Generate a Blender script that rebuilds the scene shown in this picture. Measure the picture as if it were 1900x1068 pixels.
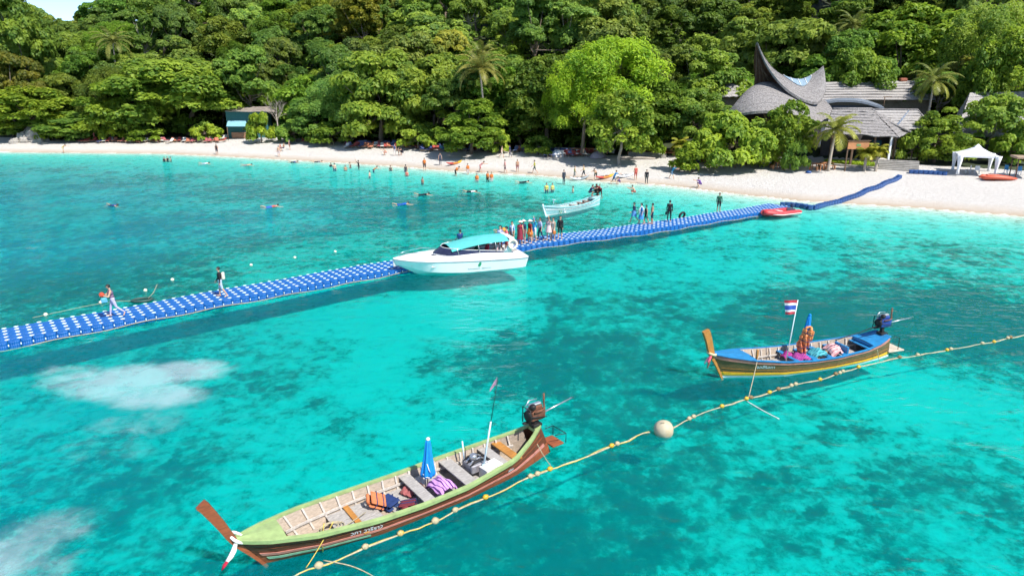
import bpy, bmesh, math, random
import numpy as np
from mathutils import Vector, Matrix, Quaternion

for o in list(bpy.data.objects):
    bpy.data.objects.remove(o)
scene = bpy.context.scene
COL = scene.collection
R = math.radians

# ---------------------------------------------------------------- camera
CAM_H, PITCH, FPX = 11.6, R(16.9), 1267.0
cam_data = bpy.data.cameras.new("camera")
cam_data.sensor_width = 36.0
cam_data.lens = FPX / 1900.0 * 36.0
cam_data.clip_start = 0.1
cam_data.clip_end = 6000
cam = bpy.data.objects.new("camera", cam_data)
COL.objects.link(cam)
cam.location = (0, 0, CAM_H)
cam.rotation_euler = (R(90) - PITCH, 0, 0)
scene.camera = cam

# ---------------------------------------------------------------- sky and sun
SUN_ELEV = R(52)
SUN_AZ = Vector((0.70, -0.71, 0)).normalized()          # horizontal direction towards the sun
sun_dir = Vector((SUN_AZ.x * math.cos(SUN_ELEV), SUN_AZ.y * math.cos(SUN_ELEV), math.sin(SUN_ELEV)))
world = bpy.data.worlds.new("World")
scene.world = world
world.use_nodes = True
wn, wl = world.node_tree.nodes, world.node_tree.links
wn.clear()
sky = wn.new("ShaderNodeTexSky")
sky.sky_type = 'NISHITA'
sky.sun_disc = False
sky.sun_elevation = SUN_ELEV
sky.sun_rotation = math.atan2(SUN_AZ.x, SUN_AZ.y)
sky.altitude = 10
sky.air_density = 0.6
sky.dust_density = 0.0
sky.ozone_density = 3.0
tc = wn.new("ShaderNodeTexCoord")
mp = wn.new("ShaderNodeMapping")
mp.inputs["Scale"].default_value = (1, 1, 3.2)
cn = wn.new("ShaderNodeTexNoise")
cn.inputs["Scale"].default_value = 5.0
cn.inputs["Detail"].default_value = 2.5
cn.inputs["Roughness"].default_value = 0.62
cr = wn.new("ShaderNodeValToRGB")
cr.color_ramp.elements[0].position = 0.50
cr.color_ramp.elements[0].color = (0, 0, 0, 1)
cr.color_ramp.elements[1].position = 0.74
cr.color_ramp.elements[1].color = (0.8, 0.8, 0.8, 1)
cm = wn.new("ShaderNodeMixRGB")
cm.inputs["Color2"].default_value = (4.2, 4.4, 4.7, 1)
bg = wn.new("ShaderNodeBackground")
bg.inputs["Strength"].default_value = 0.15
wo = wn.new("ShaderNodeOutputWorld")
wl.new(tc.outputs["Generated"], mp.inputs["Vector"])
wl.new(mp.outputs["Vector"], cn.inputs["Vector"])
wl.new(cn.outputs["Fac"], cr.inputs["Fac"])
wl.new(cr.outputs["Color"], cm.inputs["Fac"])
wl.new(sky.outputs["Color"], cm.inputs["Color1"])
wl.new(cm.outputs["Color"], bg.inputs["Color"])
wl.new(bg.outputs["Background"], wo.inputs["Surface"])

sun_data = bpy.data.lights.new("sun", 'SUN')
sun_data.energy = 4.9
sun_data.angle = R(0.5)
sun_data.color = (1.0, 0.95, 0.87)
sun = bpy.data.objects.new("sun", sun_data)
COL.objects.link(sun)
sun.location = (60, -50, 90)
sun.rotation_euler = (-sun_dir).to_track_quat('-Z', 'Y').to_euler()

scene.view_settings.view_transform = 'Standard'
scene.view_settings.look = 'None'
scene.view_settings.exposure = 0.62
scene.view_settings.gamma = 1.0
scene.view_settings.use_curve_mapping = False
scene.cycles.max_bounces = 4
scene.cycles.diffuse_bounces = 2
scene.cycles.glossy_bounces = 2
scene.cycles.transmission_bounces = 3
scene.cycles.transparent_max_bounces = 12
scene.cycles.use_denoising = True
scene.cycles.use_adaptive_sampling = True
scene.cycles.adaptive_threshold = 0.03
scene.cycles.adaptive_min_samples = 16

# ---------------------------------------------------------------- helpers
def P(px, py, z=0.0):
    """place on the ground: where the sight line through a photo pixel meets height z"""
    u = (px - 950) / FPX
    v = (534 - py) / FPX
    d = (u, math.cos(PITCH) + v * math.sin(PITCH), -math.sin(PITCH) + v * math.cos(PITCH))
    t = (z - CAM_H) / d[2]
    return Vector((d[0] * t, d[1] * t, z))

def at_depth(px, py, y):
    """the point at distance y whose sight line passes a photo pixel (for heights of things)"""
    u = (px - 950) / FPX
    v = (534 - py) / FPX
    t = y / (math.cos(PITCH) + v * math.sin(PITCH))
    return Vector((u * t, y, CAM_H + t * (-math.sin(PITCH) + v * math.cos(PITCH))))

def pix(p):
    dz = p[2] - CAM_H
    c = p[1] * math.cos(PITCH) - dz * math.sin(PITCH)
    up = p[1] * math.sin(PITCH) + dz * math.cos(PITCH)
    return 950 + FPX * p[0] / c, 534 - FPX * up / c

def tag(o, label=None, cat=None, group=None, kind=None):
    if label: o["label"] = label
    if cat: o["category"] = cat
    if group: o["group"] = group
    if kind: o["kind"] = kind
    return o

def empty(name, loc=(0, 0, 0), rz=0.0, label=None, cat=None, group=None):
    o = bpy.data.objects.new(name, None)
    o.empty_display_size = 0.2
    COL.objects.link(o)
    o.location = loc
    o.rotation_euler = (0, 0, rz)
    return tag(o, label, cat, group)

def link_mesh(name, me, parent=None, loc=None, rot=None):
    o = bpy.data.objects.new(name, me)
    COL.objects.link(o)
    if parent is not None: o.parent = parent
    if loc is not None: o.location = loc
    if rot is not None: o.rotation_euler = rot
    return o

def copy_tree(o, parent=None):
    c = o.copy()
    COL.objects.link(c)
    c.parent = parent
    for ch in o.children:
        copy_tree(ch, c)
    return c

class MB:
    """collects shapes, builds one mesh"""
    def __init__(s):
        s.v, s.f, s.m, s.sm = [], [], [], []
        s.cur = 0
        s.smooth = False
    def add(s, vs, fs, smooth=None):
        b = len(s.v)
        s.v += [tuple(p) for p in vs]
        for f in fs:
            s.f.append(tuple(i + b for i in f))
            s.m.append(s.cur)
            s.sm.append(s.smooth if smooth is None else smooth)
        return s
    def box(s, c, d, rot=None, taper=1.0):
        x, y, z = d[0] / 2, d[1] / 2, d[2] / 2
        vs = [(-x, -y, -z), (x, -y, -z), (x, y, -z), (-x, y, -z),
              (-x * taper, -y * taper, z), (x * taper, -y * taper, z), (x * taper, y * taper, z), (-x * taper, y * taper, z)]
        if rot is not None:
            vs = [rot @ Vector(p) for p in vs]
        vs = [(p[0] + c[0], p[1] + c[1], p[2] + c[2]) for p in vs]
        return s.add(vs, [(0, 3, 2, 1), (4, 5, 6, 7), (0, 1, 5, 4), (1, 2, 6, 5), (2, 3, 7, 6), (3, 0, 4, 7)])
    def bbox(s, c, d, b=0.01, rot=None):
        """box with chamfered edges along every edge (rounded look)"""
        x, y, z = d[0] / 2, d[1] / 2, d[2] / 2
        b = min(b, x * .9, y * .9, z * .9)
        vs, idx = [], {}
        for sx in (-1, 1):
            for sy in (-1, 1):
                for sz in (-1, 1):
                    for k in range(3):
                        p = [sx * (x - b), sy * (y - b), sz * (z - b)]
                        p[k] = (sx * x, sy * y, sz * z)[k]
                        idx[(sx, sy, sz, k)] = len(vs)
                        vs.append(Vector(p))
        fs = []
        def q(l): fs.append(tuple(idx[i] for i in l))
        for sg in (-1, 1):
            for k in range(3):
                a, bb = [(1, 2), (2, 0), (0, 1)][k]
                cyc = [(-1, -1), (1, -1), (1, 1), (-1, 1)]
                if sg < 0: cyc = cyc[::-1]
                l = []
                for (p_, q_) in cyc:
                    t = [0, 0, 0]
                    t[k] = sg; t[a] = p_; t[bb] = q_
                    l.append((t[0], t[1], t[2], k))
                q(l)
        for k in range(3):
            a, bb = [(1, 2), (2, 0), (0, 1)][k]
            for sa in (-1, 1):
                for sb in (-1, 1):
                    def key(sk, axis):
                        t = [0, 0, 0]
                        t[k] = sk; t[a] = sa; t[bb] = sb
                        return (t[0], t[1], t[2], axis)
                    l = [key(-1, a), key(1, a), key(1, bb), key(-1, bb)]
                    if sa * sb < 0: l = l[::-1]
                    q(l)
        for sx in (-1, 1):
            for sy in (-1, 1):
                for sz in (-1, 1):
                    l = [(sx, sy, sz, 0), (sx, sy, sz, 1), (sx, sy, sz, 2)]
                    if sx * sy * sz < 0: l = l[::-1]
                    q(l)
        if rot is not None:
            vs = [rot @ p for p in vs]
        vs = [(p[0] + c[0], p[1] + c[1], p[2] + c[2]) for p in vs]
        return s.add(vs, fs)
    def rings(s, rings, closed=True, cap=True, smooth=True):
        n = len(rings[0])
        vs = [p for r in rings for p in r]
        fs = []
        for i in range(len(rings) - 1):
            for j in range(n if closed else n - 1):
                k = (j + 1) % n
                fs.append((i * n + j, i * n + k, (i + 1) * n + k, (i + 1) * n + j))
        s.add(vs, fs, smooth)
        if cap and closed:
            b = len(s.v) - len(vs)
            s.f.append(tuple(b + j for j in range(n))[::-1]); s.m.append(s.cur); s.sm.append(False)
            s.f.append(tuple(b + (len(rings) - 1) * n + j for j in range(n))); s.m.append(s.cur); s.sm.append(False)
        return s
    def tube(s, path, rad, n=8, cap=True, smooth=True, flat=1.0):
        path = [Vector(p) for p in path]
        if not hasattr(rad, '__len__'): rad = [rad] * len(path)
        rr, up = [], None
        for i, p in enumerate(path):
            t = (path[min(i + 1, len(path) - 1)] - path[max(i - 1, 0)])
            if t.length < 1e-9: t = Vector((0, 0, 1))
            t.normalize()
            if up is None:
                up = Vector((0, 0, 1)) if abs(t.z) < .9 else Vector((1, 0, 0))
            a = t.cross(up)
            if a.length < 1e-6: a = t.orthogonal()
            a.normalize()
            b = a.cross(t).normalized()
            up = b
            rr.append([p + (a * math.cos(2 * math.pi * j / n) + b * math.sin(2 * math.pi * j / n) * flat) * rad[i] for j in range(n)])
        return s.rings(rr, True, cap, smooth)
    def lathe(s, prof, n=16, c=(0, 0, 0), smooth=True, rot=None):
        rr = []
        for r, z in prof:
            ring = [Vector((r * math.cos(2 * math.pi * j / n), r * math.sin(2 * math.pi * j / n), z)) for j in range(n)]
            if rot is not None: ring = [rot @ p for p in ring]
            rr.append([p + Vector(c) for p in ring])
        return s.rings(rr, True, True, smooth)
    def ball(s, c, r, nu=10, nv=7, rot=None):
        r = r if hasattr(r, '__len__') else (r, r, r)
        rr = []
        for i in range(nv + 1):
            a = math.pi * (i / nv) * .998 + .001
            ring = []
            for j in range(nu):
                p = Vector((r[0] * math.sin(a) * math.cos(2 * math.pi * j / nu), r[1] * math.sin(a) * math.sin(2 * math.pi * j / nu), -r[2] * math.cos(a)))
                if rot is not None: p = rot @ p
                ring.append(p + Vector(c))
            rr.append(ring)
        return s.rings(rr, True, False, True)
    def build(s, name, mats, parent=None, loc=None, rot=None):
        me = s.mesh(name, mats)
        return link_mesh(name, me, parent, loc, rot)
    def mesh(s, name, mats):
        me = bpy.data.meshes.new(name)
        me.from_pydata(s.v, [], s.f)
        if not isinstance(mats, (list, tuple)): mats = [mats]
        for m in mats: me.materials.append(m)
        me.polygons.foreach_set("material_index", s.m)
        me.polygons.foreach_set("use_smooth", s.sm)
        me.update()
        return me

# ---------------------------------------------------------------- materials
MATS = {}
def nodes_of(name):
    m = bpy.data.materials.new(name)
    m.use_nodes = True
    nt = m.node_tree
    bsdf = nt.nodes["Principled BSDF"]
    return m, nt, nt.nodes, nt.links, bsdf

def srgb(r, g, b):
    f = lambda c: (c / 255 / 12.92) if c / 255 <= .04045 else ((c / 255 + .055) / 1.055) ** 2.4
    return (f(r), f(g), f(b))

def paint(name, col, rough=.5, var=.18, scale=6.0, dirt=None, dirt_amt=.0, bump=.0, bscale=40., metallic=0., stretch=None, coords="Object", spec=.5):
    """base colour mottled by noise, optional dirt colour in patches, optional fine bump"""
    key = (name,)
    if key in MATS: return MATS[key]
    m, nt, N, L, b = nodes_of(name)
    t = N.new("ShaderNodeTexCoord")
    mpn = N.new("ShaderNodeMapping")
    if stretch: mpn.inputs["Scale"].default_value = stretch
    L.new(t.outputs[coords], mpn.inputs["Vector"])
    nz = N.new("ShaderNodeTexNoise")
    nz.inputs["Scale"].default_value = scale
    nz.inputs["Detail"].default_value = 6
    nz.inputs["Roughness"].default_value = .6
    L.new(mpn.outputs["Vector"], nz.inputs["Vector"])
    rp = N.new("ShaderNodeValToRGB")
    e = rp.color_ramp.elements
    e[0].position, e[1].position = .3, .7
    e[0].color = (*[max(0, c * (1 - var)) for c in col], 1)
    e[1].color = (*[min(1, c * (1 + var)) for c in col], 1)
    L.new(nz.outputs["Fac"], rp.inputs["Fac"])
    out = rp.outputs["Color"]
    if dirt:
        n2 = N.new("ShaderNodeTexNoise")
        n2.inputs["Scale"].default_value = scale * .45
        n2.inputs["Detail"].default_value = 8
        n2.inputs["Roughness"].default_value = .7
        L.new(mpn.outputs["Vector"], n2.inputs["Vector"])
        r2 = N.new("ShaderNodeValToRGB")
        r2.color_ramp.elements[0].position = .5
        r2.color_ramp.elements[1].position = .68
        r2.color_ramp.elements[0].color = (0, 0, 0, 1)
        r2.color_ramp.elements[1].color = (dirt_amt, dirt_amt, dirt_amt, 1)
        L.new(n2.outputs["Fac"], r2.inputs["Fac"])
        mx = N.new("ShaderNodeMixRGB")
        mx.inputs["Color2"].default_value = (*dirt, 1)
        L.new(r2.outputs["Color"], mx.inputs["Fac"])
        L.new(out, mx.inputs["Color1"])
        out = mx.outputs["Color"]
    L.new(out, b.inputs["Base Color"])
    b.inputs["Roughness"].default_value = rough
    b.inputs["Metallic"].default_value = metallic
    b.inputs["Specular IOR Level"].default_value = spec
    if bump:
        n3 = N.new("ShaderNodeTexNoise")
        n3.inputs["Scale"].default_value = bscale
        n3.inputs["Detail"].default_value = 4
        L.new(mpn.outputs["Vector"], n3.inputs["Vector"])
        bp = N.new("ShaderNodeBump")
        bp.inputs["Strength"].default_value = bump
        bp.inputs["Distance"].default_value = .02
        L.new(n3.outputs["Fac"], bp.inputs["Height"])
        L.new(bp.outputs["Normal"], b.inputs["Normal"])
    MATS[key] = m
    return m

def cloth(col, tagname=None):
    key = ("cloth", tuple(round(c, 3) for c in col))
    if key in MATS: return MATS[key]
    m = paint("cloth_%d" % len(MATS), col, rough=.85, var=.15, scale=9, bump=.25, bscale=25, spec=.2)
    MATS[key] = m
    return m

def wood(name, col, grain=(1, 12, 12), rough=.7, dirt=None, dirt_amt=0., var=.3, scale=3.5):
    return paint(name, col, rough=rough, var=var, scale=scale, stretch=grain, dirt=dirt, dirt_amt=dirt_amt, bump=.4, bscale=12, spec=.3)

def striped(name, cols, scale, axis="X", rough=.85):
    """hard bands of cloth colours along one object axis"""
    m, nt, N, L, b = nodes_of(name)
    t = N.new("ShaderNodeTexCoord")
    sx = N.new("ShaderNodeSeparateXYZ")
    L.new(t.outputs["Object"], sx.inputs["Vector"])
    mu = N.new("ShaderNodeMath"); mu.operation = 'MULTIPLY'; mu.inputs[1].default_value = scale
    L.new(sx.outputs[axis], mu.inputs[0])
    fr = N.new("ShaderNodeMath"); fr.operation = 'FRACT'
    L.new(mu.outputs[0], fr.inputs[0])
    rp = N.new("ShaderNodeValToRGB")
    rp.color_ramp.interpolation = 'CONSTANT'
    e = rp.color_ramp.elements
    while len(e) < len(cols): e.new(.5)
    for i, c in enumerate(cols):
        e[i].position = i / len(cols)
        e[i].color = (*c, 1)
    L.new(fr.outputs[0], rp.inputs["Fac"])
    L.new(rp.outputs["Color"], b.inputs["Base Color"])
    b.inputs["Roughness"].default_value = rough
    return m
# ================================================================= land, seabed, water
rng = np.random.default_rng(7)
SHORE = np.array([(-400, 175), (-200, 150), (-140, 132), (-110, 122), (-86.6, 117.2), (-58, 114.6), (-42.4, 108.8), (-28.1, 102.8), (-19.3, 98.8),
                  (-7.2, 91.5), (3.45, 87.7), (9.8, 82.8), (18, 78.8), (21.4, 75.2), (28.8, 68.5), (38.5, 64.5), (45.7, 60.2), (60, 52), (90, 34), (150, -10), (260, -120)])
TREELINE = np.array([(-400, 195), (-200, 165), (-140, 146), (-92, 128), (-72, 126), (-54, 127.5), (-43.6, 125.5), (-27.7, 116), (-12.75, 109.8),
                     (0, 103), (11.1, 96), (21.2, 93.8), (33.9, 88.6), (40, 86.5), (46.5, 80), (54.9, 74), (70, 64), (100, 46), (170, 0), (290, -110)])

def signed(poly, X, Y):
    """distance to a polyline, positive on the landward (far) side"""
    best = np.full(X.shape, 1e9)
    sgn = np.ones(X.shape)
    for (x0, y0), (x1, y1) in zip(poly[:-1], poly[1:]):
        dx, dy = x1 - x0, y1 - y0
        t = np.clip(((X - x0) * dx + (Y - y0) * dy) / (dx * dx + dy * dy), 0, 1)
        d = np.hypot(X - x0 - t * dx, Y - y0 - t * dy)
        c = dx * (Y - y0) - dy * (X - x0)
        m = d < best - 1e-9
        best = np.where(m, d, best)
        sgn = np.where(m, np.sign(c), sgn)
    return best * sgn

NOISE_TABLES = {}
def value_noise(X, Y, seed, cell):
    if seed not in NOISE_TABLES:
        NOISE_TABLES[seed] = np.random.default_rng(seed).random((256, 256))
    T = NOISE_TABLES[seed]
    x, y = X / cell, Y / cell
    xi, yi = np.floor(x).astype(int), np.floor(y).astype(int)
    fx, fy = x - xi, y - yi
    fx, fy = fx * fx * (3 - 2 * fx), fy * fy * (3 - 2 * fy)
    g = lambda a, b: T[a % 256, b % 256]
    return (g(xi, yi) * (1 - fx) + g(xi + 1, yi) * fx) * (1 - fy) + (g(xi, yi + 1) * (1 - fx) + g(xi + 1, yi + 1) * fx) * fy

def fbm(X, Y, seed, cell, octs=4):
    s, a, t = 0, 1, 0
    for k in range(octs):
        s = s + a * value_noise(X, Y, seed + k, cell / 2 ** k)
        t += a
        a *= .55
    return s / t

def sstep(a, b, x):
    t = np.clip((x - a) / (b - a), 0, 1)
    return t * t * (3 - 2 * t)

# reef patches: (photo pixel, radius in m, amount) turned into places on the seabed
REEF = [((1010, 650), 4.5, .5), ((900, 665), 3.5, .45), ((1250, 640), 5, .3), ((1150, 580), 5, .3), ((1650, 590), 6, .6), ((1820, 560), 6, .6), ((1450, 560), 6, .35),
        ((1500, 610), 4, .45), ((1300, 705), 3, .5), ((1560, 740), 2.6, .5), ((640, 770), 2, .3), ((620, 625), 1.6, .5), ((540, 690), 2, .35),
        ((1050, 940), 2.0, .6), ((1110, 1030), 2, .55), ((960, 1010), 1.6, .5), ((1250, 930), 2.0, .45), ((1400, 870), 2.2, .4), ((1700, 850), 2.4, .35), ((1850, 830), 2, .5),
        ((1480, 990), 1.8, .35), ((1700, 1000), 2, .35), ((1150, 860), 2, .5), ((1180, 790), 1.8, .45), ((880, 960), 1.8, .55), ((700, 1040), 2, .5), ((380, 1050), 2.2, .45),
        ((120, 440), 9, .45), ((330, 420), 8, .4), ((60, 510), 8, .4), ((480, 380), 9, .4), ((560, 340), 9, .25), ((250, 350), 9, .3), ((640, 440), 6, .3),
        ((760, 400), 7, .45), ((880, 375), 6, .45), ((680, 380), 6, .3), ((1000, 400), 5, .25), ((80, 350), 10, .3), ((300, 470), 6, .35), ((150, 545), 4, .3),
        ((400, 640), 3, .3), ((480, 720), 3, .3), ((300, 830), 4, .25), ((1880, 640), 4, .4), ((1230, 480), 5, .1), ((1530, 480), 5, .22), ((1800, 470), 4, .2)]
BRIGHT = [((640, 570), 6, .45), ((800, 590), 5, .45), ((720, 700), 5, .35), ((1450, 690), 4, .25), ((1700, 720), 4, .45), ((1620, 800), 2.5, .35), ((1780, 760), 4, .4), ((560, 830), 3, .3),
          ((1300, 520), 6, .35), ((1100, 500), 5, .3), ((1650, 510), 7, .3), ((900, 540), 5, .35), ((1380, 640), 3, .2), ((1500, 830), 2.5, .25), ((1330, 1020), 2, .2), ((200, 720), 4, .3), ((1450, 420), 8, .5), ((1750, 420), 8, .5)]

def land_height(X, Y):
    s = signed(SHORE, X, Y)
    t = signed(TREELINE, X, Y)
    d = -s
    depth = 2.7 * (1 - np.exp(-np.maximum(d, 0) / 34.0)) + .012 * np.maximum(d, 0)
    depth = np.minimum(depth, 3.4) * .29       # shallow: seen through the flattening of refraction
    mound = (fbm(X, Y, 3, 3.0, 4) - .5) * .16 * sstep(6, 30, d)
    sea = -depth + mound
    beach = np.where(s < 6, .115 * s, .69 + .075 * (s - 6))
    beach = np.minimum(beach, 1.75)
    beach = beach + (fbm(X, Y, 21, 2.5, 3) - .5) * .10 * sstep(1, 5, s)
    # hill: begins behind a flat strip, wider where the thatched houses stand
    flat = 9 + 30 * sstep(14, 30, X) - 0 * X
    ht = np.maximum(t - flat, 0)
    hill = .62 * ht * sstep(0, 22, ht)
    az = X / np.maximum(Y, 1)
    cap = 40 + 30 * sstep(-.45, .1, az)
    gap = np.exp(-((az + .617) / .072) ** 4)
    cap = cap * (1 - gap) + 12.0 * gap
    hill = cap * (1 - np.exp(-hill / cap))
    terrace = 1.2 * sstep(22, 30, X) * (1 - sstep(45, 48.5, X)) * sstep(1.5, 6.0, t)          # raised ground round the restaurant
    land = beach + hill + terrace + (fbm(X, Y, 31, 12, 3) - .5) * 2.0 * sstep(6, 30, t)
    return np.where(s < 0, np.minimum(sea, 0.03 * s), land), s, t

def ground_z(x, y):
    z, s, t = land_height(np.array([float(x)]), np.array([float(y)]))
    return float(z[0])

def gp(px, py):
    """ground point under a photo pixel: walk down the sight line until it meets the land"""
    a = Vector((0, 0, CAM_H)); d = (P(px, py, 0) - a).normalized()
    lo, hi, last = None, None, 0
    ts = np.arange(40, 170, .4)
    X, Y, Z = a.x + d.x * ts, a.y + d.y * ts, a.z + d.z * ts
    below = np.nonzero(Z < land_height(X, Y)[0])[0]
    t = ts[below[0]] if len(below) else (CAM_H / -d.z)
    p = a + d * float(t)
    for _ in range(6):
        p = p + d * ((ground_z(p.x, p.y) - p.z) / d.z * .6)
    p.z = ground_z(p.x, p.y)
    return p

def axis(lo, hi, a, b, fine, coarse):
    l = list(np.arange(a, b + 1e-6, fine))
    x, st = a, fine
    left = []
    while x > lo:
        st = min(st * 1.25, coarse); x -= st; left.append(x)
    x, st = b, fine
    right = []
    while x < hi:
        st = min(st * 1.25, coarse); x += st; right.append(x)
    return np.array(left[::-1] + l + right)

gx = axis(-1500, 1500, -62, 62, .55, 60)
gy = axis(-400, 1800, 10, 130, .55, 60)
GX, GY = np.meshgrid(gx, gy)
GZ, GS, GT = land_height(GX, GY)
reef = .14 + .55 * (fbm(GX, GY, 51, 7.0, 5) - .45) + .35 * (fbm(GX, GY, 77, 2.2, 3) - .5)
for (q, r_, a_) in REEF:
    c = P(*q, -1.0)
    wob = .65 + .7 * fbm(GX, GY, int(q[0]), 1.7, 3)
    reef += (.32 if (q[0] < 700 and q[1] < 560) else .5) * a_ * np.exp(-(np.hypot(GX - c.x, GY - c.y) / (r_ * wob)) ** 2)
for (q, r_, a_) in BRIGHT:
    c = P(*q, -1.0)
    reef -= .5 * a_ * np.exp(-(np.hypot(GX - c.x, GY - c.y) / r_) ** 2)
reef = np.clip(reef, -.2, 1) * sstep(6, 20, -GS)
GZ = GZ + np.where(GS < 0, .12 * sstep(.45, .9, reef) * sstep(10, 30, -GS), 0)

def grid_object(name, mask, mat, attrs):
    ny, nx = GX.shape
    ii = np.arange(ny * nx).reshape(ny, nx)
    quads = np.stack([ii[:-1, :-1], ii[:-1, 1:], ii[1:, 1:], ii[1:, :-1]], -1).reshape(-1, 4)
    fm = mask.reshape(-1)
    quads = quads[fm]
    used = np.unique(quads)
    remap = np.full(ny * nx, -1)
    remap[used] = np.arange(len(used))
    co = np.stack([GX, GY, GZ], -1).reshape(-1, 3)[used]
    me = bpy.data.meshes.new(name)
    me.from_pydata(co.tolist(), [], remap[quads].tolist())
    me.polygons.foreach_set("use_smooth", [True] * len(quads))
    for k, a in attrs.items():
        at = me.attributes.new(k, 'FLOAT', 'POINT')
        at.data.foreach_set("value", a.reshape(-1)[used].astype(np.float32))
    me.materials.append(mat)
    me.update()
    o = link_mesh(name, me)
    o["kind"] = "structure"
    return o

def face_mean(A): return (A[:-1, :-1] + A[1:, :-1] + A[:-1, 1:] + A[1:, 1:]) / 4

# --- seabed material: pale sand with coral and rubble where "reef" is high
def mat_seabed():
    m, nt, N, L, b = nodes_of("seabed_sand_and_reef")
    t = N.new("ShaderNodeTexCoord")
    a = N.new("ShaderNodeAttribute"); a.attribute_name = "reef"
    n1 = N.new("ShaderNodeTexNoise"); n1.inputs["Scale"].default_value = 1.5; n1.inputs["Detail"].default_value = 7; n1.inputs["Roughness"].default_value = .8; n1.inputs["Distortion"].default_value = .25
    L.new(t.outputs["Object"], n1.inputs["Vector"])
    # rounded coral heads
    n0 = N.new("ShaderNodeTexNoise"); n0.inputs["Scale"].default_value = .75; n0.inputs["Detail"].default_value = 4; n0.inputs["Roughness"].default_value = .62
    L.new(t.outputs["Object"], n0.inputs["Vector"])
    mxv = N.new("ShaderNodeVectorMath"); mxv.operation = 'MULTIPLY_ADD'; mxv.inputs[1].default_value = (3.4, 3.4, 0)
    L.new(n0.outputs["Color"], mxv.inputs[0]); L.new(t.outputs["Object"], mxv.inputs[2])
    n2 = N.new("ShaderNodeTexVoronoi"); n2.inputs["Scale"].default_value = .85; n2.feature = 'F1'
    L.new(mxv.outputs["Vector"], n2.inputs["Vector"])
    hd = N.new("ShaderNodeMapRange"); hd.inputs["From Min"].default_value = .58; hd.inputs["From Max"].default_value = .22; hd.inputs["To Min"].default_value = 0; hd.inputs["To Max"].default_value = 1
    L.new(n2.outputs["Distance"], hd.inputs["Value"])
    # only some cells carry a head, more where the reef is strong
    sc_ = N.new("ShaderNodeSeparateXYZ"); L.new(n2.outputs["Color"], sc_.inputs["Vector"])
    th = N.new("ShaderNodeMath"); th.operation = 'MULTIPLY_ADD'; th.inputs[1].default_value = 1.9; th.inputs[2].default_value = -.62
    L.new(a.outputs["Fac"], th.inputs[0])
    su = N.new("ShaderNodeMath"); su.operation = 'ADD'; L.new(th.outputs[0], su.inputs[0]); L.new(sc_.outputs["X"], su.inputs[1])
    cl = N.new("ShaderNodeClamp"); L.new(su.outputs[0], cl.inputs["Value"])
    hm = N.new("ShaderNodeMath"); hm.operation = 'MULTIPLY'; L.new(hd.outputs["Result"], hm.inputs[0]); L.new(cl.outputs["Result"], hm.inputs[1])
    ad = N.new("ShaderNodeMath"); ad.operation = 'MULTIPLY_ADD'
    L.new(n1.outputs["Fac"], ad.inputs[0]); ad.inputs[1].default_value = 2.3
    L.new(a.outputs["Fac"], ad.inputs[2])
    ad2 = N.new("ShaderNodeMath"); ad2.operation = 'MULTIPLY_ADD'
    L.new(hm.outputs[0], ad2.inputs[0]); ad2.inputs[1].default_value = .55
    L.new(ad.outputs[0], ad2.inputs[2])
    rp = N.new("ShaderNodeValToRGB")
    e = rp.color_ramp.elements
    k_ = .5
    e[0].position = 1.10 * k_; e[0].color = (.64, .625, .56, 1)
    e[1].position = 1.0; e[1].color = (.055, .075, .06, 1)
    x = e.new(1.32 * k_); x.color = (.47, .465, .40, 1)
    x = e.new(1.46 * k_); x.color = (.26, .265, .205, 1)
    x = e.new(1.66 * k_); x.color = (.10, .115, .085, 1)
    sc2 = N.new("ShaderNodeMath"); sc2.operation = 'MULTIPLY'; sc2.inputs[1].default_value = k_
    L.new(ad2.outputs[0], sc2.inputs[0])
    L.new(sc2.outputs[0], rp.inputs["Fac"])
    L.new(rp.outputs["Color"], b.inputs["Base Color"])
    b.inputs["Roughness"].default_value = .95
    b.inputs["Specular IOR Level"].default_value = .0
    return m

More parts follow.
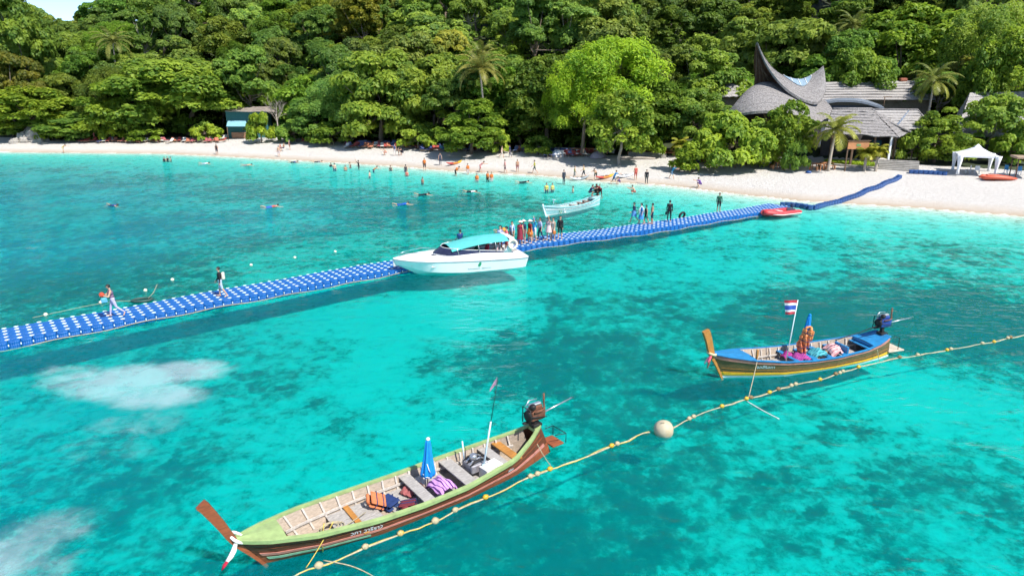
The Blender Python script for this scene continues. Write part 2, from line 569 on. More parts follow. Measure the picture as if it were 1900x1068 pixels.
def mat_sand():
    m, nt, N, L, b = nodes_of("beach_sand")
    t = N.new("ShaderNodeTexCoord")
    a = N.new("ShaderNodeAttribute"); a.attribute_name = "shore"
    n1 = N.new("ShaderNodeTexNoise"); n1.inputs["Scale"].default_value = .6; n1.inputs["Detail"].default_value = 8; n1.inputs["Roughness"].default_value = .65
    L.new(t.outputs["Object"], n1.inputs["Vector"])
    mm = N.new("ShaderNodeMath"); mm.operation = 'MULTIPLY_ADD'; mm.inputs[1].default_value = 2.4
    L.new(n1.outputs["Fac"], mm.inputs[0]); L.new(a.outputs["Fac"], mm.inputs[2])
    wet = N.new("ShaderNodeMapRange"); wet.inputs["From Min"].default_value = 1.2; wet.inputs["From Max"].default_value = 4.6
    L.new(mm.outputs[0], wet.inputs["Value"])
    n2 = N.new("ShaderNodeTexNoise"); n2.inputs["Scale"].default_value = 3.2; n2.inputs["Detail"].default_value = 8; n2.inputs["Roughness"].default_value = .7
    L.new(t.outputs["Object"], n2.inputs["Vector"])
    rp = N.new("ShaderNodeValToRGB")
    e = rp.color_ramp.elements
    e[0].position = .28; e[0].color = (.47, .44, .405, 1)
    e[1].position = .62; e[1].color = (.57, .55, .52, 1)
    L.new(n2.outputs["Fac"], rp.inputs["Fac"])
    mx = N.new("ShaderNodeMixRGB"); mx.inputs["Color1"].default_value = (.37, .30, .225, 1)
    L.new(wet.outputs["Result"], mx.inputs["Fac"]); L.new(rp.outputs["Color"], mx.inputs["Color2"])
    L.new(mx.outputs["Color"], b.inputs["Base Color"])
    b.inputs["Roughness"].default_value = .95
    b.inputs["Specular IOR Level"].default_value = .1
    bp = N.new("ShaderNodeBump"); bp.inputs["Strength"].default_value = 1.0; bp.inputs["Distance"].default_value = .22
    n3 = N.new("ShaderNodeTexNoise"); n3.inputs["Scale"].default_value = 2.2; n3.inputs["Detail"].default_value = 7; n3.inputs["Roughness"].default_value = .75
    L.new(t.outputs["Object"], n3.inputs["Vector"])
    ms = N.new("ShaderNodeMath"); ms.operation = 'MULTIPLY'
    L.new(n3.outputs["Fac"], ms.inputs[0]); L.new(wet.outputs["Result"], ms.inputs[1])
    L.new(ms.outputs[0], bp.inputs["Height"]); L.new(bp.outputs["Normal"], b.inputs["Normal"])
    return m

m_seabed, m_sand = mat_seabed(), mat_sand()
m_forest_floor = paint("forest_floor", (.030, .045, .015), rough=.95, var=.5, scale=.5, dirt=(.06, .05, .025), dirt_amt=.6, bump=.6, bscale=4)
fs_, ft_ = face_mean(GS), face_mean(GT)
grid_object("seabed", fs_ < 0, m_seabed, {"reef": reef})
sand_w = 3.0 + 2.5 * sstep(44, 48, face_mean(GX))
grid_object("beach", (fs_ >= 0) & (ft_ < sand_w), m_sand, {"shore": GS})
grid_object("hillside", (fs_ >= 0) & (ft_ >= sand_w), m_forest_floor, {"shore": GS})

# --- the sea: a closed body of clear water that absorbs red light, under a rippled surface
def mat_water():
    m, nt, N, L, b = nodes_of("sea_water")
    N.remove(b)
    out = N["Material Output"]
    t = N.new("ShaderNodeTexCoord")
    mpn = N.new("ShaderNodeMapping"); mpn.inputs["Rotation"].default_value = (0, 0, R(20)); mpn.inputs["Scale"].default_value = (.55, 1.0, 1)
    L.new(t.outputs["Object"], mpn.inputs["Vector"])
    n1 = N.new("ShaderNodeTexNoise"); n1.inputs["Scale"].default_value = .55; n1.inputs["Detail"].default_value = 4; n1.inputs["Roughness"].default_value = .6; n1.inputs["Distortion"].default_value = .5
    n2 = N.new("ShaderNodeTexNoise"); n2.inputs["Scale"].default_value = 2.6; n2.inputs["Detail"].default_value = 2; n2.inputs["Distortion"].default_value = .8
    L.new(mpn.outputs["Vector"], n1.inputs["Vector"]); L.new(mpn.outputs["Vector"], n2.inputs["Vector"])
    ad = N.new("ShaderNodeMath"); ad.operation = 'MULTIPLY_ADD'; ad.inputs[1].default_value = .3
    L.new(n2.outputs["Fac"], ad.inputs[0]); L.new(n1.outputs["Fac"], ad.inputs[2])
    bp = N.new("ShaderNodeBump"); bp.inputs["Strength"].default_value = 1.0; bp.inputs["Distance"].default_value = .24
    L.new(ad.outputs[0], bp.inputs["Height"])
    fr = N.new("ShaderNodeFresnel"); fr.inputs["IOR"].default_value = 1.33
    L.new(bp.outputs["Normal"], fr.inputs["Normal"])
    gl = N.new("ShaderNodeBsdfGlossy"); gl.inputs["Roughness"].default_value = .06
    L.new(bp.outputs["Normal"], gl.inputs["Normal"])
    tr = N.new("ShaderNodeBsdfTransparent")
    mx = N.new("ShaderNodeMixShader")
    refl_cut = N.new("ShaderNodeMath"); refl_cut.operation = 'MULTIPLY'; refl_cut.inputs[1].default_value = .5     # surface reflection weakened to keep grey out of the water
    L.new(fr.outputs["Fac"], refl_cut.inputs[0])
    L.new(refl_cut.outputs[0], mx.inputs["Fac"]); L.new(tr.outputs["BSDF"], mx.inputs[1]); L.new(gl.outputs["BSDF"], mx.inputs[2])
    # fine suspended matter sends some light back up: none in the shallows, more over depth
    mk = N.new("ShaderNodeAttribute"); mk.attribute_name = "murk"
    df = N.new("ShaderNodeBsdfDiffuse"); mr_ = N.new("ShaderNodeValToRGB")
    mr_.color_ramp.elements[0].position = .15; mr_.color_ramp.elements[0].color = (.0, .42, .435, 1)
    mr_.color_ramp.elements[1].position = .32; mr_.color_ramp.elements[1].color = (.0, .41, .54, 1)
    L.new(mk.outputs["Fac"], mr_.inputs["Fac"]); L.new(mr_.outputs["Color"], df.inputs["Color"])
    L.new(bp.outputs["Normal"], df.inputs["Normal"])
    mm = N.new("ShaderNodeMixShader")
    L.new(mk.outputs["Fac"], mm.inputs["Fac"]); L.new(tr.outputs["BSDF"], mm.inputs[1]); L.new(df.outputs["BSDF"], mm.inputs[2])
    L.new(mm.outputs["Shader"], mx.inputs[1])
    L.new(mx.outputs["Shader"], out.inputs["Surface"])
    va = N.new("ShaderNodeVolumeAbsorption"); va.inputs["Color"].default_value = (.56, .9755, .9725, 1); va.inputs["Density"].default_value = 3.1
    L.new(va.outputs["Volume"], out.inputs["Volume"])
    return m
m_water = mat_water()
wx, wy = axis(-1300, 1300, -100, 70, 1.2, 80), axis(-300, 700, 6, 130, 1.2, 80)
WX, WY = np.meshgrid(wx, wy)
WD = np.maximum(-land_height(WX, WY)[0], 0)
murk = (.185 + .12 * sstep(6, 22, (WY - 47) * .79 - WX * .62) * sstep(15, -30, WX) + .07 * sstep(-5, -16, WX) * sstep(40, 25, WY)) * (1 - np.exp(-WD / .34)) * (.8 + .4 * fbm(WX, WY, 91, 14, 3))
ny_, nx_ = WX.shape
ii = np.arange(nx_ * ny_).reshape(ny_, nx_)
wq = np.stack([ii[:-1, :-1], ii[:-1, 1:], ii[1:, 1:], ii[1:, :-1]], -1).reshape(-1, 4).tolist()
loop = ii[0, :].tolist() + ii[1:, -1].tolist() + ii[-1, -2::-1].tolist() + ii[-2:0:-1, 0].tolist()
co = np.stack([WX, WY, np.zeros_like(WX)], -1).reshape(-1, 3).tolist()
nb_ = len(co)
co += [[co[i][0], co[i][1], -20.0] for i in loop]
nl = len(loop)
wq += [[loop[(k + 1) % nl], loop[k], nb_ + k, nb_ + (k + 1) % nl] for k in range(nl)]
wq.append([nb_ + k for k in range(nl)][::-1])
wme = bpy.data.meshes.new("sea_water")
wme.from_pydata(co, [], wq)
at_ = wme.attributes.new("murk", 'FLOAT', 'POINT')
at_.data.foreach_set("value", np.concatenate([murk.reshape(-1), np.zeros(nl)]).astype(np.float32))
wme.materials.append(m_water)
wme.update()
sea = link_mesh("sea_water", wme)
sea["kind"] = "structure"
# ================================================================= trees, palms, shrubs
def mat_leaf(name, dark, light, rough=.55, trans=.28):
    """leaf colours from a per-leaf attribute, tinted by the object's own colour"""
    m, nt, N, L, b = nodes_of(name)
    a = N.new("ShaderNodeAttribute"); a.attribute_name = "tone"
    oi = N.new("ShaderNodeObjectInfo")
    rp = N.new("ShaderNodeMixRGB")
    rp.inputs["Color1"].default_value = (*dark, 1); rp.inputs["Color2"].default_value = (*light, 1)
    L.new(a.outputs["Fac"], rp.inputs["Fac"])
    mu = N.new("ShaderNodeMixRGB"); mu.blend_type = 'MULTIPLY'; mu.inputs["Fac"].default_value = 1
    L.new(rp.outputs["Color"], mu.inputs["Color1"]); L.new(oi.outputs["Color"], mu.inputs["Color2"])
    L.new(mu.outputs["Color"], b.inputs["Base Color"])
    b.inputs["Roughness"].default_value = rough
    b.inputs["Specular IOR Level"].default_value = .35
    tl = N.new("ShaderNodeBsdfTranslucent")
    L.new(mu.outputs["Color"], tl.inputs["Color"])
    mx = N.new("ShaderNodeMixShader"); mx.inputs["Fac"].default_value = trans
    L.new(b.outputs["BSDF"], mx.inputs[1]); L.new(tl.outputs["BSDF"], mx.inputs[2])
    L.new(mx.outputs["Shader"], N["Material Output"].inputs["Surface"])
    return m

LEAF = mat_leaf("broad_leaf", (.095, .20, .036), (.37, .48, .06), trans=.5)
PALM_LEAF = mat_leaf("palm_leaf", (.075, .11, .02), (.30, .31, .07), rough=.45)
BARK = paint("bark", (.17, .13, .095), rough=.9, var=.35, scale=4, stretch=(3, 3, .6), bump=.6, bscale=8)
BARK_PALE = paint("bark_pale", (.36, .31, .25), rough=.9, var=.3, scale=4, stretch=(3, 3, .6), bump=.6, bscale=8)
DEAD = paint("dead_wood", (.33, .29, .25), rough=.9, var=.3, scale=5)

def leaf_mesh(name, C, Nn, size, tone, mat, aspect=.6, droop=0.0, r=None):
    """diamond leaves (two triangles folded on the midrib) at points C facing Nn"""
    n = len(C)
    Nn = Nn / np.maximum(np.linalg.norm(Nn, axis=1, keepdims=True), 1e-6)
    ref = r.normal(size=(n, 3))
    T = np.cross(Nn, ref); T /= np.maximum(np.linalg.norm(T, axis=1, keepdims=True), 1e-6)
    B = np.cross(Nn, T)
    s = size[:, None]
    fold = Nn * s * .14
    v = np.stack([C - T * s, C - B * s * aspect + fold, C + T * s - np.array([0, 0, 1.0]) * s * droop, C + B * s * aspect + fold], 1).reshape(-1, 3)
    i = np.arange(n)[:, None] * 4
    f = np.concatenate([i + np.array([[0, 1, 2]]), i + np.array([[0, 2, 3]])], 0)
    me = bpy.data.meshes.new(name)
    me.vertices.add(len(v)); me.vertices.foreach_set("co", v.reshape(-1).astype(np.float32))
    me.loops.add(f.size); me.loops.foreach_set("vertex_index", f.reshape(-1).astype(np.int32))
    me.polygons.add(len(f)); me.polygons.foreach_set("loop_start", (np.arange(len(f)) * 3).astype(np.int32))
    me.polygons.foreach_set("loop_total", np.full(len(f), 3, dtype=np.int32))
    at = me.attributes.new("tone", 'FLOAT', 'POINT')
    at.data.foreach_set("value", np.repeat(tone, 4).astype(np.float32))
    me.materials.append(mat)
    me.update(calc_edges=True)
    me.validate()
    return me

def crown_points(kind, r, Rr, H):
    """clump centres and radii inside a crown of radius Rr; the crown spans z = H*base .. H"""
    cl = []
    if kind == 'dome':
        n = int(r.integers(62, 76))
        for k in range(n):
            a = r.uniform(0, 2 * math.pi); u = r.uniform(-.75, 1)
            rad = math.sqrt(max(0, 1 - u * u)) * r.uniform(.72, .98)
            cl.append((Rr * rad * math.cos(a), Rr * rad * math.sin(a), H * .52 + u * H * .42, Rr * r.uniform(.13, .26), .72))
        for k in range(10):
            cl.append((*(r.normal(size=2) * Rr * .28), H * r.uniform(.45, .8), Rr * .34, .8))
    elif kind == 'tier':                       # sea-almond: flat plates of foliage in layers
        for lay in range(6):
            z = H * (.24 + .135 * lay)
            rr = Rr * (1.0, 1.02, .95, .82, .62, .36)[lay]
            for k in range((17, 17, 15, 12, 9, 5)[lay]):
                a = r.uniform(0, 2 * math.pi); q = math.sqrt(r.uniform(.12, 1)) * rr
                cl.append((q * math.cos(a), q * math.sin(a), z + r.normal() * H * .05, Rr * r.uniform(.14, .25), .6))
    elif kind == 'tall':                       # irregular forest crown, several heads
        heads = [(r.normal() * Rr * .42, r.normal() * Rr * .42, H * r.uniform(.42, .86), Rr * r.uniform(.38, .58)) for _ in range(8)]
        for (hx, hy, hz, hr) in heads:
            for k in range(15):
                d = r.normal(size=3); d /= np.linalg.norm(d)
                if d[2] < -.3: d[2] *= -1
                cl.append((hx + d[0] * hr * .85, hy + d[1] * hr * .85, hz + d[2] * hr * .72, hr * r.uniform(.24, .42), .70))
    elif kind == 'feather':                    # fine drooping sprays, bright green
        n = 85
        for k in range(n):
            a = r.uniform(0, 2 * math.pi); u = r.uniform(-.45, 1)
            rad = math.sqrt(max(0, 1 - max(u, 0) ** 2)) * r.uniform(.55, 1.0)
            cl.append((Rr * rad * math.cos(a), Rr * rad * math.sin(a), H * .52 + u * H * .40, Rr * r.uniform(.13, .25), .9))
    elif kind == 'low':                        # shrub
        n = 34
        for k in range(n):
            a = r.uniform(0, 2 * math.pi); u = r.uniform(0, 1)
            rad = math.sqrt(max(0, 1 - u * u)) * r.uniform(.6, 1.0)
            cl.append((Rr * rad * math.cos(a), Rr * rad * math.sin(a), H * (.16 + .70 * u), Rr * r.uniform(.17, .30), .75))
    return cl

def make_crown(kind, seed, Rr, H, leaf, count):
    r = np.random.default_rng(seed)
    cl = crown_points(kind, r, Rr, H)
    tot = sum(c[3] ** 2 for c in cl)
    Cs, Ns, Ts = [], [], []
    for (x, y, z, cr_, sq) in cl:
        n = max(20, int(count * cr_ ** 2 / tot))
        d = r.normal(size=(n, 3)); d /= np.linalg.norm(d, axis=1, keepdims=True)
        d[:, 2] = np.where(d[:, 2] < -.35, -d[:, 2], d[:, 2])
        rad = r.uniform(.78, 1.10, n)[:, None]
        lump = 1 + .22 * np.sin(d[:, :1] * 5 + x) * np.sin(d[:, 1:2] * 5 + y)
        pos = d * rad * lump * np.array([cr_, cr_, cr_ * sq])
        if kind == 'feather': pos[:, 2] -= r.uniform(0, 1, n) ** 2 * cr_ * .8
        Cs.append(pos + np.array([x, y, z]))
        Ns.append(d * np.array([1, 1, 1 / sq]) * .9 + r.normal(size=(n, 3)) * .42 + np.array([.22, -.32, .5]))
        ct = r.uniform(.18, .72)
        Ts.append(np.clip(ct + r.normal(size=n) * .17, 0, 1))
    C = np.concatenate(Cs); Nn = np.concatenate(Ns); T = np.concatenate(Ts)
    return leaf_mesh("crown", C, Nn, leaf * r.uniform(.65, 1.25, len(C)), T, LEAF, .62 if kind != 'feather' else .34, .25, r), cl

def make_trunk(kind, seed, Rr, H, cl, mat, base=.32):
    r = np.random.default_rng(seed + 99)
    mb = MB()
    lean = r.normal(size=2) * .03 * H
    n_st = 1 if kind != 'feather' else 2
    fork = Vector((lean[0], lean[1], H * .34))
    for k in range(n_st):
        o = Vector((k * .7 - .35 * (n_st - 1), 0, -.4))
        mb.tube([o, o.lerp(fork, .35) + Vector((r.normal() * .1, r.normal() * .1, 0)), fork.lerp(o, .25), fork], [base * 1.25, base, base * .85, base * .72], 8)
    idx = r.permutation(len(cl))[:11]
    for i in idx:
        c = Vector(cl[i][:3])
        st = fork.lerp(Vector((lean[0], lean[1], H * .6)), r.uniform(0, .6))
        mid = st.lerp(c, .5) + Vector((0, 0, -.06 * H * r.uniform(.2, 1)))
        mb.tube([st, mid, c], [base * .42, base * .26, base * .07], 6)
    return mb.mesh("trunk", mat)

PROTO = {}
def proto(key, kind, seed, Rr, H, leaf, count, bark=None, base=.32):
    cme, cl = make_crown(kind, seed, Rr, H, leaf, count)
    tme = make_trunk(kind, seed, Rr, H, cl, bark or BARK, base)
    PROTO[key] = (cme, tme, Rr, H)

for i in range(4): proto("dome%d" % i, 'dome', 100 + i, 6.0, 12.0, .26, 24000)
for i in range(3): proto("tier%d" % i, 'tier', 200 + i, 6.5, 11.0, .27, 20000)
for i in range(5): proto("tall%d" % i, 'tall', 300 + i, 6.0, 15.0, .27, 26000)
for i in range(2): proto("feather%d" % i, 'feather', 400 + i, 6.5, 14.0, .20, 30000)
for i in range(2): proto("open%d" % i, 'tall', 350 + i, 5.5, 15.0, .24, 11000, bark=BARK_PALE, base=.26)
for i in range(3): proto("shrub%d" % i, 'low', 500 + i, 2.2, 2.8, .20, 4500, base=.10)
proto("bigshrub", 'low', 510, 5.2, 5.2, .24, 17000, base=.14)
for i in range(2): proto("young%d" % i, 'dome', 610 + i, 3.2, 7.0, .21, 8000, bark=BARK_PALE, base=.17)
for i in range(2): proto("slim%d" % i, 'tier', 600 + i, 3.0, 7.0, .24, 6500, bark=BARK_PALE, base=.16)

def plant(key, x, y, sx=1.0, sz=None, rz=0.0, tint=(1, 1, 1), name="broadleaf_tree", label="", cat="tree", group=None, z=None):
    cme, tme, Rr, H = PROTO[key]
    o = empty(name, (x, y, (ground_z(x, y) - .1) if z is None else z), rz, label, cat, group)
    o.scale = (sx, sx, sz or sx)
    t = link_mesh("trunk" if cat != "shrub" else "stem", tme, o)
    c = link_mesh("crown" if cat != "shrub" else "foliage", cme, o)
    c.color = (*tint, 1)
    return o

def palm_meshes(seed, Ht, lean, nf=20, fl=3.4):
    r = np.random.default_rng(seed)
    mb = MB()
    path, rad = [], []
    for k in range(10):
        t = k / 9
        path.append((lean[0] * t ** 1.6, lean[1] * t ** 1.6, Ht * t - .3 * (1 - t)))
        rad.append(.20 * (1 - .45 * t) + (.10 if k == 0 else 0) + .012 * (k % 2))
    mb.tube(path, rad, 8)
    trunk = mb.mesh("trunk", BARK_PALE)
    top = Vector(path[-1])
    C, Nn, S, T, A = [], [], [], [], []
    verts, faces, tone = [], [], []
    for k in range(nf):
        az = 2 * math.pi * (k * .382) + r.normal() * .15
        el = R(80) - (k / nf) ** .9 * R(98) + r.normal() * .08
        L_ = fl * r.uniform(.85, 1.1)
        d = Vector((math.cos(az), math.sin(az), 0))
        side = Vector((-math.sin(az), math.cos(az), 0))
        p = top.copy(); e = el; spine = []
        NS = 22
        tn = r.uniform(.2, .75) if k < nf * .8 else r.uniform(.8, 1.0)
        for q in range(NS + 1):
            spine.append((p.copy(), e))
            e -= R(4.2) * (.4 + 1.2 * q / NS)
            p += (d * math.cos(e) + Vector((0, 0, math.sin(e)))) * (L_ / NS)
        for q in range(1, NS + 1):
            p, e = spine[q]
            ln = .75 * math.sin(math.pi * min(1, (.12 + .86 * q / NS))) ** .7 + .08
            fwd = d * math.cos(e) + Vector((0, 0, math.sin(e)))
            for sgn in (-1, 1):
                tip = p + side * sgn * ln * .82 + fwd * ln * .45 - Vector((0, 0, ln * r.uniform(.25, .5)))
                w = fwd * .075
                b_ = len(verts)
                m_ = p.lerp(tip, .5) + Vector((0, 0, .05))
                verts += [p - w * .6, p + w * .6, m_ + w, m_ - w, tip]
                faces += [(b_, b_ + 1, b_ + 2, b_ + 3), (b_ + 3, b_ + 2, b_ + 4)]
                tone += [min(1, max(0, tn + r.normal() * .08))] * 5
        for q in range(NS):
            a_, c_ = spine[q][0], spine[q + 1][0]
            w = side * (.04 * (1 - q / NS) + .008)
            b_ = len(verts)
            verts += [a_ - w, a_ + w, c_ + w, c_ - w]
            faces += [(b_, b_ + 1, b_ + 2, b_ + 3)]
            tone += [min(1, tn + .2)] * 4
    me = bpy.data.meshes.new("crown")
    me.from_pydata([tuple(v) for v in verts], [], faces)
    at = me.attributes.new("tone", 'FLOAT', 'POINT'); at.data.foreach_set("value", np.array(tone, dtype=np.float32))
    me.materials.append(PALM_LEAF)
    me.update()
    return trunk, me

def palm(x, y, Ht, seed, label, lean=(0, 0), rz=0, nf=20, fl=3.4, tint=(1, 1, 1), z=None, group=None):
    tme, cme = palm_meshes(seed, Ht, lean, nf, fl)
    o = empty("coconut_palm", (x, y, ground_z(x, y) if z is None else z), rz, label, "palm", group)
    link_mesh("trunk", tme, o)
    c = link_mesh("crown", cme, o)
    c.color = (*tint, 1)
    return o

# ---- the named trees along the beach: placed on the ground, height from the photograph
def tree_at(px, py_top, y, key, width_px, label, name="broadleaf_tree", tint=(1, 1, 1), rz=0., cat="tree", group=None):
    """stands at distance y in the direction of column px; scaled so that its top reaches py_top and its crown spans width_px"""
    top = at_depth(px, py_top, y)
    gz = ground_z(top.x, y)
    cme, tme, Rr, H = PROTO[key]
    sz = (top.z - gz) / (H * 1.0)
    sx = (width_px / FPX * y * 1.03) / (2 * Rr * 1.08)
    return plant(key, top.x, y, sx, sz, rz, tint, name, label, cat, group)

TREES = [  # px, py_top, distance, kind, width px, tint, label
    (1140, 62, 101, "feather0", 232, (1.45, 1.5, .6), "huge bright green feathery tree beside the restaurant"),
    (1085, 100, 99, "feather1", 150, (1.35, 1.4, .6), "bright feathery tree with leaning trunk, just before the huge one"),
    (1158, 165, 91, "young0", 120, (1.25, 1.2, 1.0), "pale-trunked forked tree standing on the sand by the terrace steps"),
    (700, 95, 118, "tier0", 190, (1.15, 1.1, .85), "broad layered almond tree behind the red loungers"),
    (800, 105, 117, "dome0", 150, (1.1, 1.02, .8), "round olive-green tree directly before the coconut palm"),
    (872, 190, 103.5, "tier1", 150, (1.0, 1.05, .8), "low layered almond tree around the foot of the coconut palm"),
    (965, 195, 109, "dome1", 110, (.95, 1.0, .8), "dark green tree over the terrace wall, next to the huge bright tree"),
    (585, 180, 122, "dome2", 115, (.8, .95, .95), "blue-green rounded tree right of the bare dead tree"),
    (330, 105, 134, "dome3", 250, (1.05, 1.05, .8), "very broad dome-shaped tree spreading over the left part of the beach"),
    (230, 120, 131, "tier2", 170, (1.15, 1.12, .8), "layered yellow-green tree against the broad dome-shaped one"),
    (50, 160, 131, "dome0", 180, (1.2, 1.12, .7), "yellow-green tree above the grey rocks at the beach end"),
    (130, 205, 129, "dome1", 130, (.85, .95, .85), "darker rounded tree between the rocks and the layered tree"),
    (20, -25, 140, "tall0", 130, (1.0, 1.0, .9), "tall dark tree cut by the top corner, left of the sky gap"),
    (480, 165, 136, "tier0", 120, (1.05, 1.05, .85), "layered tree above the green hut roof"),
    (1300, 165, 97, "dome2", 120, (.95, 1.0, .85), "dark rounded tree left of the swooping thatched roof"),
    (1330, 105, 112, "tier1", 180, (1.05, 1.06, .85), "layered almond tree rising behind the thatched restaurant's left side"),
    (1470, 182, 85, "young1", 95, (1.15, 1.1, .85), "loose young tree in front of the swooping thatched roof"),
    (1752, 198, 86, "tier2", 125, (1.15, 1.1, .8), "layered tree beside the stone steps and white gazebo"),
    (1862, 172, 87, "young0", 120, (1.05, 1.08, .85), "leafy tree behind the white gazebo"),
    (1600, 85, 113, "dome3", 120, (1.0, 1.05, .8), "dense tree rising between the swooping roof and the long thatched roof"),
    (1700, 10, 122, "dome1", 230, (1.05, 1.08, .8), "wide dense tree crown over the long thatched roof"),
    (1460, 0, 128, "tall1", 190, (1.0, .95, .95), "greyish tall tree towering behind the thatched spire"),
    (1850, 0, 108, "feather1", 190, (1.15, 1.12, .8), "tall feathery tree over the roof at the picture's edge"),
    (1880, 55, 97, "dome2", 130, (1.1, 1.1, .8), "bright round tree beside the roof at the picture's edge"),
]
for i, (px, pt, y, key, w, tint, lab) in enumerate(TREES):
    tree_at(px, pt, y, key, w, lab, tint=tint, rz=i * 1.7)

SHRUBS = [
    (1370, 212, 86, "bigshrub", 170, (1.35, 1.3, .75), "large bright green beach shrub over the parked loungers"),
    (1290, 262, 85, "shrub1", 80, (1.25, 1.2, .8), "low spreading part-yellow shrub at the foot of the large bright one"),
    (480, 207, 122, "shrub2", 52, (1.4, 1.3, .8), "small bright bush beside the green hut"),
    (920, 232, 103, "shrub0", 50, (1.45, 1.35, .9), "pale green bush by the terrace wall"),
    (615, 225, 118, "shrub1", 90, (1.0, 1.05, .9), "dark beach bush under the blue-green tree"),
    (205, 218, 127, "shrub2", 50, (1.4, 1.3, .7), "bright bush under the layered yellow-green tree"),
    (380, 225, 126, "shrub0", 55, (1.35, 1.25, .7), "bright bush under the broad dome-shaped tree"),
    (90, 222, 128, "shrub1", 60, (1.3, 1.3, .8), "bright bush by the grey rocks"),
    (145, 232, 127, "shrub0", 60, (.8, .95, .95), "blue-green bush between the rocks and the bright bush"),
    (1700, 240, 86, "shrub1", 60, (1.1, 1.1, .8), "shrub left of the layered tree by the steps"),
    (1000, 250, 101, "shrub2", 60, (.9, .95, .8), "dark bush under the bright feathery tree"),
    (1885, 240, 84, "shrub0", 80, (1.05, 1.1, .8), "dark shrub behind the gazebo at the picture's edge"),
    (545, 225, 122, "shrub0", 70, (.85, 1.0, .95), "blue-green bush right of the bare dead tree"),
    (1200, 215, 97, "shrub2", 80, (1.05, 1.1, .75), "bush against the huge bright tree's trunk"),
    (1480, 262, 82, "shrub2", 50, (.95, 1.05, .95), "grey-green bush under the loose young tree"),
    (775, 230, 110, "shrub1", 70, (1.25, 1.2, .8), "bright bush behind the loungers near the coconut palm"),
    (270, 232, 126, "shrub1", 70, (1.0, 1.05, .8), "dark bush below the layered yellow-green tree's far side"),
]
for i, (px, pt, y, key, w, tint, lab) in enumerate(SHRUBS):
    tree_at(px, pt, y, key, w, lab, "shrub", tint, i * 2.1, "shrub")

er_ = np.random.default_rng(77)
for k in range(26):
    px = 20 + k * 47 + er_.uniform(-14, 14)
    if 405 < px < 470: continue
    q = gp(px, 262 if px < 700 else 262 + (px - 700) * .05)
    y_ = q.y + er_.uniform(4.5, 8.5)
    b_ = er_.uniform(.8, 1.25)
    key = ("shrub0", "shrub1", "shrub2")[k % 3]
    near_ = ("at the beach's left end", "by the bright bush on the left", "under the broad dome-shaped tree", "left of the green hut", "right of the green hut", "behind the red loungers", "left of the coconut palm", "right of the coconut palm", "behind the terrace wall", "under the huge bright tree")[min(9, int(px / 118))]
    plant(key, q.x * y_ / q.y, y_, er_.uniform(.9, 1.5), er_.uniform(.9, 1.5), er_.uniform(0, 6), (b_ * er_.uniform(.85, 1.1), b_, b_ * .85), "shrub", ("dark" if b_ < .95 else "mid-green" if b_ < 1.1 else "light green") + " dense bush at the forest edge " + near_, "shrub", "bushes along the forest edge")

# ---- palms
def palm_at(px, py_top, y, seed, label, lean=(0, 0), nf=20, fl=3.4, tint=(1, 1, 1)):
    top = at_depth(px, py_top, y)
    gz = ground_z(top.x - lean[0], y)
    return palm(top.x - lean[0], y - lean[1], top.z - gz - .6, seed, label, lean, 0, nf, fl, tint)
palm_at(890, 118, 106, 1, "tall coconut palm with drooping yellowish fronds behind the loungers", (-.8, 0), 26, 4.7, (1.2, 1.05, .95))
palm_at(893, 92, 125, 5, "coconut palm head just above and behind the tall beach palm", (.3, 0), 18, 3.8, (1.0, 1.0, .9))
palm_at(208, 70, 143, 2, "coconut palm sticking out of the forest near the sky gap", (.5, 0), 24, 4.6, (1.0, 1.0, .95))
palm_at(1553, 230, 81, 3, "short coconut palm in front of the thatched restaurant", (.3, 0), 18, 3.3, (1.25, 1.2, .8))
palm_at(1610, 272, 80.5, 4, "tiny yellow-green palm by the wooden notice board", (0, 0), 12, 1.5, (1.5, 1.35, .6))
palm_at(1632, 268, 80.2, 8, "tiny yellow-green palm next to the stone steps", (0, 0), 10, 1.3, (1.5, 1.35, .6))
palm_at(1585, 40, 128, 6, "coconut palm in the forest above the long thatched roof", (0, 0), 20, 4.4, (.95, 1.0, .9))
palm_at(1735, 140, 96, 7, "coconut palm in front of the long thatched roof's end", (0, 0), 20, 3.6, (1.05, 1.05, .8))
palm_at(1262, 258, 86, 9, "tiny yellow palm by the large bright beach shrub", (0, 0), 12, 1.4, (1.6, 1.4, .6))
palm_at(1030, 118, 122, 10, "coconut palm half hidden behind the bright feathery tree", (0, 0), 18, 3.8, (1.0, 1.0, .9))

# ---- the forest on the slope: one tree at a time
fr_ = np.random.default_rng(42)
keep = []
named_spots = [(o.location.x, o.location.y) for o in bpy.data.objects if o.name.startswith(("broadleaf_tree", "coconut_palm"))]
NT = 26000
tx, ty = fr_.uniform(-190, 150, NT), fr_.uniform(70, 230, NT)
tz, _, tt = land_height(tx, ty)
for x, y, z, tl in zip(tx.tolist(), ty.tolist(), tz.tolist(), tt.tolist()):
    if len(keep) >= 290: break
    lim = 4.0 if x < 20 else 30.0
    if tl < lim or tl > 95: continue
    u0, v0 = pix((x, y, z + 3))
    if u0 < -170 or u0 > 2070 or v0 < -25: continue
    if any((x - a) ** 2 + (y - b) ** 2 < (5.9 if tl < 30 else 6.8) ** 2 for a, b in keep): continue
    if any((x - a) ** 2 + (y - b) ** 2 < 4.2 ** 2 for a, b in named_spots): continue
    keep.append((x, y))
kinds = ["dome0", "dome1", "dome2", "dome3", "tier0", "tier1", "tier2", "tall0", "tall1", "tall2", "tall3", "tall4", "tall2", "tall4", "tall3", "feather0", "feather1", "open0", "open1", "open0"]
keep.sort(key=lambda q: -q[1])
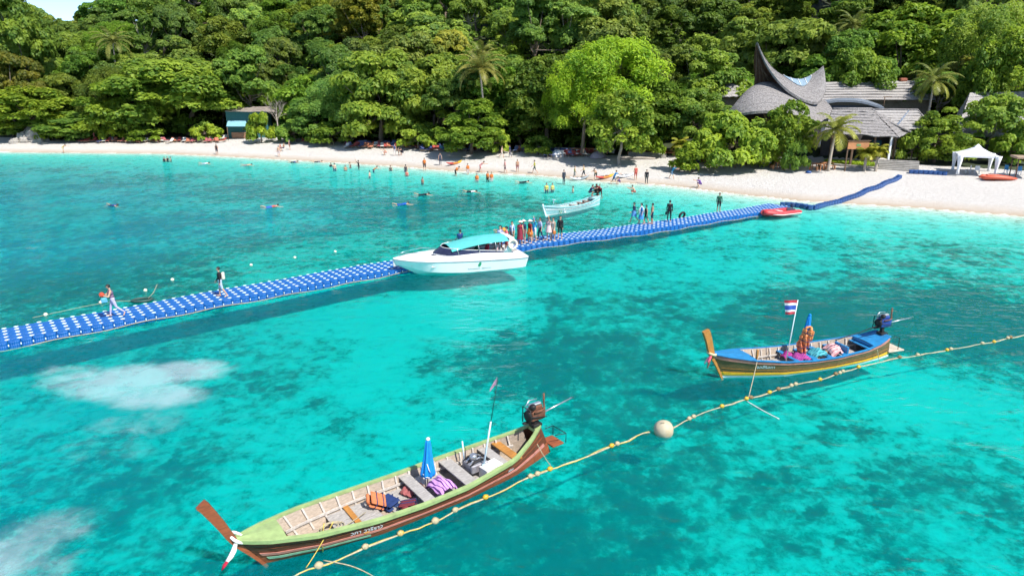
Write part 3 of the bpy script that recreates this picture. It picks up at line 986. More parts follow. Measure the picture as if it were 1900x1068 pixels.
def forest_label(k, b_, warm, x, y):
    shape = {"dom": "round-crowned", "tie": "flat-layered", "tal": "many-headed", "fea": "feathery", "ope": "open-branched"}[k[:3]]
    tone = "dark" if b_ < .78 else ("bright" if b_ > .98 else "mid-toned")
    hue = "yellow-green" if warm > 1.08 else ("blue-green" if warm < .95 else "green")
    u, v = pix((x, y, ground_z(x, y) + 9))
    spots = [(60, "at the beach's left end"), (190, "below the sky gap"), (330, "over the broad dome-shaped tree"), (520, "above the green hut"), (680, "over the red loungers"),
             (820, "left of the coconut palm"), (960, "behind the coconut palm"), (1110, "behind the huge bright tree"), (1260, "right of the huge tree"), (1420, "behind the thatched spire"),
             (1580, "right of the spire"), (1740, "above the long roof"), (9999, "over the gazebo corner")]
    sp = next(s_ for (lim_, s_) in spots if u < lim_)
    lv = "low down" if v > 120 else ("half-way up" if v > 40 else "high up")
    return f"{tone} {hue} {shape} forest tree, {lv}, {sp}"
for (x, y) in keep:
    k = kinds[int(fr_.integers(len(kinds)))]
    b_ = fr_.uniform(.62, 1.3)
    warm = fr_.uniform(.78, 1.15)
    tint = (b_ * warm, b_, b_ * fr_.uniform(.7, 1.3)) if fr_.uniform() > .06 else (b_ * 1.35, b_ * .95, b_ * .8)
    plant(k, x, y, fr_.uniform(.72, 1.08), fr_.uniform(.8, 1.12), fr_.uniform(0, 6.28), tint, "forest_tree",
          forest_label(k, b_, warm, x, y), "tree", "forest trees on the hillside")
def tell_apart(prefix_of, words):
    """look-alikes that ended up with one label are told apart by their order from the left"""
    same = {}
    for o in bpy.data.objects:
        if o.name.startswith(prefix_of) and o.parent is None and "label" in o: same.setdefault(o["label"], []).append(o)
    for lab, l in same.items():
        if len(l) > 1:
            l.sort(key=lambda o: pix(o.location)[0])
            for k, o in enumerate(l): o["label"] = words(k, len(l), lab)
ORD = ["first", "second", "third", "fourth", "fifth", "sixth", "seventh", "eighth", "ninth", "tenth", "eleventh", "twelfth", "thirteenth", "fourteenth"]
tell_apart("forest_tree", lambda k, n, lab: (("left-hand", "right-hand") if n == 2 else ("leftmost", "middle", "rightmost") if n == 3 else ORD)[k] + " " + lab)

# ---- bare dead trees
def bare_tree(x, y, Ht, seed, label):
    r = np.random.default_rng(seed)
    o = empty("dead_tree", (x, y, ground_z(x, y) - .1), 0, label, "tree")
    mb = MB(); mb.tube([(0, 0, 0), (.1, 0, Ht * .3), (0, 0, Ht * .55)], [.16, .12, .09], 7)
    mb.build("trunk", DEAD, o)
    mb = MB()
    def br(p, d, L_, rad, lev):
        q = p + d * L_
        mb.tube([p, p.lerp(q, .5) + Vector(r.normal(size=3)) * L_ * .05, q], [rad, rad * .75, rad * .4], 5)
        if lev:
            for _ in range(3):
                dd = (d + Vector(r.normal(size=3)) * .5 + Vector((0, 0, .15))).normalized()
                br(p.lerp(q, r.uniform(.5, 1)), dd, L_ * .62, rad * .55, lev - 1)
    for k in range(7):
        a = r.uniform(0, 6.28)
        br(Vector((0, 0, Ht * r.uniform(.35, .55))), Vector((math.cos(a) * .5, math.sin(a) * .5, 1)).normalized(), Ht * .26, .06, 2)
    mb.build("branches", DEAD, o)
    return o
c = at_depth(515, 240, 124); bare_tree(c.x, 124, 8.5, 3, "bare grey dead tree beside the green hut")

tell_apart("shrub", lambda k, n, lab: (("left-hand", "right-hand") if n == 2 else ORD)[k] + " " + lab)
# ---- undergrowth between the trunks
ur = np.random.default_rng(8)
nu = 60000
ux, uy = ur.uniform(-170, 120, nu), ur.uniform(72, 215, nu)
uz, _, ut = land_height(ux, uy)
m_ = (ut > np.where(ux < 18, 5.5, 34.0)) & (ut < 80)
vis_ = np.array([-120 < pix((x, y, z))[0] < 2020 for x, y, z in zip(ux, uy, uz)])
m_ &= vis_
ux, uy, uz = ux[m_], uy[m_], uz[m_]
hum = fbm(ux, uy, 61, 5.0, 3)
pos = np.stack([ux, uy, uz + ur.uniform(.1, 1, len(ux)) * (.4 + 3.6 * hum)], -1)
o = link_mesh("undergrowth", leaf_mesh("undergrowth", pos, ur.normal(size=pos.shape) * .6 + np.array([.1, -.5, .7]), ur.uniform(.35, .75, len(ux)), ur.uniform(.1, .7, len(ux)), LEAF, .6, .2, ur))
o.color = (1.0, 1.05, .9, 1)
tag(o, "leafy undergrowth between the tree trunks on the hillside", "undergrowth", kind="stuff")
# ================================================================= floating pontoon, buoys, lines
BLUE_PLASTIC = paint("blue_float_plastic", (.004, .10, .36), rough=.42, var=.2, scale=3, dirt=(.06, .2, .42), dirt_amt=.3, coords="Object")
BLUE_DARK = paint("dark_blue_float_plastic", (.008, .06, .22), rough=.45, var=.25, scale=3, dirt=(.08, .12, .2), dirt_amt=.4)
PIN_WHITE = paint("worn_pin_painted_glare", (.60, .72, .80), rough=.45, var=.15, scale=20)  # pale tone paints sun glare on the worn pin tops; bolts share it
ROPE = paint("pale_rope", (.42, .36, .24), rough=.9, var=.3, scale=12, dirt=(.2, .18, .1), dirt_amt=.6, bump=.5, bscale=60)
ROPE_WHITE = paint("white_rope", (.65, .63, .58), rough=.9, var=.2, scale=12, bump=.5, bscale=60)
ROPE_YELLOW = paint("yellow_rope", (.55, .42, .08), rough=.9, var=.25, scale=12, bump=.5, bscale=60)

CUBE = .47
def float_cube(mb, c=(0, 0, 0), ang=0., grooved=False):
    """one hollow plastic float: octagonal plan with cut corners, grooved sides, raised tread, corner pin"""
    ca, sa = math.cos(ang), math.sin(ang)
    def T(p): return (c[0] + p[0] * ca - p[1] * sa, c[1] + p[0] * sa + p[1] * ca, c[2] + p[2])
    h = CUBE / 2 - .008
    k = .085
    if grooved:
        def side(sy):
            l = [(-h + k, sy * h)]
            for gx_ in (-.085, 0.0, .085):
                l += [(gx_ - .02, sy * h), (gx_, sy * (h - .02)), (gx_ + .02, sy * h)]
            l.append((h - k, sy * h))
            return l
        plan = side(-1) + [(h, -h + k), (h, h - k)] + side(1)[::-1] + [(-h, h - k), (-h, -h + k)]
    else:
        plan = [(-h + k, -h), (h - k, -h), (h, -h + k), (h, h - k), (h - k, h), (-h + k, h), (-h, h - k), (-h, -h + k)]
    def ring(s_, z): return [T((p[0] * s_, p[1] * s_, z)) for p in plan]
    zs = [(.93, -.17), (1.0, -.13), (1.0, .03), (.955, .05), (.955, .075), (1.0, .095), (1.0, .178), (.955, .20), (.62, .20), (.58, .206), (.3, .206)]
    mb.cur = 0
    mb.rings([ring(*z) for z in zs], True, True, False)
    # lug and pin at one corner (shared with the neighbours)
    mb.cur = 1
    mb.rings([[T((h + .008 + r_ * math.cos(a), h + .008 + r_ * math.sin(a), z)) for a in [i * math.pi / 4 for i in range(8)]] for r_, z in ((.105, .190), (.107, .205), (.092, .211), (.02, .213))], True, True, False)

near_edge = [Vector(p) for p in ((-30.6, 22.4, 0), (-23.0, 28.45, 0), (-15.0, 34.95, 0), (-7.09, 41.1, 0), (1.16, 47.3, 0), (9.58, 52.0, 0), (21.57, 59.9, 0), (25.9, 63.0, 0))]
def walk(path, step):
    """points every step metres along a polyline, smoothed"""
    out, acc = [], 0
    pts = []
    for i in range(len(path) - 1):
        p0 = path[max(i - 1, 0)]; p1 = path[i]; p2 = path[i + 1]; p3 = path[min(i + 2, len(path) - 1)]
        for q in range(40):
            t = q / 40
            pts.append(.5 * ((2 * p1) + (-p0 + p2) * t + (2 * p0 - 5 * p1 + 4 * p2 - p3) * t * t + (-p0 + 3 * p1 - 3 * p2 + p3) * t ** 3))
    pts.append(path[-1])
    nxt = 0
    for a, b in zip(pts[:-1], pts[1:]):
        d = (b - a).length
        while nxt <= acc + d:
            out.append((a.lerp(b, (nxt - acc) / d), (b - a).normalized()))
            nxt += step
        acc += d
    return out

pontoon = empty("floating_pontoon", (-10, 40, 0), 0, "long blue walkway of plastic float cubes crossing the bay to the beach", "pontoon")
proto_mb = MB(); float_cube(proto_mb, grooved=True)
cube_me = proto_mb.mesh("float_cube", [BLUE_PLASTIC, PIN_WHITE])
rest = MB()
NCOL = 5
stations = walk(near_edge, CUBE)
PONT = []
n_single = 0
pr = np.random.default_rng(5)
org = Vector((-10, 40, 0))
for i, (p, d) in enumerate(stations):
    nrm = Vector((-d.y, d.x, 0))
    ang = math.atan2(d.y, d.x)
    PONT.append((p.copy(), nrm.copy(), d.copy()))
    heave = .02 * math.sin(i * .35) + .012 * math.sin(i * .13 + 1)
    for c in range(NCOL):
        q = p + nrm * (CUBE * (c + .5)) + Vector((0, 0, .10 + heave + pr.normal() * .006))
        u, v = pix(q)
        if u < -60: continue
        if n_single < 300:
            o = link_mesh("float_cube", cube_me, pontoon, q - org, (pr.normal() * .012, pr.normal() * .012, ang))
            n_single += 1
        else:
            float_cube(rest, q - org, ang)
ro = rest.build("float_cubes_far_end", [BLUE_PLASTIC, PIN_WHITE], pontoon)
ro["kind"] = "stuff"
# side lugs with pale bolts on the near edge, and the rope laced along it
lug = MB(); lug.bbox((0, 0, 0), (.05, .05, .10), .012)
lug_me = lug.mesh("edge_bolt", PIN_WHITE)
rp_path = []
for i, (p, nrm, d) in enumerate(PONT):
    u, v = pix(p)
    if u < -60 or u > 1465: continue
    if u < 760:
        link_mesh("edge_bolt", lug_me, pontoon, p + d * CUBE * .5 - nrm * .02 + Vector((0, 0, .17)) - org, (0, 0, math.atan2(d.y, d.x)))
    rp_path.append(p - nrm * .03 + Vector((0, 0, .03 + .04 * math.sin(i * .8) + .03 * math.sin(i * .21))) - org)
mb = MB(); mb.tube(rp_path, .022, 6); mb.build("edge_rope", ROPE, pontoon)

# dark narrow strip of floats from the pontoon's end up the sand
strip_px = [(1452, 379, .1), (1468, 380.5, .08), (1490, 383, .06), (1508, 386, .05), (1545, 376, .15), (1577, 367, .35), (1609, 354, .7), (1628, 346, .95), (1650, 336, 1.2), (1673, 326, 1.45)]
strip_path = [P(*q) for q in strip_px]
mooring_strip = empty("float_strip", strip_path[0], 0, "narrow dark blue strip of float cubes running up onto the sand", "pontoon")
sc_mb = MB(); float_cube(sc_mb); scube = sc_mb.mesh("float_cube", [BLUE_DARK, BLUE_DARK])
for i, (p, d) in enumerate(walk(strip_path, CUBE)):
    nrm = Vector((-d.y, d.x, 0)).normalized()
    for c in range(1):
        q = p + nrm * .06 * math.sin(i * .7)
        z = max(ground_z(q.x, q.y) + .17, .10) + pr.normal() * .012
        link_mesh("float_cube", scube, mooring_strip, Vector((q.x, q.y, z)) - strip_path[0], (pr.normal() * .03, pr.normal() * .03, math.atan2(d.y, d.x)))

# ---- float line in the foreground
YEL = paint("yellow_float", (.55, .33, .02), rough=.5, var=.25, scale=10, dirt=(.3, .22, .06), dirt_amt=.8)
PALE = paint("weathered_pale_float", (.40, .34, .21), rough=.7, var=.25, scale=10, dirt=(.22, .17, .08), dirt_amt=.8)
BROWN = paint("algae_brown_float", (.20, .13, .06), rough=.8, var=.35, scale=10)
line_px = [(520, 1085), (565, 1060), (625, 1040), (690, 1012), (745, 990), (800, 972), (850, 945), (900, 925), (985, 885), (1060, 858), (1145, 825), (1190, 806), (1215, 802)]
line2_px = [(1248, 795), (1290, 772), (1330, 758), (1390, 740), (1435, 727), (1480, 713), (1520, 705), (1590, 683), (1632, 672), (1680, 663), (1760, 650), (1800, 642), (1840, 636), (1890, 624), (1960, 612), (2060, 595)]
def swell(pts, seed):
    r = np.random.default_rng(seed)
    w = walk([P(*q) for q in pts], .25)
    return [p + Vector((r.normal() * .012, r.normal() * .012, .015 + .012 * math.sin(i * .9))) for i, (p, d) in enumerate(w)]
fl = empty("float_rope", P(565, 1060), 0, "thick pale rope with yellow floats, foreground part below the large round buoy", "rope")
mb = MB(); l1 = swell(line_px, 1); mb.tube([p - fl.location for p in l1], .024, 7); mb.build("rope", ROPE, fl)
mb = MB(); mb.tube([p - fl.location + Vector((.03 * math.sin(i * .7), .05 * math.cos(i * .6), .01)) for i, p in enumerate(l1)], .014, 5); mb.build("twine", ROPE_YELLOW, fl)
fl2 = empty("float_rope", P(1390, 740), 0, "thinner rope with yellow floats running past the blue and brown longtail boat", "rope")
mb = MB(); l2 = swell(line2_px, 2); mb.tube([p - fl2.location for p in l2], .020, 7); mb.build("rope", ROPE, fl2)
mb = MB(); mb.tube([p - fl2.location + Vector((.03 * math.sin(i * .7), .05 * math.cos(i * .5), .008)) for i, p in enumerate(l2)], .012, 5); mb.build("twine", ROPE, fl2)

def float_mesh(mat, r=.082):
    mb = MB()
    mb.lathe([(.03, -r * 1.12), (.045, -r * 1.05), (r * .72, -r * .72), (r, -r * .25), (r, r * .25), (r * .72, r * .72), (.045, r * 1.05), (.03, r * 1.12)], 12)
    return mb.mesh("float_buoy", mat)
FM = {"y": float_mesh(YEL), "p": float_mesh(PALE), "b": float_mesh(BROWN, .085), "g": float_mesh(PALE, .10)}
flts = [("f", 600, 1050, "g"), ("f", 672, 1022, "p"), ("f", 742, 996, "y"), ("f", 747, 986, "p"), ("f", 802, 973, "g"), ("f", 806, 966, "p"), ("f", 851, 946, "p"), ("f", 899, 926, "y"),
        ("f", 984, 887, "p"), ("f", 994, 883, "p"), ("f", 1014, 869, "y"), ("f", 1133, 829, "y"), ("f", 1148, 823, "p"),
        ("s", 1283, 770, "p"), ("s", 1290, 774, "p"), ("s", 1278, 776, "p"), ("s", 1335, 756, "y"), ("s", 1382, 740, "y"), ("s", 1392, 738, "b"), ("s", 1429, 729, "y"), ("s", 1443, 725, "b"), ("s", 1471, 715, "p"), ("s", 1479, 714, "p"),
        ("s", 1517, 706, "y"), ("s", 1552, 696, "b"), ("s", 1561, 693, "p"), ("s", 1568, 691, "p"), ("s", 1591, 681, "y"), ("s", 1673, 664, "b"), ("s", 1705, 660, "p"), ("s", 1757, 649, "y"), ("s", 1768, 651, "p"),
        ("s", 1829, 639, "p"), ("s", 1842, 634, "y"), ("s", 1869, 630, "p"), ("s", 1877, 628, "b")]
words = {"y": "bright yellow", "p": "weathered pale", "b": "algae-brown", "g": "large weathered pale"}
counts = {}
for (w_, px, py, k) in flts:
    path = l1 if w_ == "f" else l2
    q = P(px, py)
    j = min(range(len(path)), key=lambda i: (path[i] - q).length)
    d = (path[min(j + 1, len(path) - 1)] - path[max(j - 1, 0)])
    where = ("on the thick rope near the green boat's bow" if px < 700 else "on the thick rope alongside the green boat" if px < 1000 else "on the thick rope before the large round buoy") if w_ == "f" else \
            ("on the thin rope just past the large round buoy" if px < 1370 else "on the thin rope under the brown boat's bow" if px < 1500 else "on the thin rope by the brown boat's stern" if px < 1640 else "on the thin rope beyond the brown boat")
    counts[(k, where)] = counts.get((k, where), 0) + 1
    nth = ("", "second ", "third ", "fourth ", "fifth ", "sixth ", "seventh ", "eighth ")[counts[(k, where)] - 1]
    o = link_mesh("float_buoy", FM[k], None, path[j] + Vector((0, 0, .035)), (R(90) + .1 * math.sin(px), 0, math.atan2(d.y, d.x) - R(90)))
    tag(o, f"{nth}{words[k]} float threaded {where}", "float", "floats on the rope")
# big round mooring buoy
mb = MB(); mb.lathe([(.02, -.36), (.2, -.31), (.31, -.15), (.335, .02), (.31, .17), (.2, .29), (.08, .335), (.05, .34)], 20)
mb.cur = 1; mb.tube([(.05, 0, .33), (.05, 0, .38), (-.05, 0, .38), (-.05, 0, .33)], .014, 6)
o = mb.build("mooring_buoy", [paint("big_buoy", (.47, .41, .29), rough=.7, var=.15, scale=5, dirt=(.34, .25, .12), dirt_amt=.7), ROPE], None, P(1231, 803) + Vector((0, 0, .12)), (R(18), R(-14), 0))
tag(o, "large round cream mooring buoy where the two ropes meet", "buoy")
# loose tails and mooring ropes in the water
def loose(pts, rad, mat, label, name="mooring_rope", z=.02, sag=0.0):
    w = [P(*q) if len(q) == 2 else P(q[0], q[1], q[2]) for q in pts]
    if sag:
        ww = []
        for i in range(13):
            t = i / 12
            q = w[0].lerp(w[-1], t); q.z -= sag * 4 * t * (1 - t)
            ww.append(q)
        w = ww
    else:
        w = [p for p, d in walk(w, .12)]
    mb = MB(); c = w[0].copy()
    mb.tube([p - c + Vector((0, 0, z)) for p in w], rad, 6)
    return tag(mb.build(name, mat, None, c), label, "rope")
loose([(600, 1040), (650, 1050), (690, 1068), (740, 1100)], .016, ROPE, "thin loose rope end curling below the foreground rope")
loose([(1386, 745), (1415, 762), (1446, 778)], .02, ROPE_WHITE, "short white rope tail drifting below the thin float rope")

# far small floats on the left side of the pontoon
m_small = float_mesh(paint("small_pale_buoy", (.70, .66, .5), rough=.6, var=.2, scale=10), .10)
for (px, py, lab) in ((85, 585, "left of the two walkers"), (188, 562, "behind the walker with the red bag"), (270, 540, "above the small dark raft"), (320, 520, "between the two walkers"), (466, 493, "right of the second walker"),
                      (547, 479, "second to the right of the second walker"), (622, 468, "third to the right of the second walker")):
    o = link_mesh("small_buoy", m_small, None, P(px, py) + Vector((0, 0, .05)), (R(80), 0, px))
    tag(o, f"small pale float behind the pontoon, {lab}", "float", "small floats beyond the pontoon")
loose([(60, 590), (188, 563), (250, 558)], .012, ROPE, "thin slack rope in the water behind the left end of the pontoon")
# small dark half-sunk raft with a rope
rf = empty("small_raft", P(264, 558), .25, "small dark green half-sunk raft frame behind the pontoon", "raft")
DARKGREEN = paint("dark_green_raft", (.03, .07, .06), rough=.6, var=.3)
mb = MB(); mb.tube([(.5 * math.cos(a), .32 * math.sin(a), .06) for a in [i * 2 * math.pi / 20 for i in range(21)]], .07, 8); mb.build("rim", DARKGREEN, rf)
mb = MB(); mb.box((0, 0, -.02), (.8, .45, .03)); mb.build("bottom_board", DARKGREEN, rf)
mb = MB(); mb.tube([(.3, 0, .1), (.55, .3, .35), (.75, .5, .75)], .015, 5); mb.build("stick", ROPE, rf)
# black tyre fender on the pontoon's far side
TYRE = paint("tyre_rubber", (.02, .02, .022), rough=.8, var=.3)
mb = MB(); mb.tube([(.3 * math.cos(a), 0, .3 * math.sin(a)) for a in [i * 2 * math.pi / 24 for i in range(25)]], .1, 8)
c = P(1267, 401, .2)
tag(mb.build("tyre_fender", TYRE, None, c + Vector((0, .3, .0)), (.3, 0, .6)), "black tyre hung on the pontoon's far side near the standing group", "tyre")
# ================================================================= boats
def lerp_table(xs, ys, t): return float(np.interp(t, xs, ys))
TT = [0, .08, .2, .4, .55, .7, .85, .95, 1]
GREY_PLANK = wood("weathered_grey_plank", (.36, .34, .32), (2, 9, 9), dirt=(.2, .18, .16), dirt_amt=.6)
INNER_WOOD = wood("pale_inner_planking", (.38, .31, .245), (2, 9, 9), dirt=(.3, .24, .18), dirt_amt=.5)
RIB_WOOD = wood("whitewashed_rib", (.50, .46, .42), (4, 4, 4), dirt=(.4, .34, .28), dirt_amt=.4)
BROWN_VARNISH = wood("brown_varnished_hull", (.105, .036, .018), (1.2, 8, 14), rough=.38, dirt=(.22, .09, .045), dirt_amt=.6, var=.45)
RUST_WOOD = wood("rusty_red_wood", (.26, .075, .03), (1.5, 8, 10), rough=.6, dirt=(.10, .04, .02), dirt_amt=.7)
ORANGE_WOOD = wood("orange_brown_wood", (.42, .19, .045), (1.5, 8, 10), rough=.45, dirt=(.2, .08, .02), dirt_amt=.5)
LIME = paint("lime_green_paint", (.29, .39, .155), rough=.6, var=.16, scale=5, dirt=(.20, .22, .11), dirt_amt=.6)
SEAGREEN = paint("sea_green_paint", (.22, .42, .28), rough=.6, var=.2, scale=5, dirt=(.25, .16, .1), dirt_amt=.7)
PINK = paint("faded_pink_paint", (.48, .20, .16), rough=.55, var=.15, scale=5, dirt=(.3, .1, .07), dirt_amt=.6)
BLUE_PAINT = paint("bright_blue_paint", (.015, .19, .42), rough=.5, var=.2, scale=5, dirt=(.02, .10, .25), dirt_amt=.5)
YELLOW_PAINT = paint("yellow_paint", (.72, .42, .02), rough=.45, var=.15, scale=4, dirt=(.4, .2, .02), dirt_amt=.4)
WHITE_PAINT = paint("white_boat_paint", (.72, .73, .74), rough=.4, var=.06, scale=4)
AQUA_PAINT = paint("pale_aqua_paint", (.30, .54, .56), rough=.45, var=.12, scale=4, dirt=(.45, .52, .5), dirt_amt=.6)
OLIVE_WOOD = wood("dark_olive_wood", (.13, .09, .035), (1.2, 8, 14), rough=.42, dirt=(.24, .16, .06), dirt_amt=.5, var=.45)
IRON = paint("dark_iron", (.035, .032, .032), rough=.55, var=.4, scale=8, metallic=.6)
RUST = paint("rusty_iron", (.16, .06, .03), rough=.8, var=.4, scale=8, dirt=(.05, .03, .025), dirt_amt=.7)
STEEL = paint("dull_steel", (.52, .53, .55), rough=.35, var=.2, scale=8, metallic=.8)
ENGINE_BLUE = paint("engine_blue", (.015, .05, .26), rough=.45, var=.3, scale=8)
LETTER_WHITE = paint("white_lettering", (.72, .76, .80), rough=.6, var=.1, scale=20)
CANVAS_WHITE = cloth((.72, .71, .68)); CLOTH_RED = cloth((.42, .02, .05)); CLOTH_BLUE = cloth((.01, .16, .52))

def text_mesh(name, body, size, mat, shear=0., extrude=.002):
    cu = bpy.data.curves.new(name, 'FONT')
    cu.body = body; cu.size = size; cu.shear = shear; cu.extrude = extrude; cu.align_x = 'CENTER'
    cu.resolution_u = 3
    o = bpy.data.objects.new(name, cu); COL.objects.link(o)
    dg = bpy.context.evaluated_depsgraph_get(); dg.update()
    me = bpy.data.meshes.new_from_object(o.evaluated_get(dg))
    bpy.data.objects.remove(o); bpy.data.curves.remove(cu)
    me.materials.clear(); me.materials.append(mat)
    return me

class Hull:
    """outline of a longtail boat; x forward, origin amidships at the waterline"""
    def __init__(s, L, B, sheer, beam, bow_rake=.48, stern_rake=-.05, keel=-.28):
        s.L, s.B, s.sheer, s.beam, s.br, s.sr, s.keel = L, B, sheer, beam, bow_rake, stern_rake, keel
    def zs(s, t): return lerp_table(TT, s.sheer, t)
    def hb(s, t): return lerp_table(TT, s.beam, t) * s.B / 2
    def pt(s, t, side, f, inset=0.):
        """f = height above the waterline as a share of the sheer (-1 keel .. 1 sheer)"""
        zs, hb = s.zs(t), s.hb(t)
        fine = max(0, (t - .7) / .3)
        if f < 0:
            z = s.keel * -f * (1 - .8 * fine ** 2) * (1 - .75 * max(0, (.2 - t) / .2))
            w = hb * .80 * (1 + f) ** .6 * (1 - .55 * fine)
        else:
            z = zs * f
            w = hb * (.80 - .44 * fine + (.20 + .44 * fine) * f ** .8)
        w = max(w - inset, .004)
        x = (-.5 + t) * s.L
        k = max(0, (t - .6) / .4)
        x += s.br * z * k ** 1.3 + s.sr * z * max(0, (.25 - t) / .25)
        return Vector((x, side * w, z))

def smooth_tt(n): return [i / (n - 1) for i in range(n)]

def longtail(name, label, loc, heading, hull, bands, gun, inner, deck_mat, n_ribs, thwarts, floor_t, prow, prow_mat, prow_w, foredeck, aftdeck, eng_col, eng_z, floor_mat, tail=(2.4, .15), handle=True, roll=0., cat="boat", gun_w=.10, gun_h=.075):
    o = empty(name, loc, heading, label, cat)
    o.rotation_euler = (roll, 0, heading)
    N = 33
    ts = smooth_tt(N)
    # outer skin in painted bands
    mats, mb = [], MB()
    fr_list = [-1, -.6, -.25, 0] + [b[0] for b in bands]
    bm_ = [bands[0][1]] * 3 + [b[1] for b in bands]
    um = []
    for m in bm_:
        if m not in um: um.append(m)
    for side in (-1, 1):
        for i in range(len(fr_list) - 1):
            mb.cur = um.index(bm_[i])
            r0 = [hull.pt(t, side, fr_list[i]) for t in ts]
            r1 = [hull.pt(t, side, fr_list[i + 1]) for t in ts]
            mb.rings([r0, r1] if side > 0 else [r1, r0], False, False, True)
    mb.cur = 0                                                        # transom
    tr_ = [hull.pt(0, -1, f) for f in fr_list[::-1]] + [hull.pt(0, 1, f) for f in fr_list]
    mb.add(tr_, [tuple(range(len(tr_)))])
    h = mb.build("hull", um, o)
    # rubbing strakes stand proud of the skin
    for (f0, f1, mat, t0, t1) in [b[2] for b in bands if len(b) > 2]:
        for side in (-1, 1):
            mb = MB()
            tt_ = [t0 + (t1 - t0) * i / 28 for i in range(29)]
            q = []
            for t in tt_:
                a, b_ = hull.pt(t, side, f0), hull.pt(t, side, f1)
                e = Vector((0, side * (.028 if f1 - f0 > .04 else .010), 0))
                q.append([a, a + e, b_ + e, b_])
            mb.rings(q, True, True, False)
            mb.build("rubbing_strake", mat, o)
    # inner skin and bottom boards
    mb = MB()
    ins = .045
    fz = .10
    for side in (-1, 1):
        rr = []
        for f in (None, .3, .55, .8, 1.0):
            row = []
            for t in ts[2:-3]:
                p = hull.pt(t, side, max(.12, fz / hull.zs(t)) if f is None else max(f, .14), ins)
                row.append(p)
            rr.append(row)
        mb.rings(rr[::-1] if side > 0 else rr, False, False, True)
    mb.build("inner_planking", inner, o)
    bott = MB()
    for t in ts[2:-3]:
        pass
    row = [[hull.pt(t, s_, max(.12, fz / hull.zs(t)), ins * .6) for t in ts[2:-3]] for s_ in (-1, 1)]
    bott.rings(row, False, False, False); bott.build("bilge_floor", inner, o)
    # ribs, one object each
    for i in range(n_ribs):
        t = .13 + (foredeck - .02 - .13) * i / (n_ribs - 1)
        for side in (-1, 1):
            mb = MB()
            q = []
            for f in (.16, .4, .7, .97):
                p = hull.pt(t, side, f, ins)
                w = .026
                q.append([p + Vector((-w, 0, 0)), p + Vector((w, 0, 0)), p + Vector((w, -side * .05, 0)), p + Vector((-w, -side * .05, 0))])
            mb.rings(q, True, True, False)
            mb.build("rib", RIB_WOOD, o)
    # inner stringer
    for side in (-1, 1):
        mb = MB(); q = []
        for t in [.12 + (foredeck - .12) * i / 20 for i in range(21)]:
            p = hull.pt(t, side, .52, ins + .055)
            q.append([p + Vector((0, 0, -.035)), p + Vector((0, 0, .035)), p + Vector((0, -side * .03, .035)), p + Vector((0, -side * .03, -.035))])
        mb.rings(q, True, True, False); mb.build("stringer", RIB_WOOD, o)
    # gunwales
    for side in (-1, 1):
        mb = MB(); q = []
        for t in ts:
            p = hull.pt(t, side, 1.0)
            iw = min(gun_w, max(.012, hull.hb(t) * .8))
            q.append([p + Vector((0, side * .045, -gun_h)), p + Vector((0, side * .055, .025)), p + Vector((0, -side * iw, .035)), p + Vector((0, -side * iw, -.03))])
        mb.rings(q if side > 0 else [r_[::-1] for r_ in q], True, True, False)
        mb.build("gunwale", gun, o)
    # decks
    for (t0, t1, nm) in ((foredeck, .995, "foredeck"), (.0, aftdeck, "aft_deck")):
        mb = MB(); tt_ = [t0 + (t1 - t0) * i / 10 for i in range(11)]
        top = [[hull.pt(t, -1, 1.0, .02) + Vector((0, 0, .012)) for t in tt_], [Vector(((hull.pt(t, -1, 1.0)).x, 0, hull.zs(t) + .05)) for t in tt_], [hull.pt(t, 1, 1.0, .02) + Vector((0, 0, .012)) for t in tt_]]
        mb.rings(top[::-1], False, False, False)
        te = t0 if nm == "foredeck" else t1
        a, b_ = hull.pt(te, -1, 1, .02), hull.pt(te, 1, 1, .02)
        mb.add([a + Vector((0, 0, .012)), b_ + Vector((0, 0, .012)), b_ - Vector((0, 0, .10)), a - Vector((0, 0, .10))], [(0, 1, 2, 3)])
        mb.build(nm, deck_mat, o)
    # thwarts and floor planks
    for (t, wd, zf, mat) in thwarts:
        hw = hull.hb(t) - .06; z = hull.zs(t) * zf
        x = (-.5 + t) * hull.L
        mb = MB(); mb.bbox((x, 0, z), (wd, hw * 2, .05), .008); mb.build("thwart", mat, o)
    for (t0, t1, zf) in floor_t:
        x0, x1 = (-.5 + t0) * hull.L, (-.5 + t1) * hull.L
        hw = min(hull.hb(t0), hull.hb(t1)) - .16
        n = 5
        for k in range(n):
            mb = MB(); y = -hw + (k + .5) * 2 * hw / n
            mb.bbox(((x0 + x1) / 2, y, zf + .004 * (k % 2)), (x1 - x0, 2 * hw / n - .015, .03), .006); mb.build("plank", floor_mat, o)
    # prow: stem post swept up
    bow = (.5) * hull.L
    mb = MB(); q = []
    for i, (dx, z, w, dp) in enumerate(prow):
        j0, j1 = prow[max(i - 1, 0)], prow[min(i + 1, len(prow) - 1)]
        tg = Vector((j1[0] - j0[0], 0, j1[1] - j0[1])).normalized()
        nn = Vector((-tg.z, 0, tg.x))
        c = Vector((bow + dx, 0, z))
        q.append([c + nn * dp / 2 + Vector((0, w / 2, 0)), c + nn * dp / 2 - Vector((0, w / 2, 0)), c - nn * dp / 2 - Vector((0, w / 2, 0)), c - nn * dp / 2 + Vector((0, w / 2, 0))])
    mb.rings(q, True, True, False)
    mb.build("prow_post", prow_mat, o)
    # engine on its pivot, propeller shaft and steering handle
    sx = -.5 * hull.L + .12 + hull.sr * hull.zs(0)
    zb = hull.zs(0) + .05
    eng = MB()
    eng.bbox((sx - .05, 0, eng_z), (.55, .30, .34), .03)
    eng.bbox((sx - .02, 0, eng_z + .24), (.44, .22, .16), .03)
    e = eng.build("engine", eng_col, o)
    def sub(nm, mat, fn):
        m_ = MB(); fn(m_); return m_.build(nm, mat, e)
    rotx = Matrix.Rotation(R(90), 3, 'Y')
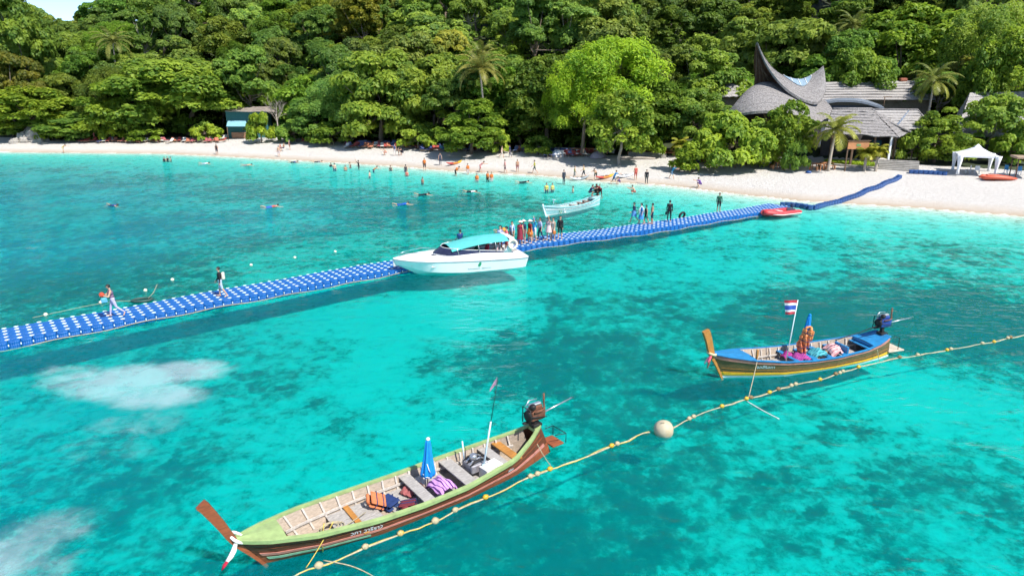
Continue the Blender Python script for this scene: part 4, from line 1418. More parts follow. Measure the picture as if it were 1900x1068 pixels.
    sub("rocker_cover", STEEL, lambda m_: m_.bbox((sx + .02, 0, eng_z + .35), (.46, .15, .08), .025))
    sub("air_filter", IRON, lambda m_: m_.lathe([(.09, 0), (.10, .02), (.10, .12), (.07, .15)], 12, (sx + .18, .12, eng_z + .27)))
    sub("flywheel", IRON, lambda m_: m_.lathe([(.05, -.05), (.17, -.045), (.19, 0), (.17, .045), (.05, .05)], 16, (sx + .27, 0, eng_z), True, rotx))
    sub("alternator", STEEL, lambda m_: m_.lathe([(.05, -.10), (.075, -.08), (.075, .08), (.05, .10)], 12, (sx + .08, -.21, eng_z + .1), True, rotx))
    sub("manifold", RUST, lambda m_: m_.tube([(sx + .15, .18, eng_z + .15), (sx - .1, .20, eng_z + .17), (sx - .25, .17, eng_z + .2), (sx - .27, .1, eng_z + .38), (sx - .27, .1, eng_z + .68)], .032, 8))
    sub("radiator_pipe", STEEL, lambda m_: m_.tube([(sx + .28, -.12, eng_z + .3), (sx + .1, -.19, eng_z + .42), (sx - .2, -.17, eng_z + .4)], .022, 6))
    sub("guard_frame", IRON, lambda m_: (m_.tube([(sx + .33, .2, eng_z - .25), (sx + .33, .2, eng_z + .28), (sx + .33, -.2, eng_z + .28), (sx + .33, -.2, eng_z - .25)], .018, 6),
                                         m_.tube([(sx + .33, .2, eng_z + .05), (sx - .33, .2, eng_z - .1)], .016, 6), m_.tube([(sx + .33, -.2, eng_z + .05), (sx - .33, -.2, eng_z - .1)], .016, 6)))
    mb = MB()
    mb.bbox((sx, 0, (eng_z - .18 + zb) / 2 - .05), (.12, .14, max(.1, eng_z - .18 - zb) + .15), .01)
    mb.bbox((sx + .1, 0, eng_z - .20), (.75, .10, .06), .01)
    mb.bbox((sx - .02, 0, zb - .02), (.34, .30, .10), .01)
    mb.build("engine_mount", IRON, o)
    mb = MB(); mb.tube([(sx - .3, 0, eng_z - .05), (sx - tail[0], 0, eng_z + tail[1])], [.03, .022], 8)
    s_ = mb.build("propeller_shaft", STEEL, o)
    mb = MB()
    px_, pz_ = sx - tail[0], eng_z + tail[1]
    mb.lathe([(.02, -.05), (.035, 0), (.02, .05)], 8, (px_ - .02, 0, pz_), True, rotx)
    for k in range(2):
        a = k * math.pi + .6
        d = Vector((0, math.cos(a), math.sin(a)))
        c_ = Vector((px_ - .02, 0, pz_))
        sd = Vector((.6, -math.sin(a) * .8, math.cos(a) * .8)) * .045
        mb.add([c_ + d * .02 - sd * .5, c_ + d * .13 - sd, c_ + d * .17, c_ + d * .13 + sd, c_ + d * .02 + sd * .5], [(0, 1, 2, 3, 4)])
    mb.build("propeller", STEEL, s_)
    if handle:
        mb = MB(); mb.tube([(sx + .3, .05, eng_z - .1), (sx + 1.6, .25, eng_z - .22), (sx + 2.9, .42, eng_z - .33)], [.025, .022, .02], 7)
        mb.build("steering_handle", IRON, o)
    return o

def local(o, p): return o.matrix_basis @ Vector(p)
def hull_text(o, hull, body, t, side, f, size, shear=.15, mat=None):
    """lettering laid on the skin, reading along the boat"""
    me = text_mesh("lettering", body, size, mat or LETTER_WHITE, shear)
    p = hull.pt(t, side, f); p1 = hull.pt(t - .02, side, f); p2 = hull.pt(t + .02, side, f); pu = hull.pt(t, side, f + .2); pd = hull.pt(t, side, f - .2)
    xa = (p1 - p2).normalized() if side > 0 else (p2 - p1).normalized()
    # seen from outside: text runs left to right
    ya = (pu - pd).normalized()
    za = xa.cross(ya).normalized(); ya = za.cross(xa)
    # bend every vertex on to the skin
    co = np.empty(len(me.vertices) * 3, dtype=np.float32); me.vertices.foreach_get("co", co); co = co.reshape(-1, 3)
    out = []
    for (a, b_, c_) in co.tolist():
        q = p + xa * a
        tt_ = t + (q.x - p.x) / hull.L
        ff = f + b_ / hull.zs(t)
        s0 = hull.pt(tt_, side, min(1, ff))
        out.append((s0.x, s0.y + side * (.015 + max(c_, 0)), s0.z))
    me.vertices.foreach_set("co", np.array(out, dtype=np.float32).reshape(-1)); me.update()
    return link_mesh("lettering", me, o)

# ---- 1. the large green-edged boat in the foreground
bow1, st1 = Vector((-6.22, 14.42, 0)), Vector((1.20, 19.88, 0))
d1 = bow1 - st1
head1 = math.atan2(d1.y, d1.x)
hull1 = Hull(d1.length, 1.86, [1.12, .90, .68, .56, .54, .60, .74, .88, .98], [.13, .40, .78, 1.0, 1.0, .95, .76, .40, .04], .66, .42)
boat1 = longtail("longtail_boat", "brown wooden longtail boat with lime green gunwales and curved red-brown prow", (bow1 + st1) / 2, head1, hull1,
                 [(.10, RUST_WOOD), (.2, RUST_WOOD, (.16, .25, SEAGREEN, .72, .98)), (.36, RUST_WOOD, (.33, .43, PINK, .02, .985)), (.45, BROWN_VARNISH), (.62, BROWN_VARNISH, (.62, .645, RUST_WOOD, .02, .985)), (.78, BROWN_VARNISH, (.79, .815, RUST_WOOD, .02, .985)), (1.0, BROWN_VARNISH)],
                 LIME, INNER_WOOD, LIME, 17, [(.525, .34, .80, GREY_PLANK), (.375, .40, .80, GREY_PLANK), (.235, .36, .78, GREY_PLANK), (.185, .30, .82, ORANGE_WOOD), (.735, .16, .45, ORANGE_WOOD)],
                 [(.66, .80, .24), (.40, .62, .14), (.20, .36, .2)], [(-.05, -.12, .07, .08), (.08, .10, .08, .08), (.32, .45, .09, .09), (.56, .80, .12, .14), (.72, 1.12, .12, .19), (.86, 1.46, .12, .21), (1.02, 1.80, .13, .23), (1.17, 2.10, .13, .25), (1.24, 2.20, .13, .25)],
                 RUST_WOOD, .12, .905, .035, RUST, 1.50, GREY_PLANK, (1.5, .12), False, gun_w=.07)
# near side of this boat is its port side (+y)
hull_text(boat1, hull1, "วภา วารีราว", .73, 1, .50, .18, .2)
hull_text(boat1, hull1, "ณิศา", .22, 1, .50, .12, .2)
# white cloth tied round the prow, with a dark red end
mb = MB()
pc = Vector((hull1.L / 2 + .55, 0, 1.0))
mb.tube([pc + Vector((.17 * math.cos(a) * .9, .15 * math.sin(a), .12 * math.cos(a) - .05 * math.sin(a))) for a in [i * 2 * math.pi / 16 for i in range(17)]], .04, 7)
mb.tube([pc + Vector((.08, .12, -.06)), pc + Vector((.16, .20, -.18)), pc + Vector((.25, .25, -.27)), pc + Vector((.36, .28, -.35))], [.05, .075, .07, .05], 7, flat=.45)
rb1 = mb.build("prow_ribbon", CANVAS_WHITE, boat1)
mb = MB(); mb.tube([pc + Vector((.35, .28, -.345)), pc + Vector((.43, .30, -.41)), pc + Vector((.50, .31, -.50))], [.052, .06, .02], 7, flat=.4)
mb.build("ribbon_end", CLOTH_RED, rb1)
# stern step with a railing
mb = MB(); mb.bbox((-hull1.L / 2 - .16, 0, .28), (.46, .6, .06), .01); mb.build("stern_step", RUST_WOOD, boat1)
for y in (-.33, .33):
    mb = MB(); mb.tube([(-hull1.L / 2 - .45, y, .3), (-hull1.L / 2 - .45, y, .62), (-hull1.L / 2 - .05, y * .8, .66)], .016, 6); mb.build("step_rail", IRON, boat1)
mb = MB(); mb.tube([(-hull1.L / 2 - .45, -.33, .62), (-hull1.L / 2 - .45, .33, .62)], .016, 6); mb.build("step_rail", IRON, boat1)

# ---- things lying in the foreground boat
def closed_umbrella(loc, H, label, col, topcol, tilt=(0, 0)):
    o = empty("closed_umbrella", loc, 0, label, "umbrella"); o.rotation_euler = (tilt[0], tilt[1], 0)
    mb = MB(); rr = []
    prof = [(.025, H * .28), (.17, H * .30), (.20, H * .36), (.165, H * .50), (.11, H * .72), (.075, H * .95), (.05, H)]
    for r_, z in prof:
        rr.append([(r_ * (1 + .16 * math.cos(7 * a)) * math.cos(a), r_ * (1 + .16 * math.cos(7 * a)) * math.sin(a), z) for a in [i * 2 * math.pi / 42 for i in range(42)]])
    mb.rings(rr, True, True, True)
    mb.build("folded_canopy", col, o)
    mb = MB(); mb.tube([(0, 0, 0), (0, 0, H * 1.02)], .02, 8); mb.build("pole", STEEL, o)
    mb = MB(); mb.lathe([(.05, H * .995), (.062, H * 1.005), (.055, H * 1.03), (.01, H * 1.05)], 12); mb.build("cap", topcol, o)
    return o
zfl = .12
um1 = closed_umbrella(local(boat1, (-.15, -.12, .16)), 1.62, "tall folded blue umbrella standing in the green-edged boat", cloth((.01, .22, .62)), CANVAS_WHITE, (R(-3), R(2)))
mb = MB(); mb.tube([(.0, -.17, .95), (.05, -.19, .80), (.09, -.185, .70)], .012, 5); mb.tube([(-.12, -.15, .62), (-.02, -.21, .55), (.08, -.19, .53)], .011, 5); mb.build("printed_marks", CANVAS_WHITE, um1)

def draped(name, loc, size, rz, mat, label, cat, hump=.16, seed=1, tilt=0.):
    """a folded cloth or vest thrown over something: rumpled closed pad"""
    r = np.random.default_rng(seed)
    nx_, ny_ = 14, 12
    ph = r.uniform(0, 6, 6)
    mb = MB()
    top, bot = [], []
    for j in range(ny_):
        rowt, rowb = [], []
        for i in range(nx_):
            u, v = i / (nx_ - 1) * 2 - 1, j / (ny_ - 1) * 2 - 1
            z = hump * (1 - .75 * u * u - .5 * v * v) + .04 * math.sin(5 * u + ph[0]) * math.sin(4 * v + ph[1]) + .028 * math.sin(11 * u + ph[2] + 3 * v) + .015 * math.sin(9 * v + 4 * u + ph[5])
            x = u * size[0] / 2 * (1 + .05 * math.sin(3 * v + ph[3])); y = v * size[1] / 2 * (1 + .07 * math.sin(3 * u + ph[4]))
            rowt.append((x, y, z)); rowb.append((x * .94, y * .94, z - .05))
        top.append(rowt); bot.append(rowb)
    ring = top + bot[::-1]
    mb.rings(ring, False, False, True)
    mb.rings([ring[-1], ring[0]], False, False, True)
    for side in (0, -1):
        q = [[t[side] for t in top], [b_[side] for b_ in bot]]
        mb.rings(q, False, False, True)
    o = mb.build(name, mat, None, loc, (tilt, 0, rz))
    return tag(o, label, cat)
PURPLE_STRIPE = striped("purple_striped_cloth", [(.55, .28, .62), (.55, .28, .62), (.07, .02, .13)], 10, "X")
draped("towel", local(boat1, (-.42, .22, .38)), (.62, .72), head1 + .2, PURPLE_STRIPE, "purple and black striped towel over a bag beside the folded umbrella", "towel", .22, 2)
ORANGE = cloth((.52, .17, .07)); NAVY = cloth((.02, .04, .13)); MAROON = cloth((.16, .03, .04))

def life_jacket(loc, rot, col, label, strap=None):
    """foam vest: two front panels, back panel, collar, belts"""
    o = empty("life_jacket", loc, 0, label, "life jacket"); o.rotation_euler = rot
    for sx in (-1, 1):
        mb = MB(); mb.bbox((sx * .12, -.075, .27), (.20, .07, .46), .03); mb.build("front_panel", col, o)
    mb = MB(); mb.bbox((0, .075, .27), (.44, .06, .46), .03); mb.build("back_panel", col, o)
    mb = MB(); mb.tube([(-.12, -.07, .50), (-.10, 0, .57), (-.04, .07, .60), (.04, .07, .60), (.10, 0, .57), (.12, -.07, .50)], .05, 8); mb.build("collar", col, o)
    for z in (.14, .34):
        mb = MB(); mb.tube([(-.235, -.11, z), (.235, -.11, z), (.235, .11, z), (-.235, .11, z), (-.235, -.11, z)], .014, 5); mb.build("belt", strap or NAVY, o)
    return o
life_jacket(local(boat1, (1.18, -.12, .30)), (R(60), R(15), head1 + 1.2), ORANGE, "orange life jacket lying on its side between the front planks")
life_jacket(local(boat1, (.98, .12, .22)), (R(82), R(0), head1 + .4), NAVY, "navy blue life jacket against the orange one")
life_jacket(local(boat1, (.55, .10, .20)), (R(78), R(-10), head1 + 2.5), MAROON, "dark maroon life jacket under the front seat plank")
draped("clothing", local(boat1, (.28, -.32, .24)), (.55, .45), 1.0, cloth((.32, .10, .10)), "crumpled red-brown shirt behind the front seat plank", "clothing", .14, 5)
draped("clothing", local(boat1, (-.02, -.45, .30)), (.45, .35), .3, cloth((.62, .50, .42)), "crumpled beige cloth at the far side by the umbrella", "clothing", .14, 6)
draped("clothing", local(boat1, (-.1, .55, .18)), (.5, .3), .9, cloth((.03, .03, .05)), "black bag slumped under the striped towel", "bag", .18, 7)
# white foam box and gear by the mast
fb = empty("foam_box", local(boat1, (-2.05, .36, .13)), head1 + .1, "white foam box at the near side below the mast", "box")
FOAM = paint("white_foam", (.74, .72, .68), rough=.8, var=.06, dirt=(.5, .42, .32), dirt_amt=.4)
mb = MB(); mb.bbox((0, 0, .20), (.62, .40, .40), .02); mb.build("body", FOAM, fb)
mb = MB(); mb.bbox((0, 0, .43), (.65, .43, .06), .02); mb.build("lid", FOAM, fb)
cn_ = empty("battery_box", local(boat1, (-1.75, -.02, .40)), head1, "grey steel gear box with pipes between the two poles", "box")
mb = MB(); mb.bbox((0, 0, .12), (.6, .55, .26), .02); mb.build("casing", paint("grey_gear", (.30, .30, .33), rough=.5, var=.3, scale=9, metallic=.3, dirt=(.14, .09, .08), dirt_amt=.7), cn_)
for k in range(5):
    mb = MB(); y = -.2 + k * .1
    mb.tube([(-.25, y, .28), (-.1, y, .34 + .02 * (k % 2)), (.15, y + .02, .33), (.3, y, .22)], .028, 7); mb.build("pipe", STEEL if k % 2 else IRON, cn_)
mb = MB(); mb.lathe([(.05, 0), (.11, .01), (.11, .16), (.08, .18)], 12, (.1, .05, .33)); mb.build("filter_can", STEEL, cn_)
ms = empty("mast_pole", local(boat1, (-1.75, .30, .12)), 0, "thin leaning mast pole with a small flag on the green-edged boat", "pole"); ms.rotation_euler = (R(-2), R(9), 0)
PALEBLUE = paint("pale_blue_pole", (.55, .68, .76), rough=.45, var=.1)
mb = MB(); mb.tube([(0, 0, 0), (0, 0, .55)], .05, 8); mb.build("socket", PALEBLUE, ms)
mb = MB(); mb.tube([(0, 0, .3), (0, 0, 1.95)], [.03, .024], 8); mb.build("lower_pole", PALEBLUE, ms)
mb = MB(); mb.tube([(0, 0, 1.95), (0, 0, 3.3)], [.014, .008], 6); mb.build("upper_pole", IRON, ms)
mb = MB(); mb.tube([(-.08, 0, 3.10), (.14, 0, 3.10)], .006, 5); mb.build("crosspiece", STEEL, ms)
mb = MB(); rr = [[(-.02 - .16 * i / 5, .02 * math.sin(i), 3.12 - .05 * i + .26 * (j / 3) * (1 - .12 * i)) for i in range(6)] for j in range(4)]; mb.rings(rr, False, False, True); mb.build("pennant", cloth((.35, .22, .30)), ms)
o = MB(); o.tube([(0, 0, 0), (0, 0, .75)], .022, 8); o.tube([(0, 0, 0), (0, 0, .12)], .05, 8)
tag(o.build("short_pole", PALEBLUE, None, local(boat1, (-1.62, -.42, .40)), (0, R(-4), 0)), "short pale blue pole at the far gunwale near the mast", "pole")
# coiled line on the front boards
mb = MB()
for k in range(3):
    mb.tube([(.35 * (1 - .22 * k) * math.cos(a), .24 * (1 - .2 * k) * math.sin(a), .02 * k + .01 * math.sin(3 * a)) for a in [i * 2 * math.pi / 22 for i in range(23)]], .016, 6)
mb.tube([(.3, 0, .02), (.1, .3, .02), (-.5, .15, .05), (-1.0, -.05, .03)], .014, 5)
tag(mb.build("rope_coil", ROPE, None, local(boat1, (2.85, .05, .30)), (0, 0, head1)), "loosely coiled pale rope on the front floor boards", "rope")
for (a, b_, sg_, mt, lb) in ((local(boat1, (hull1.L * .32, .52, .80)), P(568, 1056) + Vector((0, 0, .05)), .04, ROPE_YELLOW, "thin yellow mooring line from the green boat's bow to the thick rope"),
                        (local(boat1, (-hull1.L * .40, .55, .80)), P(1022, 866) + Vector((0, 0, .05)), .05, ROPE, "mooring line from the green boat's stern to the thick rope")):
    mb = MB(); mb.tube([(a.lerp(b_, i / 12) - a) - Vector((0, 0, sg_ * 4 * (i / 12) * (1 - i / 12))) for i in range(13)], .013, 6)
    tag(mb.build("mooring_line", mt, None, a), lb, "rope")
mb = MB(); a = local(boat1, (hull1.L * .345, .50, .80)); mb.tube([(0, 0, .05), (-.02, -.06, -.1), (-.05, -.10, -.4), (-.06, -.12, -.72)], .014, 6); mb.ball((-.05, -.10, -.35), .04, 8, 6)
tag(mb.build("hanging_rope", ROPE_YELLOW, None, a), "short knotted yellow rope hanging down the green boat's bow", "rope")

# ---- 2. the blue and brown boat
bow2, st2 = Vector((8.55, 25.62, 0)), Vector((16.45, 28.15, 0))
d2 = bow2 - st2
head2 = math.atan2(d2.y, d2.x)
hull2 = Hull(d2.length, 1.80, [.98, .80, .68, .60, .60, .68, .86, 1.02, 1.12], [.42, .62, .84, 1.0, 1.0, .93, .72, .36, .04], .52, .15)
boat2 = longtail("longtail_boat", "brown and yellow longtail boat with blue decks and a tall wooden prow", (bow2 + st2) / 2, head2, hull2,
                 [(.10, WHITE_PAINT), (.17, YELLOW_PAINT, (.16, .27, YELLOW_PAINT, .02, .985)), (.26, YELLOW_PAINT), (.45, OLIVE_WOOD, (.43, .455, ORANGE_WOOD, .02, .985)), (.7, OLIVE_WOOD), (.82, OLIVE_WOOD, (.82, .93, PINK, .02, .985)), (1.0, PINK)],
                 BLUE_PAINT, INNER_WOOD, BLUE_PAINT, 14, [(.60, .20, .74, BLUE_PAINT), (.49, .26, .70, BLUE_PAINT), (.40, .26, .72, BLUE_PAINT), (.31, .22, .72, BLUE_PAINT), (.15, .3, .8, BLUE_PAINT)],
                 [(.62, .78, .2), (.17, .30, .24)], [(-.05, -.12, .07, .08), (.04, .10, .08, .09), (.28, .55, .10, .10), (.52, 1.0, .13, .20), (.66, 1.35, .15, .24), (.76, 1.70, .16, .26), (.88, 2.0, .17, .28), (.94, 2.14, .17, .28)],
                 ORANGE_WOOD, .12, .83, .14, ENGINE_BLUE, 1.50, GREY_PLANK, (1.5, .06), True, gun_w=.045, gun_h=.012)
hull_text(boat2, hull2, "เจลลี่ริสกา", .80, 1, .56, .20, .1, paint("pale_blue_lettering", (.45, .66, .72), rough=.6, var=.15, scale=12))
mb = MB(); pc = Vector((hull2.L / 2 + .56, 0, 1.12))
mb.tube([pc + Vector((.16 * math.cos(a), .15 * math.sin(a), .05 * math.cos(a))) for a in [i * 2 * math.pi / 16 for i in range(17)]], .055, 7)
rb2 = mb.build("prow_ribbon", cloth((.62, .50, .30)), boat2)
for k, (col, dx, dy, dz) in enumerate((((.55, .10, .16), .36, .30, -.22), ((.55, .16, .08), .30, .22, -.50), ((.6, .2, .3), .40, .12, -.34))):
    mb = MB(); mb.tube([pc + Vector((.1, .12, -.02)), pc + Vector((dx * .5, dy * .6, dz * .4)), pc + Vector((dx, dy, dz))], [.03, .055, .03], 6, flat=.4); mb.build("ribbon_tail", cloth(col), rb2)
mb = MB(); mb.bbox((hull2.L * .345, .42, 1.02), (.09, .09, .42), .015); mb.build("mooring_bitt", ORANGE_WOOD, boat2)
mb = MB(); mb.bbox((-hull2.L / 2 - .30, 0, .25), (.85, .85, .06), .01); mb.build("stern_step", wood("pale_step_wood", (.5, .42, .33)), boat2)
for y in (-.33, .33):
    mb = MB(); mb.tube([(-hull2.L / 2 - .12, y, .95), (-hull2.L / 2 - .45, y, .8), (-hull2.L / 2 - .45, y, .28)], .016, 6); mb.build("step_rail", IRON, boat2)
# things in it
um2 = closed_umbrella(local(boat2, (.15, -.1, .2)), 2.0, "tall folded blue umbrella behind the stacked orange life jackets", cloth((.01, .20, .60)), cloth((.01, .20, .60)), (0, R(3)))
for k in range(3):
    life_jacket(local(boat2, (.30 - .06 * k, .04, .55 + .30 * k)), (R(8 - 6 * k), R(-8 + 7 * k), head2 + 1.3 + .3 * k), cloth((.75, .22 + .03 * k, .10)), ("lowest", "middle", "topmost")[k] + " orange life jacket of the stack on the umbrella pole in the blue boat")
draped("cloth_bundle", local(boat2, (.45, .15, .42)), (.70, .65), .5, striped("purple_patterned_cloth", [(.30, .03, .22), (.45, .06, .25), (.12, .02, .16)], 14, "Y"), "purple and crimson cloth bundle at the foot of the orange life jackets", "cloth", .24, 11)
draped("cloth_bundle", local(boat2, (.75, -.25, .42)), (.5, .4), .2, cloth((.35, .04, .22)), "small purple cloth on the front side of the life jackets", "cloth", .18, 12)
draped("seat_cover", local(boat2, (-.55, .0, .42)), (.75, .70), .3, striped("teal_patterned_cloth", [(.03, .30, .34), (.10, .42, .46), (.02, .16, .22)], 9, "Y"), "teal patterned seat cover in the middle of the blue boat", "cloth", .26, 13)
draped("seat_cover", local(boat2, (-1.35, .05, .50)), (.62, .70), .3, striped("pink_patterned_cloth", [(.72, .38, .38), (.70, .45, .44), (.4, .12, .16), (.72, .40, .38)], 7, "Y"), "pink patterned seat cover near the blue boat's stern", "cloth", .28, 14, .2)
mb = MB(); mb.bbox((0, 0, .16), (.10, .75, .40), .01); tag(mb.build("seat_board", BLUE_PAINT, None, local(boat2, (-1.75, .05, .40)), (0, 0, head2)), "upright blue board behind the pink seat cover", "board")
# flag pole and flag
fp = empty("flag_pole", local(boat2, (1.15, .12, .15)), 0, "thin white flag pole with a red, white and blue striped flag", "flag"); fp.rotation_euler = (R(-2), R(4.5), 0)
mb = MB(); mb.tube([(0, 0, 0), (0, 0, 2.9)], [.026, .018], 8); mb.build("pole", WHITE_PAINT, fp)
fcols = [(.45, .05, .07), (.75, .74, .74), (.04, .10, .42), (.75, .74, .74), (.45, .05, .07)]
fz = [2.28, 2.39, 2.47, 2.66, 2.76, 2.88]
fl_w = .52
for k in range(5):
    mb = MB(); rr = []
    for z in (fz[k], fz[k + 1]):
        w_ = fl_w * (.72 + .5 * (z - 2.28))
        rr.append([(-w_ * i / 10, .05 * math.sin(i * .75) * (i / 10), z - .05 * (i / 10) ** 2) for i in range(11)])
    mb.rings(rr, False, False, True)
    mb.rings([[(p[0], p[1] + .006, p[2]) for p in r_] for r_ in rr][::-1], False, False, True)
    mb.build("flag_stripe", cloth(fcols[k]), fp)
for (a, b_, lb) in ((local(boat2, (hull2.L * .345, .50, .95)), P(1388, 742) + Vector((0, 0, .05)), "mooring line from the blue boat's bow to the thin rope"),
                        (local(boat2, (-hull2.L * .36, .75, .62)), P(1632, 672) + Vector((0, 0, .05)), "mooring line from the blue boat's stern to the thin rope")):
    mb = MB(); mb.tube([(a.lerp(b_, i / 12) - a) - Vector((0, 0, .16 * (i / 12) * (1 - i / 12))) for i in range(13)], .015, 6)
    tag(mb.build("mooring_line", ROPE, None, a), lb, "rope")

# ---- 3. the small pale boat in the shallows
bow3, st3 = Vector((3.0, 60.3, 0)), Vector((8.35, 66.4, 0))
d3 = bow3 - st3
head3 = math.atan2(d3.y, d3.x)
hull3 = Hull(d3.length, 1.5, [.86, .72, .58, .50, .50, .56, .72, .86, .95], [.45, .62, .84, 1.0, 1.0, .92, .66, .30, .05], .40)
boat3 = longtail("longtail_boat", "white and pale aqua longtail boat moored in the shallows behind the pontoon", (bow3 + st3) / 2, head3, hull3,
                 [(.12, WHITE_PAINT), (.3, AQUA_PAINT), (.62, AQUA_PAINT, (.60, .72, WHITE_PAINT, .02, .985)), (1.0, AQUA_PAINT)],
                 AQUA_PAINT, AQUA_PAINT, AQUA_PAINT, 12, [(.62, .24, .75, WHITE_PAINT), (.45, .26, .75, GREY_PLANK), (.30, .26, .75, RUST_WOOD), (.2, .3, .8, RUST_WOOD)],
                 [(.45, .8, .2)], [(-.25, -.2, .10, .16), (0, .10, .10, .18), (.2, .55, .10, .18), (.38, .92, .10, .18), (.42, 1.10, .10, .17)],
                 WHITE_PAINT, .1, .84, .12, RUST, 1.35, GREY_PLANK, (1.6, .15), True)
mb = MB(); mb.tube([(0, 0, 0), (0, 0, .35)], .04, 6); mb.bbox((0, 0, .36), (.12, .3, .06), .01); mb.build("bow_cleat", WHITE_PAINT, boat3, (hull3.L * .36, 0, .95))
for t in (.74, .80):
    mb = MB(); mb.tube([(.14 * math.cos(a), .03, .2 * math.sin(a)) for a in [i * 2 * math.pi / 14 for i in range(15)]], .035, 6)
    p = hull3.pt(t, 1, .45); mb.build("fender_loop", WHITE_PAINT if t < .78 else SEAGREEN, boat3, p)

# ---- speedboat
GEL = paint("white_gelcoat", (.80, .80, .80), rough=.22, var=.03, scale=2, spec=.5)
GELLOW = paint("pale_blue_hull_bottom", (.62, .70, .74), rough=.3, var=.06, scale=2)
GLASS_DARK = paint("dark_tinted_glass", (.02, .025, .06), rough=.12, var=.2, scale=2)
CANOPY = paint("turquoise_canvas", (.08, .44, .43), rough=.8, var=.08, scale=2, bump=.2, bscale=10)
GREYLINE = paint("grey_trim_line", (.30, .30, .32), rough=.5, var=.1)
SEAT = paint("cream_vinyl", (.6, .57, .55), rough=.5, var=.08)
bow_s, st_s = Vector((-7.0, 41.0, 0)), Vector((.55, 43.9, 0))
ds = bow_s - st_s
head_s = math.atan2(ds.y, ds.x)
Ls = ds.length
sp = empty("speedboat", (bow_s + st_s) / 2, head_s, "white speedboat with turquoise canopy tied up along the pontoon", "speedboat")
def sp_sec(t):
    """half beam at sheer, knuckle, chine; heights"""
    b = lerp_table([0, .05, .15, .4, .6, .78, .9, .97, 1], [.86, .96, 1.0, 1.0, .97, .80, .52, .22, .03], t) * 1.30
    zsh = lerp_table([0, .04, .12, .4, .7, .9, 1], [.78, .98, 1.16, 1.30, 1.26, 1.22, 1.20], t)
    zkn = lerp_table([0, .4, .8, 1], [.70, .82, .98, 1.10], t)
    zch = lerp_table([0, .5, .8, 1], [-.02, .02, .22, .8], t)
    zk = lerp_table([0, .6, .85, 1], [-.45, -.42, -.15, .75], t)
    return b, zsh, zkn, zch, zk
NS = 30
tts = [i / (NS - 1) for i in range(NS)]
def spx(t, z): return (-.5 + t) * Ls + .32 * z * max(0, (t - .6) / .4) + (-.25 * (z - .2) * max(0, (.1 - t) / .1) if z > 0 else 0)
mb = MB()
for side in (-1, 1):
    rows = [[], [], [], [], []]
    for t in tts:
        b, zsh, zkn, zch, zk = sp_sec(t)
        k = max(0, (t - .7) / .3)
        pts = [(0, zk), (b * (.84 - .45 * k), zch), (b * (1.0 - .03 * k), zkn), (b * .985, zkn + .03), (b * .90, zsh)]
        for r_, (w, z) in zip(rows, pts): r_.append(Vector((spx(t, z), side * w, z)))
    for i in range(4):
        mb.cur = 1 if i == 0 else 0
        q = [rows[i], rows[i + 1]]
        mb.rings(q if side > 0 else q[::-1], False, False, i != 2)
mb.cur = 0
b, zsh, zkn, zch, zk = sp_sec(0)
tr_ = [Vector((spx(0, z), w, z)) for w, z in ((0, zk), (b * .84, zch), (b, zkn), (b * .9, zsh), (-b * .9, zsh), (-b, zkn), (-b * .84, zch))]
mb.add(tr_, [tuple(range(7))[::-1]])
mb.build("hull", [GEL, GELLOW], sp)
for side in (-1, 1):                                                 # grey trim line at the knuckle
    q = []
    m2 = MB()
    for t in tts:
        b, zsh, zkn, zch, zk = sp_sec(t)
        w = b * (1.0 - .03 * max(0, (t - .7) / .3))
        q.append([Vector((spx(t, z), side * (w + e), z)) for e, z in ((0, zkn - .02), (.025, zkn - .02), (.025, zkn + .035), (0, zkn + .035))])
    m2.rings(q, True, True, False); m2.build("trim_line", GREYLINE, sp)
# deck ring and cockpit tubs
dk = MB()
def cockpit_w(t):
    return lerp_table([.05, .09, .3, .56, .60, .605, .66, .9, .93], [.0, .70, .80, .80, .72, .0, .5, .26, .0], t)
for side in (-1, 1):
    r0, r1, r2 = [], [], []
    for t in tts:
        b, zsh, *_ = sp_sec(t)
        w = cockpit_w(t) * 1.25
        w = min(w, b * .82)
        r0.append(Vector((spx(t, zsh), side * b * .90, zsh))); r1.append(Vector((spx(t, zsh), side * w, zsh + .03))); r2.append(Vector((spx(t, zsh), side * w * .97, min(zsh - .02, .62))))
    for q in ([r0, r1], [r1, r2]):
        dk.rings(q if side > 0 else q[::-1], False, False, False)
dk.build("deck", GEL, sp)
fl_ = MB(); fl_.box((-.10 * Ls, 0, .60), (Ls * .75, 2.0, .04)); fl_.build("cockpit_floor", SEAT, sp)
bf = MB(); bf.box((.29 * Ls, 0, .66), (Ls * .26, 1.0, .04)); bf.build("bow_well_floor", SEAT, sp)
for (x, w, l) in ((.22, 1.2, .5), (.33, .7, .5)):
    m2 = MB(); m2.bbox((x * Ls, 0, .84), (l, w, .22), .05); m2.build("bow_cushion", SEAT, sp)
for side in (-1, 1):
    m2 = MB(); m2.bbox((-.18 * Ls, side * .82, .86), (Ls * .42, .42, .42), .05); m2.build("side_bench", SEAT, sp)
m2 = MB(); m2.bbox((.085 * Ls, .35, 1.05), (.45, .55, .75), .05); m2.build("helm_console", GEL, sp)
